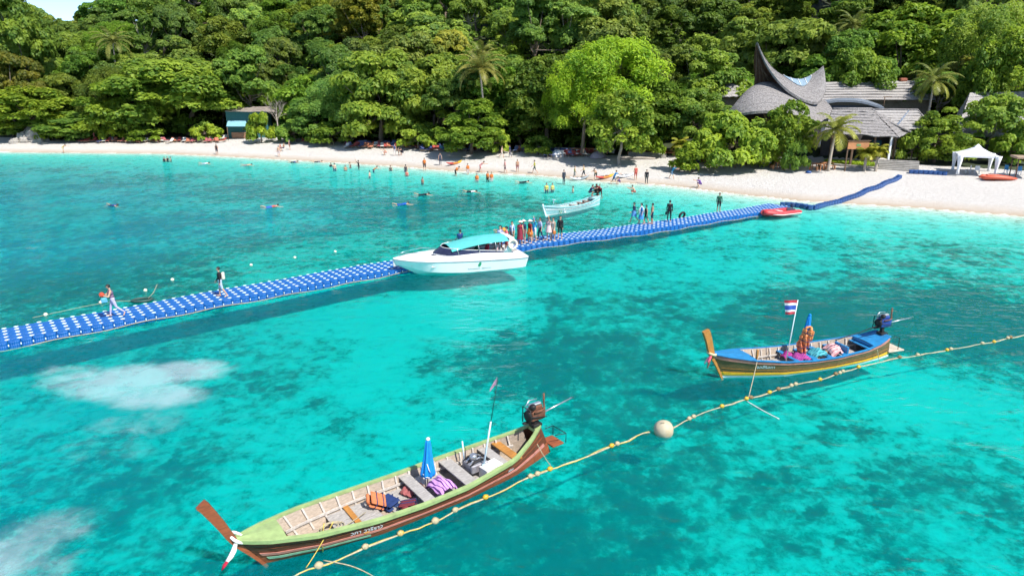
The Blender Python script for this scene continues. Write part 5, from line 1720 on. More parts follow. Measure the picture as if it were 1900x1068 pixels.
# windscreen wraps round the front and sides
m2 = MB(); lo, hi = [], []
for i in range(25):
    a = -math.pi / 2 + math.pi * i / 24
    cx = .075 * Ls
    fx, fy = math.cos(a), math.sin(a)
    x = cx + fx * 1.15 if abs(i - 12) < 12 else cx
    lo.append(Vector((cx + fx * 1.25, fy * 1.10, 1.29))); hi.append(Vector((cx - .32 + fx * 1.05, fy * .98, 1.72)))
lo = [Vector((-.36 * Ls, -1.10, 1.22))] + lo + [Vector((-.36 * Ls, 1.10, 1.22))]
hi = [Vector((-.36 * Ls, -1.03, 1.26))] + hi + [Vector((-.36 * Ls, 1.03, 1.26))]
hi[1].z = hi[-2].z = 1.62
m2.rings([lo, hi], False, False, True); m2.rings([[p * .985 + Vector((0, 0, .02)) for p in lo], [p * .985 + Vector((0, 0, .02)) for p in hi]][::-1], False, False, True)
m2.build("windscreen", GLASS_DARK, sp)
m2 = MB(); m2.tube(hi, .022, 6); m2.build("windscreen_frame", GEL, sp)
# canopy on a swept arch
m2 = MB(); rr, rb_ = [], []
for i in range(13):
    u = i / 12
    x = (.115 - .47 * u) * Ls
    z = 1.74 + .44 * math.sin(math.pi / 2 * min(1, u * 1.25 + .05)) + .02 * u
    rr.append([Vector((x, v * (1.12 - .08 * abs(u - .5)), z - .17 * v * v * (1 if abs(v) < .99 else 1.15))) for v in [j / 8 * 2 - 1 for j in range(9)]])
    rb_.append([p - Vector((0, 0, .03)) for p in rr[-1]])
m2.rings(rr, False, False, True); m2.rings(rb_[::-1], False, False, True)
for side in (0, -1): m2.rings([[r_[side] for r_ in rr], [r_[side] for r_ in rb_]], False, False, True)
m2.rings([rr[0], rb_[0]], False, False, True); m2.rings([rb_[-1], rr[-1]], False, False, True)
m2.build("canopy", CANOPY, sp)
for side in (-1, 1):
    for u, xo in ((.1, .06), (.45, -.11), (.75, -.25)):
        m2 = MB(); m2.tube([(xo * Ls, side * 1.08, 1.26), (xo * Ls + .12, side * 1.06, 1.70 + .35 * min(1, u * 1.5))], .022, 6); m2.build("canopy_post", STEEL, sp)
    m2 = MB(); q = []
    for (x, z, w) in ((-.33, 1.18, .55), (-.355, 1.55, .42), (-.375, 1.85, .34), (-.375, 2.12, .30)):
        c = Vector((x * Ls, side * (1.12 - .05 * (z - 1.1)), z)); q.append([c + Vector((-w / 2, -.05, 0)), c + Vector((w / 2, -.05, 0)), c + Vector((w / 2, .05, 0)), c + Vector((-w / 2, .05, 0))])
    m2.rings(q, True, True, True); m2.build("arch_leg", GEL, sp)
m2 = MB(); m2.bbox((-.375 * Ls, 0, 2.16), (.36, 2.15, .09), .03); m2.build("arch_top", GEL, sp)
for k in (-1, 1):
    m2 = MB(); m2.tube([(.16 * Ls, k * .95, 1.32), (.30 * Ls, k * .72, 1.55), (.44 * Ls, k * .28, 1.52), (.49 * Ls, 0, 1.5)], .018, 6); m2.build("bow_rail", STEEL, sp)
lbm = MB(); lbm.tube([(.27 * math.cos(a), 0, .27 * math.sin(a)) for a in [i * 2 * math.pi / 24 for i in range(25)]], .075, 8)
tag(lbm.build("lifebuoy", paint("lifebuoy_pale", (.72, .62, .52), rough=.5, var=.1), None, local(sp, (-.375 * Ls, 1.24, 1.62)), (.1, 0, head_s)), "pale round lifebuoy hung on the speedboat's arch", "lifebuoy")
# logo and name on the near side (port, +y)
GREENM = paint("green_logo", (.03, .30, .16), rough=.5, var=.1)
def sp_side(t, f):
    b, zsh, zkn, zch, zk = sp_sec(t)
    k = max(0, (t - .7) / .3)
    w0, w1 = b * (.84 - .45 * k), b * (1.0 - .03 * k)
    z = zch + (zkn - zch) * f
    return Vector((spx(t, z), w0 + (w1 - w0) * f + .012, z))
m2 = MB(); q = []
for i in range(14):
    a = i * 2 * math.pi / 14
    q.append(sp_side(.40 + .020 * math.sin(a) * .62 - .004 * math.cos(a), .68 + .22 * math.cos(a)))
m2.add(q, [tuple(range(14))]); m2.build("leaf_logo", GREENM, sp)
me = text_mesh("name_lettering", "BANANA  BEACH", .17, paint("grey_letters", (.30, .30, .33), rough=.5, var=.1))
co = np.empty(len(me.vertices) * 3, dtype=np.float32); me.vertices.foreach_get("co", co); co = co.reshape(-1, 3)
out = [tuple(sp_side(.40 - a * 1.15 / Ls, .24 + b_ / .85) + Vector((0, max(c_, 0), 0))) for a, b_, c_ in co.tolist()]
me.vertices.foreach_set("co", np.array(out, dtype=np.float32).reshape(-1)); me.update()
link_mesh("name_lettering", me, sp)
sp.scale = (1, 1, .92)

# ---- red inflatable dinghy
RED_T = paint("red_inflatable", (.50, .035, .045), rough=.5, var=.12, scale=3, dirt=(.55, .15, .13), dirt_amt=.4)
WHITE_T = paint("white_inflatable_trim", (.72, .68, .64), rough=.5, var=.1)
c0, c1 = Vector((22.3, 59.9, 0)), Vector((26.0, 61.8, 0))
dd_ = c0 - c1
dg_ = empty("inflatable_dinghy", (c0 + c1) / 2, math.atan2(dd_.y, dd_.x), "red and white inflatable dinghy tied to the pontoon's beach end", "dinghy")
Ld = dd_.length
for side in (-1, 1):
    m2 = MB(); path, rad = [], []
    for i in range(16):
        u = i / 15
        x = -Ld / 2 + u * Ld
        y = side * (.62 if u < .65 else .62 * math.cos((u - .65) / .35 * math.pi / 2) ** .7)
        path.append((x, y, .22 + .16 * max(0, u - .6) / .4)); rad.append(.23 if u > .08 else .06 + .17 * u / .08)
    m2.tube(path, rad, 12); m2.build("side_tube", RED_T, dg_)
    m2 = MB(); m2.tube([(p[0], p[1] + side * .20, p[2] - .06) for p in path[1:-2]], .045, 6); m2.build("rubbing_strip", WHITE_T, dg_)
m2 = MB(); m2.bbox((-.1, 0, .10), (Ld * .8, 1.0, .06), .02); m2.build("floor", GREYLINE, dg_)
m2 = MB(); m2.bbox((-Ld * .33, 0, .32), (.06, 1.0, .42), .01); m2.build("transom", GREYLINE, dg_)
m2 = MB(); m2.bbox((0, 0, .34), (.28, 1.1, .05), .01); m2.build("seat", WHITE_T, dg_)
m2 = MB(); m2.bbox((-Ld * .37, 0, .72), (.34, .26, .34), .06); m2.bbox((-Ld * .37, 0, .35), (.12, .10, .6), .02); m2.build("outboard_motor", paint("motor_navy", (.02, .035, .10), rough=.35, var=.2), dg_)
# ================================================================= buildings and things at the back of the beach
def mat_thatch(name, col, col2, scale=1.0):
    m, nt, N, L, b = nodes_of(name)
    t = N.new("ShaderNodeTexCoord")
    n1 = N.new("ShaderNodeTexNoise"); n1.inputs["Scale"].default_value = 2.2 * scale; n1.inputs["Detail"].default_value = 8; n1.inputs["Roughness"].default_value = .75
    mpn = N.new("ShaderNodeMapping"); mpn.inputs["Scale"].default_value = (2.2, 2.2, .8)
    L.new(t.outputs["Object"], mpn.inputs["Vector"]); L.new(mpn.outputs["Vector"], n1.inputs["Vector"])
    rp = N.new("ShaderNodeValToRGB"); e = rp.color_ramp.elements
    e[0].position, e[0].color = .32, (*col2, 1)
    e[1].position, e[1].color = .62, (*col, 1)
    L.new(n1.outputs["Fac"], rp.inputs["Fac"]); L.new(rp.outputs["Color"], b.inputs["Base Color"])
    b.inputs["Roughness"].default_value = .95; b.inputs["Specular IOR Level"].default_value = .1
    bp = N.new("ShaderNodeBump"); bp.inputs["Strength"].default_value = .8; bp.inputs["Distance"].default_value = .12
    L.new(n1.outputs["Fac"], bp.inputs["Height"]); L.new(bp.outputs["Normal"], b.inputs["Normal"])
    return m
THATCH = mat_thatch("grey_thatch", (.31, .295, .29), (.125, .115, .11))
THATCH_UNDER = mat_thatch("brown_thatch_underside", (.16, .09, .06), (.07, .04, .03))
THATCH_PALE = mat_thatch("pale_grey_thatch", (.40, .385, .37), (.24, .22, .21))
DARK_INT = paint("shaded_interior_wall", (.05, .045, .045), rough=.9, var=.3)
POST = wood("dark_post", (.13, .085, .055), (4, 4, 1))
STONE = paint("grey_stone", (.33, .31, .28), rough=.95, var=.25, scale=2.5, dirt=(.18, .17, .15), dirt_amt=.7, bump=.5, bscale=8)
GREEN_WALL = paint("teal_wall", (.03, .13, .13), rough=.8, var=.2)
AWNING = paint("pale_blue_awning", (.20, .42, .50), rough=.7, var=.1, dirt=(.35, .45, .5), dirt_amt=.5)
SIGN_WOOD = wood("orange_board", (.48, .22, .10), (1, 8, 8), var=.15)

def spline(pts, n):
    """smooth curve through 3D points"""
    pts = [Vector(p) for p in pts]
    out = []
    m = len(pts) - 1
    for k in range(n):
        u = k / (n - 1) * m
        i = min(int(u), m - 1); t = u - i
        p0, p1, p2, p3 = pts[max(i - 1, 0)], pts[i], pts[i + 1], pts[min(i + 2, m)]
        out.append(.5 * ((2 * p1) + (-p0 + p2) * t + (2 * p0 - 5 * p1 + 4 * p2 - p3) * t * t + (-p0 + 3 * p1 - 3 * p2 + p3) * t ** 3))
    return out

def shell(name, top, low, parent, org, mat, under, sag=0.0, thick=.28, rows=9):
    """thatched surface between two curves: a strip of overlapping courses on top, dark underside below"""
    n = len(top)
    mb = MB()
    def pt(i, v):
        p = top[i].lerp(low[i], v)
        p = p + Vector((0, 0, -sag * 4 * v * (1 - v)))
        return p - org
    rr = [[pt(i, j / rows) for i in range(n)] for j in range(rows + 1)]
    # courses: each row's lower edge stands a little proud
    up = []
    for j in range(rows):
        up.append(rr[j])
        up.append([p + Vector((0, -.01, .02)) for p in rr[j + 1]])
    mb.cur = 0
    mb.rings(up, False, False, False)
    dn = [[p + Vector((0, .02, -thick)) for p in r_] for r_ in rr]
    mb.cur = 1
    mb.rings(dn[::-1], False, False, True)
    mb.cur = 0
    edge_top = up[-1]; mb.rings([edge_top, dn[-1]], False, False, False)
    mb.rings([dn[0], up[0]], False, False, False)
    for k in (0, -1):
        mb.rings([[r_[k] for r_ in up], [dn[int(i / len(up) * len(dn))][k] for i in range(len(up))]], False, False, False)
    return mb.build(name, [mat, under], parent)

# ---- restaurant: swooping saddle roof over a broad leaf-shaped roof
Y0 = 95.0
g0 = ground_z(33, Y0)
org = Vector((36, Y0, g0))
rest_o = empty("thatched_restaurant", org, 0, "large thatched restaurant with a swooping horn-shaped roof", "building")
A = lambda px, py, dy: at_depth(px, py, Y0 + dy)
ridge = spline([A(1404, 80, 0), A(1414, 100, .2), A(1432, 124, .2), A(1456, 141, .2), A(1484, 147, .2), A(1508, 137, .2), A(1528, 122, 0)], 30)
front = spline([A(1407, 84, -.4), A(1420, 115, -1.6), A(1440, 145, -2.8), A(1466, 170, -3.6), A(1496, 186, -4.0), A(1520, 188, -3.6), A(1533, 165, -1.6)], 30)
back = spline([A(1402, 84, 1.2), A(1399, 120, 3.0), A(1410, 148, 4.4), A(1450, 165, 5.0), A(1484, 170, 5.0), A(1514, 165, 4.0), A(1530, 148, 1.8)], 30)
shell("saddle_roof_front", ridge, front, rest_o, org, THATCH, THATCH_UNDER, -.25, .3, 10)
shell("saddle_roof_back", ridge, back, rest_o, org, THATCH, THATCH_UNDER, -.2, .3, 10)
# the dark gable infill seen below the spire
mb = MB()
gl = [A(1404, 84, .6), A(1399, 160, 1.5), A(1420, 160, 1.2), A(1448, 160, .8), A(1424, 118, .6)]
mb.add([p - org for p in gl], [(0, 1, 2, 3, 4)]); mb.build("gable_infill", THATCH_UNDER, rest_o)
for k in range(5):
    a_, b_ = A(1405 + 2 * k, 92 + 9 * k, .4), A(1402 + 9 * k, 158, .5)
    mb = MB(); mb.tube([a_ - org, b_ - org], .07, 6); mb.build("gable_pole", POST, rest_o)
# skylight panel with pale battens in the saddle
sk = MB()
sk_top = spline([A(1462, 137, -.25), A(1480, 143, -.3), A(1502, 135, -.3)], 9)
sk_low = spline([A(1466, 141, -.9), A(1486, 155, -1.35), A(1501, 140, -.7)], 9)
def pane_pt(i, v, lift):
    k = 14 + i * 1.15; k0 = int(k); w_ = .42 * math.sin(math.pi * (i + .6) / 9.2)
    vv = .03 + v * w_
    p = ridge[k0].lerp(ridge[min(k0 + 1, 29)], k - k0).lerp(front[k0].lerp(front[min(k0 + 1, 29)], k - k0), vv)
    return p - org + Vector((0, -.06, .25 * 4 * vv * (1 - vv) + .07 + lift))
for i in range(8):
    m2 = MB()
    q = [pane_pt(i, 0, 0), pane_pt(i + 1, 0, 0), pane_pt(i + 1, 1, 0), pane_pt(i, 1, 0)]
    m2.add(q + [p - Vector((0, 0, .05)) for p in q], [(3, 2, 1, 0), (4, 5, 6, 7), (0, 1, 5, 4), (1, 2, 6, 5), (2, 3, 7, 6), (3, 0, 4, 7)])
    m2.build("skylight_pane", paint("skylight_blue", (.24, .33, .40), rough=.25, var=.15), rest_o)
for i in range(0, 9, 2):
    m2 = MB(); m2.tube([pane_pt(i, 0, .03), pane_pt(i, 1, .03)], .05, 5); m2.build("skylight_batten", WHITE_PAINT, rest_o)
# broad lower roof
lr_ridge = spline([A(1352, 212, -3.0), A(1368, 187, -2.0), A(1390, 164, -1.0), A(1418, 152, 0), A(1452, 158, .5), A(1490, 172, .8), A(1534, 190, 0)], 30)
lr_front = spline([A(1352, 214, -3.2), A(1368, 212, -5.0), A(1398, 207, -6.5), A(1432, 206, -7.0), A(1470, 212, -7.0), A(1510, 224, -6.5), A(1556, 238, -5.0)], 30)
lr_back = spline([A(1354, 212, -2.5), A(1372, 195, 2), A(1396, 176, 4), A(1420, 168, 6), A(1454, 172, 6.5), A(1492, 182, 6), A(1534, 196, 4)], 30)
shell("leaf_roof_front", lr_ridge, lr_front, rest_o, org, THATCH, THATCH_UNDER, -.55, .3, 11)
shell("leaf_roof_back", lr_ridge, lr_back, rest_o, org, THATCH, THATCH_UNDER, -.3, .3, 8)
# interior wall, props
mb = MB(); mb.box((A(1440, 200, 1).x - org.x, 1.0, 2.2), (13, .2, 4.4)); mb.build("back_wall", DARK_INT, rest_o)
for px in (1375, 1400, 1428, 1460, 1500, 1540):
    c = A(px, 210, -3.5)
    gz = ground_z(c.x, Y0 - 3.5)
    mb = MB(); mb.tube([(c.x - org.x, -3.5, gz - g0 - .2), (c.x - org.x + .2, -3.3, 4.1)], .13, 8); mb.build("roof_post", POST, rest_o)
mb = MB(); a_ = A(1417, 207, -5.5) - org; mb.tube([a_, a_ + Vector((1.5, -.2, -3.6))], .12, 7); mb.build("slanted_prop", wood("pale_prop", (.3, .2, .13)), rest_o)

def course_roof(name, parent, org, ridge_pts, eave_pts, mat, rows, per_row=True, under=None, lift=.06):
    """straight roof slope built from thatch courses, one object each, lapped like shingles"""
    (r0, r1), (e0, e1) = ridge_pts, eave_pts
    n = 10
    rr_ = np.random.default_rng(int(abs(r0.x * 100)))
    nrm = (e1 - e0).cross(r0 - e0)
    if nrm.z < 0: nrm = -nrm
    nrm.normalize()
    for j in range(rows):
        v0, v1 = j / rows, (j + 1.18) / rows
        v1 = min(v1, 1.02)
        mb = MB()
        a0 = [r0.lerp(e0, v0).lerp(r1.lerp(e1, v0), i / n) for i in range(n + 1)]
        a1 = [r0.lerp(e0, v1).lerp(r1.lerp(e1, v1), i / n) for i in range(n + 1)]
        top = [p - org + nrm * .01 for p in a0]
        bot = [p - org + nrm * (lift + .03 + rr_.normal() * .02) + Vector((0, 0, rr_.normal() * .03)) for p in a1]
        b2 = [p - nrm * .11 for p in bot]
        t2 = [p - nrm * .12 for p in top]
        mb.rings([top, bot, b2, t2, top], False, False, False)
        mb.build(name, mat, parent)

# ---- right-hand pavilions of the restaurant
Y1 = 86.0
pav = empty("thatched_pavilion", (44.5, Y1, ground_z(44, Y1)), 0, "low hipped thatched pavilion with grey roof behind the wooden notice board", "building")
po = Vector(pav.location)
B = lambda px, py, dy: at_depth(px, py, Y1 + dy)
rg = (B(1545, 203, 2), B(1617, 203, 2))
course_roof("thatch_course", pav, po, rg, (B(1528, 246, -2.5), B(1665, 254, -3.2)), THATCH, 9)
course_roof("thatch_course", pav, po, (B(1617, 203, 2), B(1618, 203.5, 2.05)), (B(1667, 254, -3.2), B(1692, 243, 2.5)), THATCH, 9)
course_roof("thatch_course", pav, po, (B(1545, 203, 2), B(1617, 203, 2)), (B(1535, 225, 6), B(1650, 225, 6)), THATCH, 6)
mb = MB(); mb.tube([B(1617, 202, 2) - po, B(1640, 222, 1) - po, B(1690, 245, -.6) - po], [.16, .16, .14], 7); mb.build("hip_ridge", THATCH, pav)
mb = MB(); mb.tube([B(1545, 202, 2) - po, B(1617, 202, 2) - po], .15, 7); mb.build("ridge_roll", THATCH, pav)
for px, dy in ((1545, -2.4), (1585, -2.4), (1625, -2.4), (1655, -2.4), (1680, 1.5)):
    c = B(px, 250, dy); gz = ground_z(c.x, Y1 + dy)
    mb = MB(); mb.box((c.x - po.x, dy, (gz - po.z + c.z - po.z) / 2 + .1), (.22, .22, c.z - gz)); mb.build("post", WHITE_PAINT if px == 1655 else POST, pav)
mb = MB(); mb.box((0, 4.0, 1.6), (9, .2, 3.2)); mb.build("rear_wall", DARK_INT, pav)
mb = MB(); mb.box((2.5, 3.6, 1.2), (1.2, .1, 2.2)); mb.build("doorway", paint("teal_door", (.02, .12, .2), rough=.6, var=.2), pav)

pav2 = empty("thatched_pavilion", (49.5, 90, ground_z(49, 90)), 0, "smaller hipped thatched roof at the right end of the restaurant", "building")
po2 = Vector(pav2.location)
B2 = lambda px, py, dy: at_depth(px, py, 89 + dy)
course_roof("thatch_course", pav2, po2, (B2(1620, 204, 1.5), B2(1702, 205, 1.5)), (B2(1655, 240, -3), B2(1717, 240, -3)), THATCH_PALE, 7)
course_roof("thatch_course", pav2, po2, (B2(1702, 205, 1.5), B2(1703, 205, 1.55)), (B2(1718, 240, -3), B2(1728, 228, 3)), THATCH_PALE, 7)
mb = MB(); mb.tube([B2(1618, 203, 1.5) - po2, B2(1703, 204, 1.5) - po2, B2(1718, 224, -.5) - po2], .13, 7); mb.build("ridge_roll", THATCH, pav2)
mb = MB(); mb.tube([B2(1686, 206, 1.4) - po2, B2(1660, 238, -2.9) - po2], .11, 6); mb.build("valley_roll", paint("blue_grey_ridge", (.14, .18, .24), rough=.9, var=.2), pav2)
for px in (1665, 1712):
    c = B2(px, 238, -2.6); gz = ground_z(c.x, 86.4)
    mb = MB(); mb.box((c.x - po2.x, c.y - po2.y, (gz + c.z) / 2 - po2.z), (.2, .2, c.z - gz)); mb.build("post", POST, pav2)

arc = empty("arched_roof", at_depth(1585, 195, 98), 0, "dark blue-grey arched roof band between the swooping roof and the long roof", "building")
ao = Vector(arc.location)
C_ = lambda px, py, dy: at_depth(px, py, 98 + dy)
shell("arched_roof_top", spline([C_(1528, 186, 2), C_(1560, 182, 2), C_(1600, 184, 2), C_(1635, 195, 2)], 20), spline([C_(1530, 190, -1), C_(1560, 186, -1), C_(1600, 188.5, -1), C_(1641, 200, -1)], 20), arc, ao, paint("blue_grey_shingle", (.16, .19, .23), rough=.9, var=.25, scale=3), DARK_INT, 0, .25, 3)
gz = ground_z(ao.x, 99)
mb = MB(); c0_, c1_ = C_(1528, 196, .8) - ao, C_(1632, 199, .8) - ao
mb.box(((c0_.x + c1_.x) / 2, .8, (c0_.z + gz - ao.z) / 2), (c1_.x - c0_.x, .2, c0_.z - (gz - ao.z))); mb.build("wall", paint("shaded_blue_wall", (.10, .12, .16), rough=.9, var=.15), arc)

lo_ = at_depth(1640, 185, 108)
long_r = empty("long_roofed_hall", Vector((lo_.x, 108, ground_z(lo_.x, 108))), 0, "long hall with pale lapped thatch roof behind the restaurant", "building")
lo = Vector(long_r.location)
D = lambda px, py, dy: at_depth(px, py, 108 + dy)
course_roof("thatch_course", long_r, lo, (D(1510, 153, 3), D(1740, 149, 3)), (D(1500, 186, -3), D(1735, 186, -3)), THATCH_PALE, 7, lift=.14)
course_roof("thatch_course", long_r, lo, (D(1510, 153, 3), D(1740, 149, 3)), (D(1510, 175, 8), D(1740, 175, 8)), THATCH_PALE, 5)
mb = MB(); w0_, w1_ = D(1510, 186, -1.5) - lo, D(1730, 186, -1.5) - lo
mb.box(((w0_.x + w1_.x) / 2, -1.2, w0_.z / 2), (w1_.x - w0_.x, .2, w0_.z)); mb.build("wall", wood("pale_wall_boards", (.36, .29, .22), (6, 6, 1)), long_r)
mb = MB(); mb.bbox(D(1676, 148, 2.8) - lo, (1.1, .6, .5), .1); mb.build("roof_cowl", paint("red_brown_cowl", (.3, .1, .06), rough=.8, var=.2), long_r)
mb = MB(); c = D(1642, 180, -3.6) - lo; mb.tube([c, c - Vector((0, 0, 2))], .06, 6); mb.box(c + Vector((.4, 0, 0)), (1.2, .1, .12)); mb.build("lamp_bracket", POST, long_r)

sm = at_depth(1352, 170, 108)
smr = empty("thatched_hut", Vector((sm.x, 108, ground_z(sm.x, 108))), 0, "small pale thatched roof left of the swooping roof, half hidden by trees", "building")
so = Vector(smr.location)
course_roof("thatch_course", smr, so, (at_depth(1330, 160, 110), at_depth(1386, 148, 110)), (at_depth(1318, 182, 106), at_depth(1378, 178, 106)), THATCH_PALE, 5)
mb = MB(); mb.box((0, .2, (at_depth(1350, 180, 107).z - so.z) / 2), (4.5, 3, at_depth(1350, 180, 107).z - so.z)); mb.build("wall", wood("hut_boards", (.3, .22, .15), (6, 6, 1)), smr)

# roof behind the trees at the right edge
rr_o = at_depth(1845, 190, 92)
re = empty("thatched_house", Vector((rr_o.x, 92, ground_z(rr_o.x, 92))), 0, "thatched house behind trees at the picture's right edge", "building")
reo = Vector(re.location)
course_roof("thatch_course", re, reo, (at_depth(1800, 172, 95), at_depth(1960, 168, 95)), (at_depth(1772, 252, 88), at_depth(1975, 252, 88)), THATCH_PALE, 10)
course_roof("thatch_course", re, reo, (at_depth(1800, 172, 95), at_depth(1801, 172, 95)), (at_depth(1772, 252, 88), at_depth(1768, 225, 99)), THATCH_PALE, 10)
zz = at_depth(1850, 250, 90).z - reo.z
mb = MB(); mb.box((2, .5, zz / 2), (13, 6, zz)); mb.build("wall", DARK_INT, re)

# ---- green hut on the left
hx = at_depth(462, 230, 128)
hut = empty("beach_hut", Vector((hx.x, 128, ground_z(hx.x, 128))), 0, "dark teal beach hut with pale blue awning under the trees", "hut")
ho = Vector(hut.location)
E_ = lambda px, py, dy: at_depth(px, py, 128 + dy)
wz = E_(460, 206, 0).z - ho.z
mb = MB(); mb.box((-.3, 1.2, wz / 2), (7.5, 2.4, wz)); mb.build("wall", GREEN_WALL, hut)
course_roof("roof_course", hut, ho, (E_(428, 198, 2), E_(500, 198, 2)), (E_(418, 207, -1.2), E_(512, 208, -1.2)), paint("grey_brown_roofing", (.26, .22, .19), rough=.9, var=.25, scale=3), 3)
mb = MB(); a0_, a1_, a2_, a3_ = E_(423, 223, -.1) - ho, E_(456, 223, -.1) - ho, E_(458, 234, -2.2) - ho, E_(420, 234, -2.2) - ho
q = [a0_, a1_, a2_, a3_]; mb.add(q + [p - Vector((0, 0, .08)) for p in q], [(3, 2, 1, 0), (4, 5, 6, 7), (0, 1, 5, 4), (1, 2, 6, 5), (2, 3, 7, 6), (3, 0, 4, 7)]); mb.build("awning", AWNING, hut)
for px in (421, 457):
    c = E_(px, 234, -2.1) - ho; gz = ground_z(c.x + ho.x, 125.9) - ho.z
    mb = MB(); mb.tube([(c.x, c.y, gz - .1), (c.x, c.y, c.z)], .06, 6); mb.build("awning_post", POST, hut)
mb = MB(); mb.box((-1.6, -.25, .55), (3.2, .5, 1.0)); mb.build("counter", wood("hut_counter", (.30, .17, .10)), hut)

# ---- wooden notice board
nb = at_depth(1590, 290, 80.5)
board = empty("notice_board", Vector((nb.x, 80.5, ground_z(nb.x, 80.5))), 0, "orange-brown wooden notice board on posts by the short coconut palm", "sign")
zt = at_depth(1590, 262, 80.5).z - board.location.z; zb_ = at_depth(1590, 277, 80.5).z - board.location.z
for k in range(4):
    mb = MB(); h_ = (zt - zb_) / 4
    mb.bbox((0, 0, zb_ + h_ * (k + .5)), (2.45, .07, h_ - .02), .01); mb.build("board", SIGN_WOOD, board)
mb = MB(); mb.bbox((0, -.06, (zt + zb_) / 2 + .02), (.5, .02, .26), .005); mb.build("green_panel", paint("green_panel", (.12, .26, .10), rough=.6, var=.2), board)
for x in (-1.15, 1.15):
    mb = MB(); mb.bbox((x, .09, zt / 2), (.13, .13, zt + .2), .01); mb.build("post", POST, board)
mb = MB(); mb.bbox((0, .02, zt + .06), (2.7, .35, .06), .01); mb.build("capping", POST, board)
# orange counter and wooden benches near it
def timber_table(px, py, y, label, col=None):
    c = at_depth(px, py, y); z = ground_z(c.x, y)
    o = empty("wooden_table", (c.x, y, z), px * .3, label, "table", "wooden tables on the restaurant terrace")
    mt = col or SIGN_WOOD
    mb = MB(); mb.bbox((0, 0, .74), (1.5, .8, .06), .01); mb.build("table_top", mt, o)
    for sx in (-.62, .62):
        for sy in (-.3, .3):
            mb = MB(); mb.bbox((sx, sy, .36), (.08, .08, .72), .006); mb.build("leg", mt, o)
    for sy in (-.75, .75):
        mb = MB(); mb.bbox((0, sy, .44), (1.4, .3, .05), .008); mb.build("bench_seat", mt, o)
        for sx in (-.55, .55):
            mb = MB(); mb.bbox((sx, sy, .21), (.07, .25, .42), .006); mb.build("bench_leg", mt, o)
    return o
for i, (px, y, lab) in enumerate(((1070, 101, "left of the pale forked tree, first from the wall"), (1095, 100.5, "left of the pale forked tree, second"), (1120, 100, "just left of the pale forked tree"), (1180, 98, "just right of the pale forked tree"),
                                (1205, 97.5, "second right of the pale forked tree"), (1225, 97, "third right of the pale forked tree"), (1245, 96.5, "beside the tiny yellow palm"), (1450, 84, "by the large bright shrub"), (1525, 82, "left of the short coconut palm"), (1540, 82.3, "at the short coconut palm's foot"))):
    timber_table(px, 260, y, "wooden table with benches, " + lab)

# ---- terrace edging, steps
def stone_wall(p0, p1, h, label, name="terrace_wall", n=None):
    d = p1 - p0; L_ = d.length
    o = empty(name, p0, math.atan2(d.y, d.x), label, "wall"); o["kind"] = "thing"
    n = n or max(2, int(L_ / .9))
    r = np.random.default_rng(int(abs(p0.x) * 10))
    xs = np.sort(np.concatenate([[0], (np.arange(1, n) + r.uniform(-.25, .25, n - 1)) * L_ / n, [L_]]))
    for k in range(n):
        for c in range(2):
            mb = MB(); w = xs[k + 1] - xs[k]
            q = d.normalized() * (xs[k] + w / 2)
            z = ground_z(p0.x + q.x, p0.y + q.y) - p0.z
            mb.bbox((xs[k] + w / 2 + (.1 if c else 0), r.normal() * .015, z + h * (c + .5) / 2 - .08), (w - .03, .4 - .04 * c, h / 2 - .02), .03)
            mb.build("stone", STONE, o)
    return o
stone_wall(gp(955, 277), gp(1140, 284), .7, "low grey stone wall behind the loungers, left of the pale forked tree")
stone_wall(gp(780, 261), gp(868, 262), .5, "low pale wall behind the loungers near the coconut palm")
stone_wall(gp(1545, 307), gp(1628, 314), .35, "low stone edging of the green bed before the notice board")
for (pa, pb, yb, ye, n, wdt, lab) in ((1165, 1235, 293, 284, 4, 5.2, "wide grey steps right of the pale forked tree"), (1640, 1692, 316, 296, 6, 4.2, "grey stone steps up to the restaurant terrace")):
    pm = gp((pa + pb) / 2, yb)
    o = empty("stone_steps", pm, R(-28 if pa > 1500 else -14), lab, "steps")
    for k in range(n):
        mb = MB(); mb.bbox((0, .38 * k, .08 + .16 * k), (wdt, .42, .18), .015); mb.build("step", STONE, o)
# driftwood log
pl = gp(1180, 296)
mb = MB(); mb.tube([(-2.4, .1, .2), (-1, 0, .22), (.8, .05, .2), (2.6, -.1, .16)], [.2, .21, .19, .14], 9)
tag(mb.build("driftwood_log", DEAD, None, pl, (0, 0, R(-5))), "long grey log lying on the sand before the wide steps", "log")
# rocks at the left end
for i, (px, py, s_, lab) in enumerate(((70, 262, 2.4, "largest grey boulder at the left end of the beach"), (45, 264, 1.5, "low grey boulder left of the largest one"), (28, 266, 1.0, "small boulder at the far left of the rocks"), (58, 258, 2.0, "boulder behind the largest one"))):
    r = np.random.default_rng(60 + i)
    c = gp(px, py)
    bm = bmesh.new(); bmesh.ops.create_icosphere(bm, subdivisions=3, radius=1)
    ph = r.uniform(0, 6, 6)
    for v in bm.verts:
        n_ = v.co.normalized()
        k = 1 + .22 * math.sin(3 * n_.x + ph[0]) * math.sin(3 * n_.z + ph[1]) + .14 * math.sin(7 * n_.y + ph[2]) * math.sin(6 * n_.x + ph[3]) + .06 * math.sin(14 * n_.z + ph[4])
        v.co = Vector((n_.x * k * s_ * .9, n_.y * k * s_ * .7, max(-.3, n_.z * k) * s_ * .85 + .15 * s_))
    me = bpy.data.meshes.new("boulder"); bm.to_mesh(me); bm.free(); me.materials.append(STONE)
    tag(link_mesh("boulder", me, None, c, (0, 0, r.uniform(0, 6))), lab, "boulder", "rocks at the beach end")

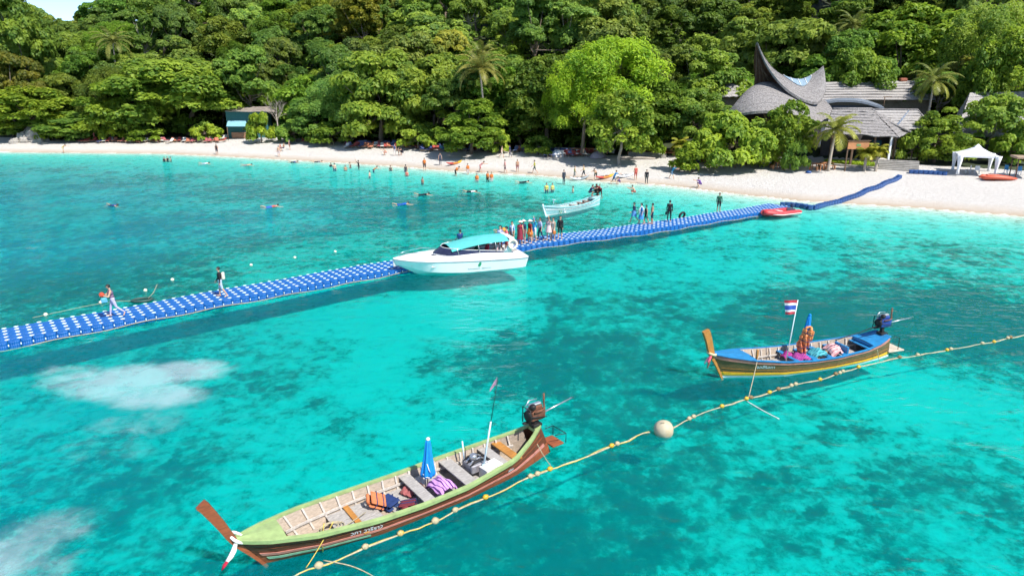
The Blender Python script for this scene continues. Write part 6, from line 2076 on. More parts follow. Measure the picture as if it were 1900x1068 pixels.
# ---- white gazebo
gc = gp(1805, 322)
gz_o = empty("gazebo_tent", gc, R(-24), "white gazebo tent with curtained corner posts on the sand", "gazebo")
TENT = paint("white_tent_canvas", (.74, .75, .76), rough=.75, var=.04, scale=2)
hw, hz, pk = 1.75, 2.15, 3.15
mb = MB()
rr = []
for r_, z in ((1.06, hz - .22), (1.06, hz), (.55, hz + .38), (.22, hz + .72), (.02, pk - hz + hz)):
    ring = []
    for (sx, sy) in ((-1, -1), (0, -1), (1, -1), (1, 0), (1, 1), (0, 1), (-1, 1), (-1, 0)):
        k = 1.0
        ring.append((sx * hw * r_ * k, sy * hw * r_ * k, z))
    rr.append(ring)
mb.rings(rr, True, False, False); mb.build("canopy", TENT, gz_o)
mb = MB(); mb.rings([[(sx * .3, sy * .3, z_) for (sx, sy) in ((-1, -1), (1, -1), (1, 1), (-1, 1))] for z_ in (hz + .78, hz + .84)] + [[(sx * .02, sy * .02, pk + .12) for (sx, sy) in ((-1, -1), (1, -1), (1, 1), (-1, 1))]], True, False, False); mb.build("vent_cap", TENT, gz_o)
for sx in (-1, 1):
    for sy in (-1, 1):
        mb = MB(); mb.tube([(sx * hw, sy * hw, 0), (sx * hw, sy * hw, hz)], .04, 6); mb.build("post", WHITE_PAINT, gz_o)
        mb = MB(); q = []
        for z in (.05, .5, 1.0, 1.6, hz):
            w = .10 + .20 * abs(z - .6) / 1.5
            q.append([(sx * hw + w * math.cos(a) * (1 + .2 * math.cos(5 * a)), sy * hw + w * math.sin(a) * (1 + .2 * math.cos(5 * a)), z) for a in [i * math.pi / 8 for i in range(16)]])
        mb.rings(q, True, True, True); mb.build("curtain", TENT, gz_o)
# blue stacked floats beside the gazebo
c0_, c1_ = gp(1690, 322), gp(1768, 326)
st = empty("stacked_floats", c0_, math.atan2((c1_ - c0_).y, (c1_ - c0_).x), "low row of stored blue float cubes left of the white gazebo", "pontoon")
nfl = int((c1_ - c0_).length / CUBE)
for k in range(nfl):
    for c in range(2):
        t_ = k / max(1, nfl - 1); q = c0_.lerp(c1_, t_)
        link_mesh("float_cube", cube_me if False else scube, st, (k * CUBE, c * CUBE, ground_z(q.x, q.y) - c0_.z + .17), (0, 0, 0))
# orange inflatable lying on the sand
oc = gp(1850, 334)
ob = empty("inflatable_raft", oc, R(-12), "deflated orange-red inflatable lying on the sand beside the gazebo", "raft")
OR_T = paint("orange_red_inflatable", (.55, .10, .05), rough=.5, var=.15, scale=3)
for side in (-1, 1):
    mb = MB(); mb.tube([(-1.6, side * .35, .24), (-1.3, side * .5, .32), (0, side * .52, .34), (1.1, side * .42, .26), (1.8, side * .12, .2)], [.14, .24, .26, .2, .1], 10, flat=.85); mb.build("side_tube", OR_T, ob)
mb = MB(); mb.bbox((0, 0, .12), (2.8, .8, .1), .03); mb.build("floor", OR_T, ob)
mb = MB(); mb.bbox((-.9, -.3, .56), (.7, .5, .12), .05); mb.build("folded_flap", OR_T, ob)
# small shelter at the right edge
rs = gp(1900, 330)
sh = empty("beach_shelter", rs, R(-20), "small brown-roofed shelter cut by the picture's right edge", "shelter")
for sx in (-1.1, 1.1):
    for sy in (-1.0, 1.0):
        mb = MB(); mb.tube([(sx, sy, -.1), (sx, sy, 2.1)], .06, 6); mb.build("post", POST, sh)
mb = MB(); mb.bbox((0, 0, 2.2), (2.7, 2.5, .22), .04); mb.build("roof", wood("shelter_roof", (.33, .24, .17)), sh)
# white round tables / chairs under the gazebo
for (px, py, lab) in ((1795, 322, "white plastic chair under the gazebo, left"), (1812, 323, "white plastic chair under the gazebo, right"), (1868, 322, "blue plastic chair behind the orange inflatable"), (1888, 324, "blue plastic chair beside the brown-roofed shelter")):
    c = gp(px, py); mt = WHITE_PAINT if px < 1830 else BLUE_PAINT
    o = empty("plastic_chair", c, px, lab, "chair")
    mb = MB(); mb.bbox((0, 0, .44), (.45, .45, .04), .02); mb.build("seat", mt, o)
    mb = MB(); mb.bbox((0, .22, .70), (.45, .04, .5), .02); mb.build("backrest", mt, o)
    for sx in (-.19, .19):
        for sy in (-.19, .19):
            mb = MB(); mb.tube([(sx * 1.1, sy * 1.1, 0), (sx, sy, .43)], .025, 6); mb.build("leg", mt, o)
# dark blue disc on the sand
c = gp(1500, 321)
mb = MB(); mb.lathe([(.3, 0), (.34, .08), (.30, .2), (.12, .27), (.02, .28)], 16)
tag(mb.build("float_ring", BLUE_DARK, None, c), "dark blue round float lying alone on the open sand", "float")

# ---- kayaks
def kayak(px, py, rz, cols, label, L_=3.4):
    c = gp(px, py); c.z = max(c.z, .0)
    o = empty("kayak", c, rz, label, "kayak")
    for k, mt in enumerate(cols):
        mb = MB(); q = []
        n = 9
        for i in range(n):
            u = (k + i / (n - 1)) / len(cols)
            x = -L_ / 2 + u * L_
            w = .36 * max(.02, 1 - abs(2 * u - 1) ** 2.6); rise = .26 * abs(2 * u - 1) ** 2.2
            ring = []
            for a in [j * 2 * math.pi / 12 for j in range(12)]:
                ring.append((x, w * math.cos(a), .17 + rise + (.13 if math.sin(a) > 0 else .17) * math.sin(a) * (.4 + .6 * w / .36)))
            q.append(ring)
        mb.rings(q, True, True, True); mb.build("hull", mt, o)
    for x in (-.5, .45):
        mb = MB(); mb.tube([(x + .30 * math.cos(a), .20 * math.sin(a), .30) for a in [j * 2 * math.pi / 14 for j in range(15)]], .035, 6); mb.build("seat_rim", IRON, o)
    return o
KY = paint("kayak_yellow", (.62, .38, .03), rough=.4, var=.1, scale=3); KR = paint("kayak_red", (.50, .07, .06), rough=.4, var=.1, scale=3); KO = paint("kayak_orange", (.6, .2, .05), rough=.4, var=.1, scale=3)
KW = paint("kayak_white", (.66, .70, .74), rough=.4, var=.05)
kayak(843, 305, R(55), [KR, KO, KY], "red and yellow kayak lying on the open sand")
kayak(1122, 331, R(42), [KR, KO, KY], "red and yellow kayak pulled up among the people by the water")
kayak(1158, 329, R(35), [KW, KW], "white kayak beside the red and yellow one at the water's edge")
kayak(1075, 334, R(30), [KW, paint("kayak_grey", (.25, .3, .33), rough=.4, var=.1)], "grey and white kayak carried by two people at the water's edge", 2.8)

# ---- loungers under the trees
LC = [cloth(c) for c in ((.34, .07, .06), (.40, .15, .09), (.07, .09, .22), (.12, .16, .30), (.58, .56, .54), (.33, .10, .11), (.08, .26, .33), (.20, .07, .10))]
LCN = ["red", "orange-red", "navy blue", "blue", "white", "crimson", "teal", "maroon"]
FRAME = wood("lounger_frame", (.28, .20, .13))
def lounger_meshes():
    mb = MB()
    for y in (-.28, .28): mb.bbox((0, y, .30), (1.8, .05, .06), .008)
    for x in (-.75, .6):
        for y in (-.28, .28): mb.bbox((x, y, .14), (.06, .06, .30), .008)
    fr = mb.mesh("frame", FRAME)
    mb = MB(); mb.bbox((-.25, 0, .36), (1.25, .58, .07), .03); seat = mb.mesh("seat_pad", LC[0])
    mb = MB(); mb.bbox((.62, 0, .58), (.72, .58, .07), .03, Matrix.Rotation(R(-38), 3, 'Y')); back = mb.mesh("back_pad", LC[0])
    return fr, seat, back
FRM, SEATM, BACKM = lounger_meshes()
lr_ = np.random.default_rng(17)
def lounger(p, rz, ci, label, group):
    o = empty("beach_lounger", p, rz, label, "lounger", group)
    link_mesh("frame", FRM, o)
    for nm, me in (("seat_pad", SEATM), ("back_pad", BACKM)):
        c = link_mesh(nm, me, o)
        c.material_slots[0].link = 'OBJECT'; c.material_slots[0].material = LC[ci]
rows_ = [  # px range, py, count, palette, place
    (150, 415, 264.5, 34, (0, 1, 4, 2, 5), "beneath the broad dome-shaped tree"),
    (365, 420, 259, 10, (4, 4, 4), "white row before the green hut"),
    (560, 640, 263, 12, (0, 5, 7), "right of the green hut"),
    (640, 800, 274.5, 24, (0, 1, 5, 4, 3, 2), "left of the coconut palm, front row"),
    (640, 800, 271, 22, (0, 5, 2, 3, 7), "left of the coconut palm, back row"),
    (780, 930, 280, 24, (2, 3, 2, 6, 0), "around the coconut palm, front row"),
    (800, 920, 276.5, 18, (2, 7, 3, 0), "around the coconut palm, back row"),
    (955, 1015, 282, 9, (0, 1, 3), "below the terrace wall"),
    (1010, 1090, 290, 15, (0, 3, 2, 0, 4), "near the pale forked tree, front row"),
    (1020, 1100, 286.5, 13, (0, 2, 3), "near the pale forked tree, back row"),
    (1275, 1400, 303, 16, (0, 1, 5, 2), "under the large bright shrub"),
]
for (x0, x1, py, n, pal, place) in rows_:
    for k in range(n):
        px = x0 + (x1 - x0) * (k + .5 + lr_.normal() * .15) / n
        ci = pal[int(lr_.integers(len(pal)))]
        p = gp(px, py + lr_.normal() * .8)
        lounger(p, R(95) + lr_.normal() * .3, ci, f"{LCN[ci]} beach lounger {place}", "loungers in the shade along the beach")
tell_apart("beach_lounger", lambda k, n, lab: f"{ORD[k]} {lab} from the left")
# two pale beach umbrellas, closed tents on the sand
for (px, py, lab, mt) in ((1036, 290, "small white beach tent among the loungers", TENT), (1110, 293, "greyish beach tent near the pale forked tree", cloth((.35, .30, .34)))):
    c = gp(px, py); o = empty("beach_tent", c, .4, lab, "tent")
    mb = MB(); mb.rings([[(sx * 1.0 * k, sy * .8 * k, z) for (sx, sy) in ((-1, -1), (1, -1), (1, 1), (-1, 1))] for k, z in ((1, 0), (.85, .4), (.45, .8), (.02, .95))], True, False, True); mb.build("canopy", mt, o)
    mb = MB(); mb.tube([(-1, -.8, 0), (-.5, -.4, .78), (0, 0, 1.0), (.5, .4, .78), (1, .8, 0)], .02, 5); mb.build("pole", STEEL, o)
# ground cover in the green bed
gr = np.random.default_rng(3)
n = 2600
a_, b_ = gp(1545, 306), gp(1630, 312)
C3 = []
while len(C3) < n:
    t_ = gr.uniform(); q = a_.lerp(b_, t_) + Vector((gr.uniform(-.2, .4), gr.uniform(.2, 2.4), 0))
    C3.append((q.x, q.y, ground_z(q.x, q.y) + gr.uniform(.05, .4)))
C3 = np.array(C3)
o = link_mesh("ground_cover", leaf_mesh("ground_cover", C3, gr.normal(size=(n, 3)) * .5 + np.array([0, -.3, 1]), gr.uniform(.08, .2, n), gr.uniform(.3, .9, n), LEAF, .6, .2, gr))
o.color = (1.35, 1.3, .7, 1)
tag(o, "low bright ground cover in the bed before the notice board", "plants", kind="stuff")
# ================================================================= people
SK = [paint("skin_%d" % i, c, rough=.55, var=.06, scale=8, spec=.3) for i, c in enumerate(((.52, .32, .22), (.42, .24, .15), (.30, .16, .09), (.58, .38, .28)))]
HAIR = [paint("hair_%d" % i, c, rough=.6, var=.2, scale=20) for i, c in enumerate(((.012, .010, .010), (.05, .03, .018), (.25, .17, .08)))]

def capsule(mb, a, b, ra, rb, n=10):
    a, b = Vector(a), Vector(b)
    d = (b - a)
    L_ = max(d.length, 1e-4); d = d / L_
    path, rad = [], []
    for k in range(4):
        t = (k / 3) * math.pi / 2
        path.append(a - d * ra * math.cos(t)); rad.append(max(ra * math.sin(t), .001))
    for k in range(4):
        t = (k / 3) * math.pi / 2
        path.append(b + d * rb * math.sin(t)); rad.append(max(rb * math.cos(t), .001))
    mb.tube(path, rad, n)

def skeleton(p):
    """joints of a 1.68 m figure facing -y, from joint angles in degrees (positive = forward)"""
    J = {}
    pel = Vector((0, 0, .93))
    lean = R(p.get('lean', 0))
    up = Vector((0, -math.sin(lean), math.cos(lean)))
    J['pel'] = pel; J['waist'] = pel + up * .14; J['chest'] = pel + up * .34; J['neck'] = pel + up * .52
    hl = R(p.get('lean', 0) * .6 + p.get('nod', 0)); hu = Vector((0, -math.sin(hl), math.cos(hl)))
    J['head'] = J['neck'] + hu * .125
    J['hu'] = hu
    for s, k in ((-1, 'l'), (1, 'r')):
        hip = pel + Vector((s * .088, 0, -.05))
        a = R(p.get(k + 'hip', 0)); sp = R(p.get('spread', 3)) * s
        kn = hip + Vector((math.sin(sp), -math.sin(a), -math.cos(a) * math.cos(sp))).normalized() * .40
        b = a - R(p.get(k + 'knee', 4))
        an = kn + Vector((math.sin(sp) * .5, -math.sin(b), -math.cos(b))).normalized() * .40
        fa = b + R(90 + p.get(k + 'foot', 0))
        J[k + 'hip'], J[k + 'kn'], J[k + 'an'] = hip, kn, an
        J[k + 'toe'] = an + Vector((s * .03, -math.sin(fa) * .16, -math.cos(fa) * .16 - .045))
        J[k + 'heel'] = an + Vector((0, .035, -.05))
        sh = J['chest'] + up * .10 + Vector((s * .175, 0, 0))
        a = R(p.get(k + 'sh', 0)) + lean * .5; ab = R(p.get(k + 'abd', 9)) * s
        el = sh + Vector((math.sin(ab), -math.sin(a) * math.cos(ab), -math.cos(a) * math.cos(ab))) * .285
        b = a + R(p.get(k + 'el', 12))
        wr = el + Vector((math.sin(ab) * .35 - s * p.get(k + 'in', 0), -math.sin(b), -math.cos(b))).normalized() * .245
        J[k + 'sh'], J[k + 'el'], J[k + 'wr'] = sh, el, wr
        J[k + 'hd'] = (wr - el).normalized()
    return J

def body_mesh(name, pose):
    """one continuous skin over the skeleton, coloured by zones"""
    J = skeleton(pose)
    mb = MB(); seg = []
    def cap(zone, a, b, ra, rb, n=10):
        capsule(mb, a, b, ra, rb, n); seg.append((zone, Vector(a), Vector(b), ra, rb))
    side = Vector((1, 0, 0))
    cap(5, J['pel'] - side * .07, J['pel'] + side * .07, .112, .112)
    cap(2, J['waist'] - side * .055, J['waist'] + side * .055, .105, .105)
    cap(2, J['chest'] - side * .085, J['chest'] + side * .085, .115, .115)
    cap(2, J['chest'] + (J['neck'] - J['chest']) * .5 - side * .13, J['chest'] + (J['neck'] - J['chest']) * .5 + side * .13, .065, .065)
    cap(2, J['waist'], J['chest'], .11, .12)
    cap(2, J['pel'], J['waist'], .115, .108)
    cap(0, J['neck'] - J['hu'] * .03, J['head'], .054, .052)
    fw = Vector((0, -math.cos(math.asin(max(-1, min(1, -J['hu'].y)))), -J['hu'].y * -1)).normalized()
    fw = side.cross(J['hu']).normalized() * 1.0
    if fw.y > 0: fw = -fw
    hc = J['head'] + J['hu'] * .02
    cap(0, hc - J['hu'] * .035 + fw * .018, hc + J['hu'] * .035, .072, .088, 12)
    cap(1, hc + J['hu'] * .045 - fw * .018, hc - fw * .03, .083, .083, 12)
    cap(0, hc - J['hu'] * .015 + fw * .085, hc + J['hu'] * .01 + fw * .080, .016, .011, 6)
    for s in (-1, 1): cap(0, hc + side * s * .082 - J['hu'] * .02, hc + side * s * .085 + J['hu'] * .012, .016, .018, 6)
    for k, s in (('l', -1), ('r', 1)):
        cap(5, J[k + 'hip'], J[k + 'hip'].lerp(J[k + 'kn'], .5), .092, .078)
        cap(6, J[k + 'hip'].lerp(J[k + 'kn'], .5), J[k + 'kn'], .077, .056)
        cap(7, J[k + 'kn'], J[k + 'kn'].lerp(J[k + 'an'], .35), .054, .055)
        cap(7, J[k + 'kn'].lerp(J[k + 'an'], .35), J[k + 'an'], .054, .036)
        cap(8, J[k + 'heel'], J[k + 'toe'], .034, .028)
        cap(3, J[k + 'sh'], J[k + 'el'], .054, .041)
        cap(4, J[k + 'el'], J[k + 'wr'], .041, .028)
        d = J[k + 'hd']; w = J[k + 'wr']
        ax = Vector((0, -1, 0)) - d * Vector((0, -1, 0)).dot(d)
        if ax.length < .2: ax = Vector((0, 0, 1)) - d * d.z
        ax.normalize()
        inn = d.cross(ax).normalized()
        if inn.x * s > 0: inn = -inn
        cap(0, w + d * .02 - ax * .016, w + d * .075 - ax * .02, .024, .022, 8)
        cap(0, w + d * .02 + ax * .012, w + d * .075 + ax * .02, .024, .022, 8)
        for q, (off, ln) in enumerate(((-.031, .058), (-.011, .070), (.010, .075), (.030, .066))):
            b0 = w + d * .080 + ax * off
            m_ = b0 + d * ln * .55 + inn * .008
            cap(0, b0, m_, .0100, .0095, 6); cap(0, m_, m_ + (d * .8 + inn * .6).normalized() * ln * .5, .0095, .0080, 6)
        t0 = w + d * .03 + ax * .034
        cap(0, t0, t0 + (d * .7 + ax * .6 + inn * .35).normalized() * .055, .0115, .0095, 6)
    me = mb.mesh(name, SK[0])
    o = bpy.data.objects.new(name, me); COL.objects.link(o)
    md = o.modifiers.new("r", 'REMESH'); md.mode = 'VOXEL'; md.voxel_size = .0105; md.use_smooth_shade = True
    sm_ = o.modifiers.new("s", 'SMOOTH'); sm_.factor = .5; sm_.iterations = 3
    dc = o.modifiers.new("d", 'DECIMATE'); dc.ratio = .30
    dg = bpy.context.evaluated_depsgraph_get(); dg.update()
    out = bpy.data.meshes.new_from_object(o.evaluated_get(dg))
    bpy.data.objects.remove(o); bpy.data.meshes.remove(me)
    # zones
    n = len(out.polygons)
    ctr = np.empty(n * 3, dtype=np.float32); out.polygons.foreach_get("center", ctr); ctr = ctr.reshape(-1, 3)
    best = np.full(n, 1e9); zone = np.zeros(n, dtype=np.int32)
    for (z, a, b, ra, rb) in seg:
        a_, b_ = np.array(a), np.array(b)
        ab = b_ - a_; t = np.clip(((ctr - a_) @ ab) / max(ab @ ab, 1e-9), 0, 1)
        d = np.linalg.norm(ctr - a_ - t[:, None] * ab, axis=1) - (ra + (rb - ra) * t)
        m = d < best
        best = np.where(m, d, best); zone = np.where(m, z, zone)
    hcn, hun, fwn = np.array(hc), np.array(J['hu']), np.array(fw)
    rel = ctr - hcn
    headish = (np.linalg.norm(rel, axis=1) < .14)
    f_, u_ = rel @ fwn, rel @ hun
    hair = headish & ((u_ > .052) | ((f_ < .012) & (u_ > -.06)))
    zone = np.where(headish & (zone != 2), np.where(hair, 1, 0), zone)
    for s in (-1, 1):                                                  # eyes and brows
        e = hcn + fwn * .078 + hun * .014 + np.array([s * .032, 0, 0])
        zone = np.where((np.linalg.norm(ctr - e, axis=1) < .015), 1, zone)
    out.materials.clear()
    for k in range(9): out.materials.append(SK[0])
    out.polygons.foreach_set("material_index", zone)
    out.polygons.foreach_set("use_smooth", [True] * n)
    out.update()
    low = min(J['lheel'].z, J['rheel'].z, J['ltoe'].z, J['rtoe'].z) - .033
    return out, J, low

POSES = {
    'stand': dict(lhip=3, rhip=-3, lsh=-4, rsh=6, lknee=3, rknee=3),
    'stride': dict(lhip=24, lknee=10, rhip=-16, rknee=26, lsh=-22, rsh=24, lel=18, rel=28, lean=4, rfoot=-18),
    'carry': dict(lhip=16, lknee=6, rhip=-16, rknee=30, lsh=26, rsh=22, lel=78, rel=82, lin=.35, rin=.35, lean=6, nod=14, rfoot=-30),
    'step': dict(lhip=10, lknee=6, rhip=-10, rknee=20, lsh=10, rsh=-8, lel=20, rel=14, lean=2, rfoot=-10),
    'bend': dict(lean=52, lhip=18, rhip=-4, lknee=16, rknee=10, lsh=50, rsh=42, lel=14, rel=20, nod=10),
    'sit': dict(lean=-8, lhip=88, rhip=82, lknee=62, rknee=72, lsh=26, rsh=18, lel=40, rel=44, spread=8),
    'crouch': dict(lean=32, lhip=112, rhip=104, lknee=128, rknee=124, lsh=62, rsh=58, lel=30, rel=34, spread=9, nod=-6),
    'wave': dict(lhip=4, rhip=-4, lsh=8, rsh=120, rel=40, lel=30, lean=3),
    'lean_side': dict(lhip=26, rhip=-22, lknee=10, rknee=8, lsh=60, rsh=66, lel=14, rel=10, lean=26, nod=-8),
    'swim': dict(lhip=6, rhip=-8, lknee=12, rknee=18, lsh=160, rsh=20, lel=10, rel=20, nod=-20),
}
BODY = {}
for k, v in POSES.items():
    BODY[k] = body_mesh("body_" + k, v)

def c_(*v): return cloth(v)
BLACK, WHITE = (.02, .02, .025), (.72, .71, .70)
def person(loc, rz, pose, label, top=None, bottom=(.05, .06, .12), sleeve=False, long_sleeve=False, legs=False, skin=0, hair=0, scale=1.0, lay=None, shoes=None, dress=False, group=None, extra=None, sink=0.0):
    me, J, low = BODY[pose]
    o = empty("person", (loc[0], loc[1], loc[2] - sink), rz, label, "person", group)
    o.scale = (scale,) * 3
    b = link_mesh("body", me, o, (0, 0, -low))
    if lay is not None:
        b.rotation_euler = lay; b.location = (0, 0, -.06)
    sk = SK[skin]
    tm = c_(*top) if top else sk
    bmt = c_(*bottom) if bottom else sk
    mats = [sk, HAIR[hair], tm, tm if (sleeve or long_sleeve) else sk, tm if long_sleeve else sk, bmt if not dress else tm, (bmt if not dress else tm) if bottom or dress else sk, bmt if legs else sk, c_(*shoes) if shoes else sk]
    for i, m in enumerate(mats):
        b.material_slots[i].link = 'OBJECT'; b.material_slots[i].material = m
    off = Vector((0, 0, -low))
    for e in (extra or []):
        kind, col = e[0], e[1]
        mt = c_(*col)
        hu = J['hu']; hd = J['head'] + off
        q = hu.to_track_quat('Z', 'Y').to_matrix()
        if kind == 'hat':
            mb = MB(); mb.lathe([(.20, .045), (.205, .055), (.10, .075), (.092, .13), (.06, .155), (.01, .16)], 18, hd, True, q); mb.build("hat", mt, o)
        if kind == 'cap':
            mb = MB(); mb.lathe([(.098, .05), (.096, .09), (.06, .125), (.01, .135)], 14, hd, True, q); mb.bbox(hd + hu * .06 + Vector((0, -.12, 0)), (.13, .11, .012), .004); mb.build("cap", mt, o)
        if kind == 'hairlong':
            mb = MB(); mb.tube([hd + Vector((0, .055, .04)), hd + Vector((0, .085, -.08)), hd + Vector((0, .10, -.24)), hd + Vector((0, .10, -.34))], [.07, .075, .06, .02], 10); mb.build("long_hair", HAIR[hair], o)
        if kind == 'vest':
            ch = J['chest'] + off; up = (J['neck'] - J['pel']).normalized(); qq = up.to_track_quat('Z', 'Y').to_matrix()
            mb = MB(); rr = []
            for w, d_, z in ((.19, .15, -.20), (.215, .175, -.14), (.22, .18, .0), (.205, .165, .11), (.15, .12, .17)):
                rr.append([ch + qq @ Vector((w * math.cos(a), d_ * math.sin(a), z)) for a in [i * 2 * math.pi / 16 for i in range(16)]])
            mb.rings(rr, True, False, True); mb.build("life_vest", mt, o)
        if kind == 'pack':
            ch = J['chest'] + off
            mb = MB(); mb.bbox(ch + Vector((0, .20, -.10)), (.30, .17, .40), .05); mb.build("backpack", mt, o)
        if kind == 'bagside':
            w = J['rwr'] + off
            mb = MB(); mb.bbox(w + Vector((.03, .02, -.22)), (.12, .28, .26), .04); mb.build("bag", mt, o)
        if kind == 'bundle':
            c = (J['lwr'] + J['rwr']) / 2 + off
            mb = MB(); mb.ball(c + Vector((0, -.02, .03)), (.20, .13, .13), 12, 8); mb.build("bundle", mt, o)
        if kind == 'towel':
            sh = J['chest'] + off
            mb = MB(); mb.tube([sh + Vector((.1, -.14, -.5)), sh + Vector((.1, -.15, 0)), sh + Vector((.11, 0, .2)), sh + Vector((.11, .14, 0)), sh + Vector((.11, .16, -.35))], .055, 8, flat=.3); mb.build("towel", mt, o)
        if kind == 'skirt':
            pl_ = J['waist'] + off
            mb = MB(); rr = []
            ln = e[2] if len(e) > 2 else .55
            for k_ in range(6):
                u = k_ / 5; w = .135 + .11 * u ** .8
                rr.append([pl_ + Vector((w * math.cos(a) * (1 + .06 * u * math.cos(7 * a)), w * .9 * math.sin(a) * (1 + .06 * u * math.cos(7 * a)) + .0, .04 - ln * u)) for a in [i * 2 * math.pi / 28 for i in range(28)]])
            mb.rings(rr, True, False, True); mb.build("skirt", mt, o)
    return o

PZ = .30                      # deck height of the pontoon
def on_pontoon(px, py): return P(px, py, PZ + .015)
LEFT, RIGHT, TOWARD, AWAY = R(-90), R(90), 0.0, R(180)      # a figure faces -y at rz = 0
PUR = (.45, .42, .58)
person(on_pontoon(214, 587), R(-52), 'carry', "walker with red bundle and pale trousers on the pontoon's left end", (.20, .13, .20), PUR, legs=True, scale=.99, extra=[('bundle', (.48, .07, .04)), ('bagside', (.10, .35, .5))])
person(on_pontoon(412, 551), R(-70), 'step', "walker in black top and pale skirt with a beige bag on the pontoon", BLACK, (.42, .50, .62), True, True, scale=.98, extra=[('pack', (.66, .60, .50))])
# group between the speedboat and the shore end
person(on_pontoon(942, 456), R(-75), 'bend', "person in orange vest bending towards the speedboat", (.10, .05, .03), BLACK, skin=1, extra=[('vest', (.70, .27, .03))])
person(on_pontoon(950, 454), R(-30), 'stand', "person in pale blue top with white towel, behind the bending one", (.25, .38, .58), (.45, .18, .1), True, extra=[('towel', WHITE)])
person(on_pontoon(965, 453), R(160), 'stand', "person in cream sun hat and maroon dress queueing on the pontoon", (.30, .03, .05), (.30, .03, .05), extra=[('hat', (.68, .62, .5)), ('skirt', (.24, .03, .05), .75)])
person(on_pontoon(971, 451), R(150), 'stand', "person in dark top next to the maroon dress", (.03, .05, .10), (.3, .12, .12), True, extra=[('hat', (.70, .50, .48))])
person(on_pontoon(983, 451), R(-60), 'stand', "person in white hat, wine-red shawl and orange skirt on the pontoon", (.22, .02, .02), (.65, .16, .02), True, True, extra=[('hat', WHITE), ('skirt', (.62, .17, .03), .45)])
person(on_pontoon(991, 447), R(-40), 'wave', "person holding a bright blue towel over the head", (.05, .35, .42), WHITE, True, extra=[('towel', (.02, .18, .6)), ('cap', (.02, .18, .6))])
person(on_pontoon(1002, 447), R(-65), 'step', "person in pale lilac shirt and dark leggings on the pontoon", (.45, .45, .62), (.03, .04, .08), True, legs=True)
person(on_pontoon(1018, 446), R(-40), 'wave', "person in dark hat and pink dress, arm stretched out", (.62, .42, .44), (.6, .45, .45), scale=1.02, extra=[('hat', BLACK), ('skirt', (.66, .5, .5), .5)])
person(on_pontoon(1026, 446), R(-55), 'stand', "person carrying an orange-brown bag beside the dark hat", (.6, .52, .45), (.6, .5, .42), extra=[('bagside', (.45, .14, .04))])
person(on_pontoon(1039, 443), R(-20), 'stand', "person all in black at the end of the queue", BLACK, (.03, .05, .04), True, True)
person(on_pontoon(1176, 414), R(-80), 'stride', "person in navy top and blue skirt, first of the walking group", (.02, .04, .09), (.10, .28, .55), True, True, extra=[('skirt', (.10, .28, .55), .5)])
person(on_pontoon(1189, 416), R(-85), 'step', "person in long blue dress with white towel in the walking group", (.05, .22, .5), (.05, .22, .5), True, extra=[('skirt', (.06, .24, .52), .7), ('towel', WHITE)])
person(on_pontoon(1198, 415), R(-80), 'step', "small figure in black swimwear inside the walking group", BLACK, BLACK, scale=.88, skin=1)
person(on_pontoon(1209, 415), R(-95), 'stand', "bare-chested person in dark shorts ending the walking group", None, (.02, .04, .07), skin=1)
person(on_pontoon(1241, 411), R(160), 'stand', "lone person in black clothes on the pontoon", BLACK, BLACK, True, True, legs=True, scale=1.05, extra=[('bagside', BLACK)])
person(on_pontoon(1333, 393), R(-10), 'stand', "person in dark green top near the pontoon's beach end", (.02, .10, .06), BLACK, True, True, skin=1)
# on the boats
person(local(sp, (-2.9, -.75, .82)), head_s + R(120), 'stand', "person in white and blue shirt standing at the speedboat's stern", (.5, .5, .68), (.5, .12, .12), True)
person(local(sp, (-3.2, -.35, .82)), head_s + R(80), 'stand', "person in red patterned shirt at the speedboat's stern", (.55, .14, .15), (.3, .05, .06), True, extra=[('cap', BLACK)])
person(local(sp, (-1.55, .45, .55)), head_s + R(90), 'sit', "seated passenger in crimson under the turquoise canopy", (.45, .03, .06), (.1, .1, .2), True)
person(local(sp, (-2.15, .55, .55)), head_s + R(90), 'sit', "seated passenger in pale pink under the canopy", (.62, .42, .42), (.3, .3, .4), True)
person(local(sp, (-.85, .45, .55)), head_s + R(90), 'sit', "seated passenger in dark green under the canopy", (.03, .10, .08), (.1, .1, .12), True)
person(local(sp, (-.2, -1.0, 1.26)), head_s + R(10), 'sit', "person in dark blue sitting on the speedboat's far side", (.02, .05, .16), (.02, .03, .06), True, scale=.9)
person(local(boat3, (-hull3.L / 2 - .05, .30, .55)), R(-60), 'bend', "person in dark red bending over the pale boat's engine", (.20, .03, .03), (.06, .02, .02), True, skin=2)
person(local(boat3, (-hull3.L / 2 + .8, -.4, .82)), R(70), 'crouch', "person in navy crouching in the pale boat's stern", (.03, .06, .14), (.05, .05, .08), True)

# beach and shallows: px, py of the feet, pose, facing, top, bottom, label, options
OR = (.62, .16, .04)
def beach(px, py, pose, rz, label, top=None, bottom=(.05, .06, .12), sleeve=False, long_sleeve=False, **k):
    c = gp(px, py)
    if c.z < 0: c.z = c.z
    return person(c, rz, pose, label, top, bottom, sleeve, long_sleeve, **k)
beach(118, 284, 'bend', RIGHT, "person in yellow-tan bending at the water's edge on the far left", (.55, .40, .15), (.5, .4, .25))
beach(403, 287, 'stand', TOWARD, "dark figure standing alone on the sand below the green hut", (.06, .04, .04), (.03, .03, .05), skin=1)
beach(520, 281, 'sit', LEFT, "sunbather in red sitting on the sand, front of the small group", (.4, .08, .06), (.1, .1, .2))
beach(527, 280, 'sit', R(-60), "sunbather in dark swimwear sitting in the small group", None, (.05, .05, .1), skin=1)
beach(538, 278, 'stand', LEFT, "figure in dark clothes standing beside the small sitting group", (.05, .05, .08), (.2, .1, .08))
beach(518, 291, 'stand', AWAY, "pale figure standing at the water's edge below the sitting group", None, (.5, .4, .4))
beach(717, 288, 'crouch', LEFT, "crouching pale figure left of the standing pair on the sand", None, (.5, .25, .2))
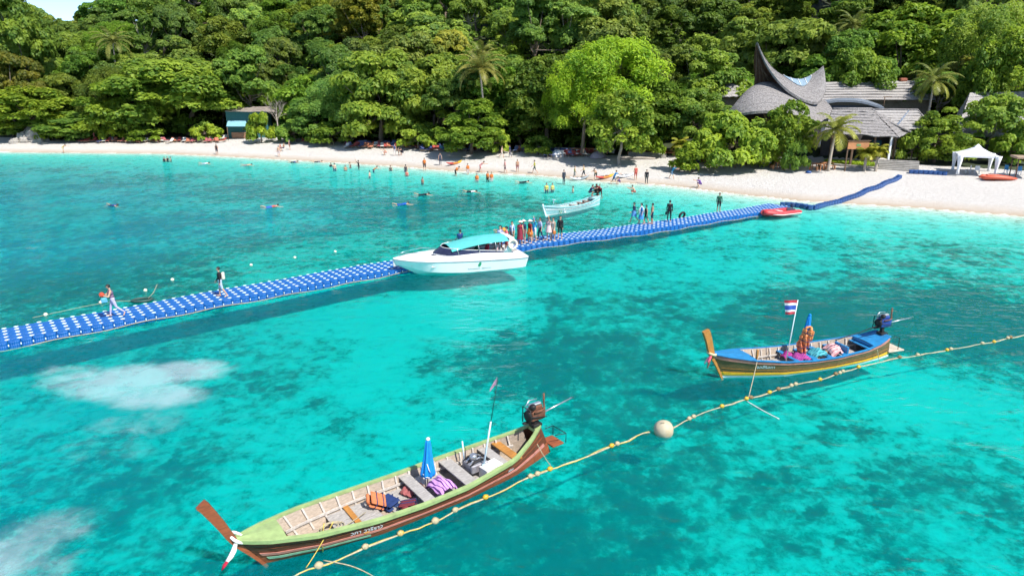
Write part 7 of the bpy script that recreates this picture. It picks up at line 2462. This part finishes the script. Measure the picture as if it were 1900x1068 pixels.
beach(733, 289, 'stand', TOWARD, "tall figure in navy top and pale trousers on the upper sand", (.04, .06, .16), (.55, .52, .5), legs=True)
beach(740, 289, 'stand', RIGHT, "child in black next to the navy top", (.03, .03, .04), (.03, .03, .04), scale=.72)
beach(748, 288, 'crouch', LEFT, "dark crouching figure right of the child", (.03, .02, .03), (.02, .02, .03))
beach(788, 317, 'stand', TOWARD, "bather in orange vest standing at the water line left of the red kayak", OR, BLACK, extra=[('vest', OR)])
beach(817, 307, 'stand', R(20), "slim figure in dark clothes on the sand beside the red and yellow kayak", (.05, .06, .09), (.05, .06, .09), legs=True)
beach(891, 320, 'bend', RIGHT, "person in pink swimwear leaning at the water line", (.5, .2, .2), (.5, .2, .2))
beach(937, 321, 'step', LEFT, "person in pink shirt and dark shorts walking on the wet sand", (.55, .25, .24), (.08, .03, .06), True)
beach(960, 319, 'stand', TOWARD, "slim figure with maroon shorts on the wet sand", None, (.2, .03, .04), scale=.93, skin=1)
beach(992, 322, 'stride', LEFT, "person in yellow-green shirt striding along the wet sand", (.38, .36, .06), (.1, .12, .1), True)
beach(931, 293, 'stride', RIGHT, "person in pale swimwear walking in the tree's shade", (.6, .45, .4), (.6, .5, .45))
beach(946, 292, 'step', LEFT, "person in navy walking in the tree's shade", (.03, .05, .14), (.03, .04, .10), True, legs=True)
beach(1046, 342, 'stand', R(30), "person in dark wetsuit at the water line, left of the kayaks", (.03, .04, .06), (.03, .04, .06), long_sleeve=True, legs=True)
beach(1066, 334, 'step', RIGHT, "person in yellow top holding the grey kayak's left end", (.5, .42, .15), (.3, .28, .25))
beach(1083, 331, 'stride', LEFT, "person in pale yellow top with dark shorts holding the grey kayak", (.58, .46, .24), (.04, .05, .06))
beach(1105, 335, 'bend', R(-30), "bare-chested person in dark shorts bending by the red kayak", None, (.03, .05, .04))
beach(1139, 342, 'lean_side', RIGHT, "person in bright blue shirt at the water line", (.02, .20, .45), (.03, .1, .2), True)
beach(1150, 342, 'crouch', LEFT, "child in purple crouching beside the blue shirt", (.12, .07, .2), (.08, .05, .12), scale=.8)
beach(1179, 334, 'stand', TOWARD, "person in coral red swimsuit facing the sea", (.5, .10, .08), (.45, .09, .07))
beach(1199, 342, 'stand', R(-20), "person in black full-length swimwear right of the coral swimsuit", BLACK, (.05, .06, .06), True, True, legs=True)
beach(1246, 332, 'lean_side', R(60), "person in blue shirt leaning forward alone on the sand", (.02, .18, .35), (.15, .25, .35), True)
beach(1300, 348, 'crouch', LEFT, "person in purple crouching on the wet sand", (.16, .08, .3), (.10, .06, .18), True)
beach(1672, 296, 'stand', TOWARD, "person in pale blue shirt at the top of the restaurant steps", (.3, .42, .58), (.3, .33, .4), True)
beach(176, 262, 'wave', RIGHT, "person in pink standing among the loungers on the left", (.55, .12, .16), (.5, .1, .14))
# wading and swimming
def wade(px, py, pose, rz, label, depth, top=None, bottom=(.05, .06, .12), sleeve=False, **k):
    """px,py: where the body meets the water"""
    c = P(px, py, 0.0); c.z = -depth
    return person(c, rz, pose, label, top, bottom, sleeve, **k)
wade(845, 325, 'bend', RIGHT, "bather in orange vest bending in knee-deep water", .35, OR, BLACK, extra=[('vest', OR)])
wade(868, 323, 'stand', R(30), "bather in orange vest and pale shorts in knee-deep water", .35, OR, (.5, .4, .4), extra=[('vest', OR)])
wade(885, 335, 'stand', TOWARD, "bather in orange vest in waist-deep water, left of the pair", .85, OR, (.4, .3, .3), extra=[('vest', OR)])
wade(905, 335, 'stand', R(-30), "bather in orange vest and black shorts, left one of the pair in the water", .62, OR, BLACK, extra=[('vest', OR)])
wade(912, 335, 'stand', R(20), "bather in orange vest, right one of the pair in the water", .68, OR, (.5, .4, .4), extra=[('vest', OR)])
wade(614, 308, 'stand', TOWARD, "swimmer with dark hair, leftmost head off the red loungers", 1.25, BLACK, skin=1)
wade(621, 315, 'stand', AWAY, "pale bather beside the leftmost dark head", .8, None, skin=3)
wade(641, 315, 'stand', TOWARD, "swimmer with dark hair below the red loungers", 1.1, None, skin=1)
wade(650, 311, 'stand', RIGHT, "bather in dark top right of the dark-haired swimmer", .95, (.1, .1, .08))
wade(666, 314, 'wave', LEFT, "tall bather in black holding both arms up near the red loungers", .5, BLACK, BLACK, True)
wade(693, 318, 'bend', RIGHT, "bather in orange bending in the water", .75, (.55, .25, .1))
wade(686, 327, 'stand', LEFT, "pale bather splashing below the orange one", 1.0, None, skin=3)
wade(725, 316, 'stand', TOWARD, "lone bather with dark hair between two groups", 1.05, (.1, .1, .09))
wade(753, 318, 'stand', AWAY, "bather in dark top behind the bare-shouldered one", .8, (.06, .05, .06))
wade(755, 325, 'stand', TOWARD, "bare-shouldered bather in front of the dark top", 1.05, (.5, .15, .12))
wade(784, 338, 'stand', R(-40), "lone swimmer's head and shoulders in open water", 1.1, (.4, .2, .15), skin=1)
wade(1014, 354, 'stand', TOWARD, "bather in yellow, left one of two near the pale boat", .85, (.55, .48, .12))
wade(1025, 353, 'stand', R(30), "bather in yellow-green, right one of two near the pale boat", .9, (.5, .46, .14))
wade(1178, 357, 'crouch', LEFT, "bather crouching in the shallows right of the pale boat", .35, None, (.3, .08, .07))
wade(1063, 354, 'stand', LEFT, "swimmer with bare shoulders left of the pale boat", 1.2, None, hair=1)
for i, (px, lab) in enumerate(((305, "left of three heads off the broad dome-shaped tree"), (311, "middle of three heads off the broad dome-shaped tree"), (317, "right of three heads off the broad dome-shaped tree"))):
    wade(px, 298, 'stand', i, "swimmer in dark wetsuit, " + lab, 1.15 - .08 * (i == 1), BLACK, BLACK)
def swim(px, py, rz, label, top=BLACK, bottom=BLACK, **k):
    c = P(px, py, 0.0)
    o = person(c, rz, 'swim', label, top, bottom, lay=(R(84), 0, 0), **k)
    return o
swim(956, 339, R(100), "snorkeller in black floating near the orange-vest pair")
swim(858, 356, R(80), "snorkeller in white top floating in the bay centre", WHITE, BLACK)
swim(768, 362, R(95), "snorkeller in dark suit left of the white-topped one")
swim(484, 386, R(120), "snorkeller in red and blue far left of the speedboat", (.5, .12, .1), (.05, .1, .4))
swim(196, 381, R(70), "snorkeller in navy near the left edge", (.03, .05, .2), (.03, .04, .1))
swim(728, 381, R(110), "snorkeller in bright blue between the speedboat and the beach", (.02, .10, .45), (.02, .08, .3))
swim(534, 301, R(80), "snorkeller in dark blue just off the sitting group", (.03, .06, .2))
swim(577, 301, R(100), "snorkeller in grey just off the red loungers", (.15, .16, .2))
swim(368, 304, R(90), "snorkeller in white off the green hut", WHITE, (.4, .4, .45))
swim(446, 307, R(95), "snorkeller in pale orange off the dead tree", (.6, .35, .2), (.3, .2, .2))
# ================================================================= propeller wash: clouds of white bubbles just under and on the surface
def mat_foam():
    m, nt, N, L, b = nodes_of("propeller_wash")
    a = N.new("ShaderNodeAttribute"); a.attribute_name = "dense"
    t = N.new("ShaderNodeTexCoord")
    n1 = N.new("ShaderNodeTexNoise"); n1.inputs["Scale"].default_value = .9; n1.inputs["Detail"].default_value = 6; n1.inputs["Roughness"].default_value = .7; n1.inputs["Distortion"].default_value = .7
    L.new(t.outputs["Object"], n1.inputs["Vector"])
    ad = N.new("ShaderNodeMath"); ad.operation = 'MULTIPLY_ADD'; ad.inputs[1].default_value = 1.4; ad.inputs[2].default_value = -.72
    L.new(n1.outputs["Fac"], ad.inputs[0])
    s_ = N.new("ShaderNodeMath"); s_.operation = 'ADD'
    L.new(ad.outputs[0], s_.inputs[0]); L.new(a.outputs["Fac"], s_.inputs[1])
    mr = N.new("ShaderNodeMapRange"); mr.inputs["From Min"].default_value = .05; mr.inputs["From Max"].default_value = 1.15; mr.inputs["To Max"].default_value = .40
    mr.interpolation_type = 'SMOOTHSTEP'
    L.new(s_.outputs[0], mr.inputs["Value"])
    b.inputs["Base Color"].default_value = (.50, .62, .68, 1); b.inputs["Roughness"].default_value = .8
    tr = N.new("ShaderNodeBsdfTransparent"); mx = N.new("ShaderNodeMixShader")
    L.new(mr.outputs["Result"], mx.inputs["Fac"]); L.new(tr.outputs["BSDF"], mx.inputs[1]); L.new(b.outputs["BSDF"], mx.inputs[2])
    L.new(mx.outputs["Shader"], N["Material Output"].inputs["Surface"])
    return m
M_FOAM = mat_foam()
def wash(label, blobs, z, name="propeller_wash"):
    pts = [(P(px, py), r_, a_, sx) for (px, py, r_, a_, sx) in blobs]
    x0 = min(p.x - r_ * 2.2 * sx for p, r_, a_, sx in pts); x1 = max(p.x + r_ * 2.2 * sx for p, r_, a_, sx in pts)
    y0 = min(p.y - r_ * 2.2 for p, r_, a_, sx in pts); y1 = max(p.y + r_ * 2.2 for p, r_, a_, sx in pts)
    xs = np.arange(x0, x1, .25); ys = np.arange(y0, y1, .25)
    X, Y = np.meshgrid(xs, ys)
    D = np.zeros_like(X)
    for p, r_, a_, sx in pts:
        D = np.maximum(D, a_ * np.clip(1.25 - (((X - p.x) / (r_ * sx)) ** 2 + ((Y - p.y) / r_) ** 2), 0, 1))
    ny, nx = X.shape
    Z = z + .012 * np.sin(X * 2.1) * np.sin(Y * 1.7)
    ii = np.arange(nx * ny).reshape(ny, nx)
    q = np.stack([ii[:-1, :-1], ii[:-1, 1:], ii[1:, 1:], ii[1:, :-1]], -1).reshape(-1, 4)
    dm = D.reshape(-1)[q].max(1) > .01
    q = q[dm]; used = np.unique(q); rm = np.full(nx * ny, -1); rm[used] = np.arange(len(used))
    co = np.stack([X, Y, Z], -1).reshape(-1, 3)[used]
    c = co.mean(0); c[2] = 0
    me = bpy.data.meshes.new(name); me.from_pydata((co - c).tolist(), [], rm[q].tolist())
    at = me.attributes.new("dense", 'FLOAT', 'POINT'); at.data.foreach_set("value", D.reshape(-1)[used].astype(np.float32))
    me.materials.append(M_FOAM); me.update()
    return tag(link_mesh(name, me, None, Vector(c)), label, "foam", kind="stuff")
wash("white cloud of churned bubbles in the water before the pontoon's left end",
     [(170, 705, 1.3, .75, 1.8), (260, 700, 1.5, 1.05, 1.7), (340, 690, 1.3, 1.0, 1.6), (290, 735, 1.3, .95, 1.6), (210, 725, 1.2, .85, 1.7), (375, 682, .8, .8, 1.6), (130, 690, .9, .5, 1.8), (250, 785, 1.2, .34, 1.6), (205, 830, 1.0, .22, 1.9)], .03)
wash("pale streaks of bubbles in the lower left corner", [(30, 1020, .8, .75, 1.6), (90, 985, .8, .6, 1.8), (-40, 1050, 1.2, .8, 1.5), (60, 1060, .7, .5, 1.6), (130, 960, .6, .4, 1.9)], .03)
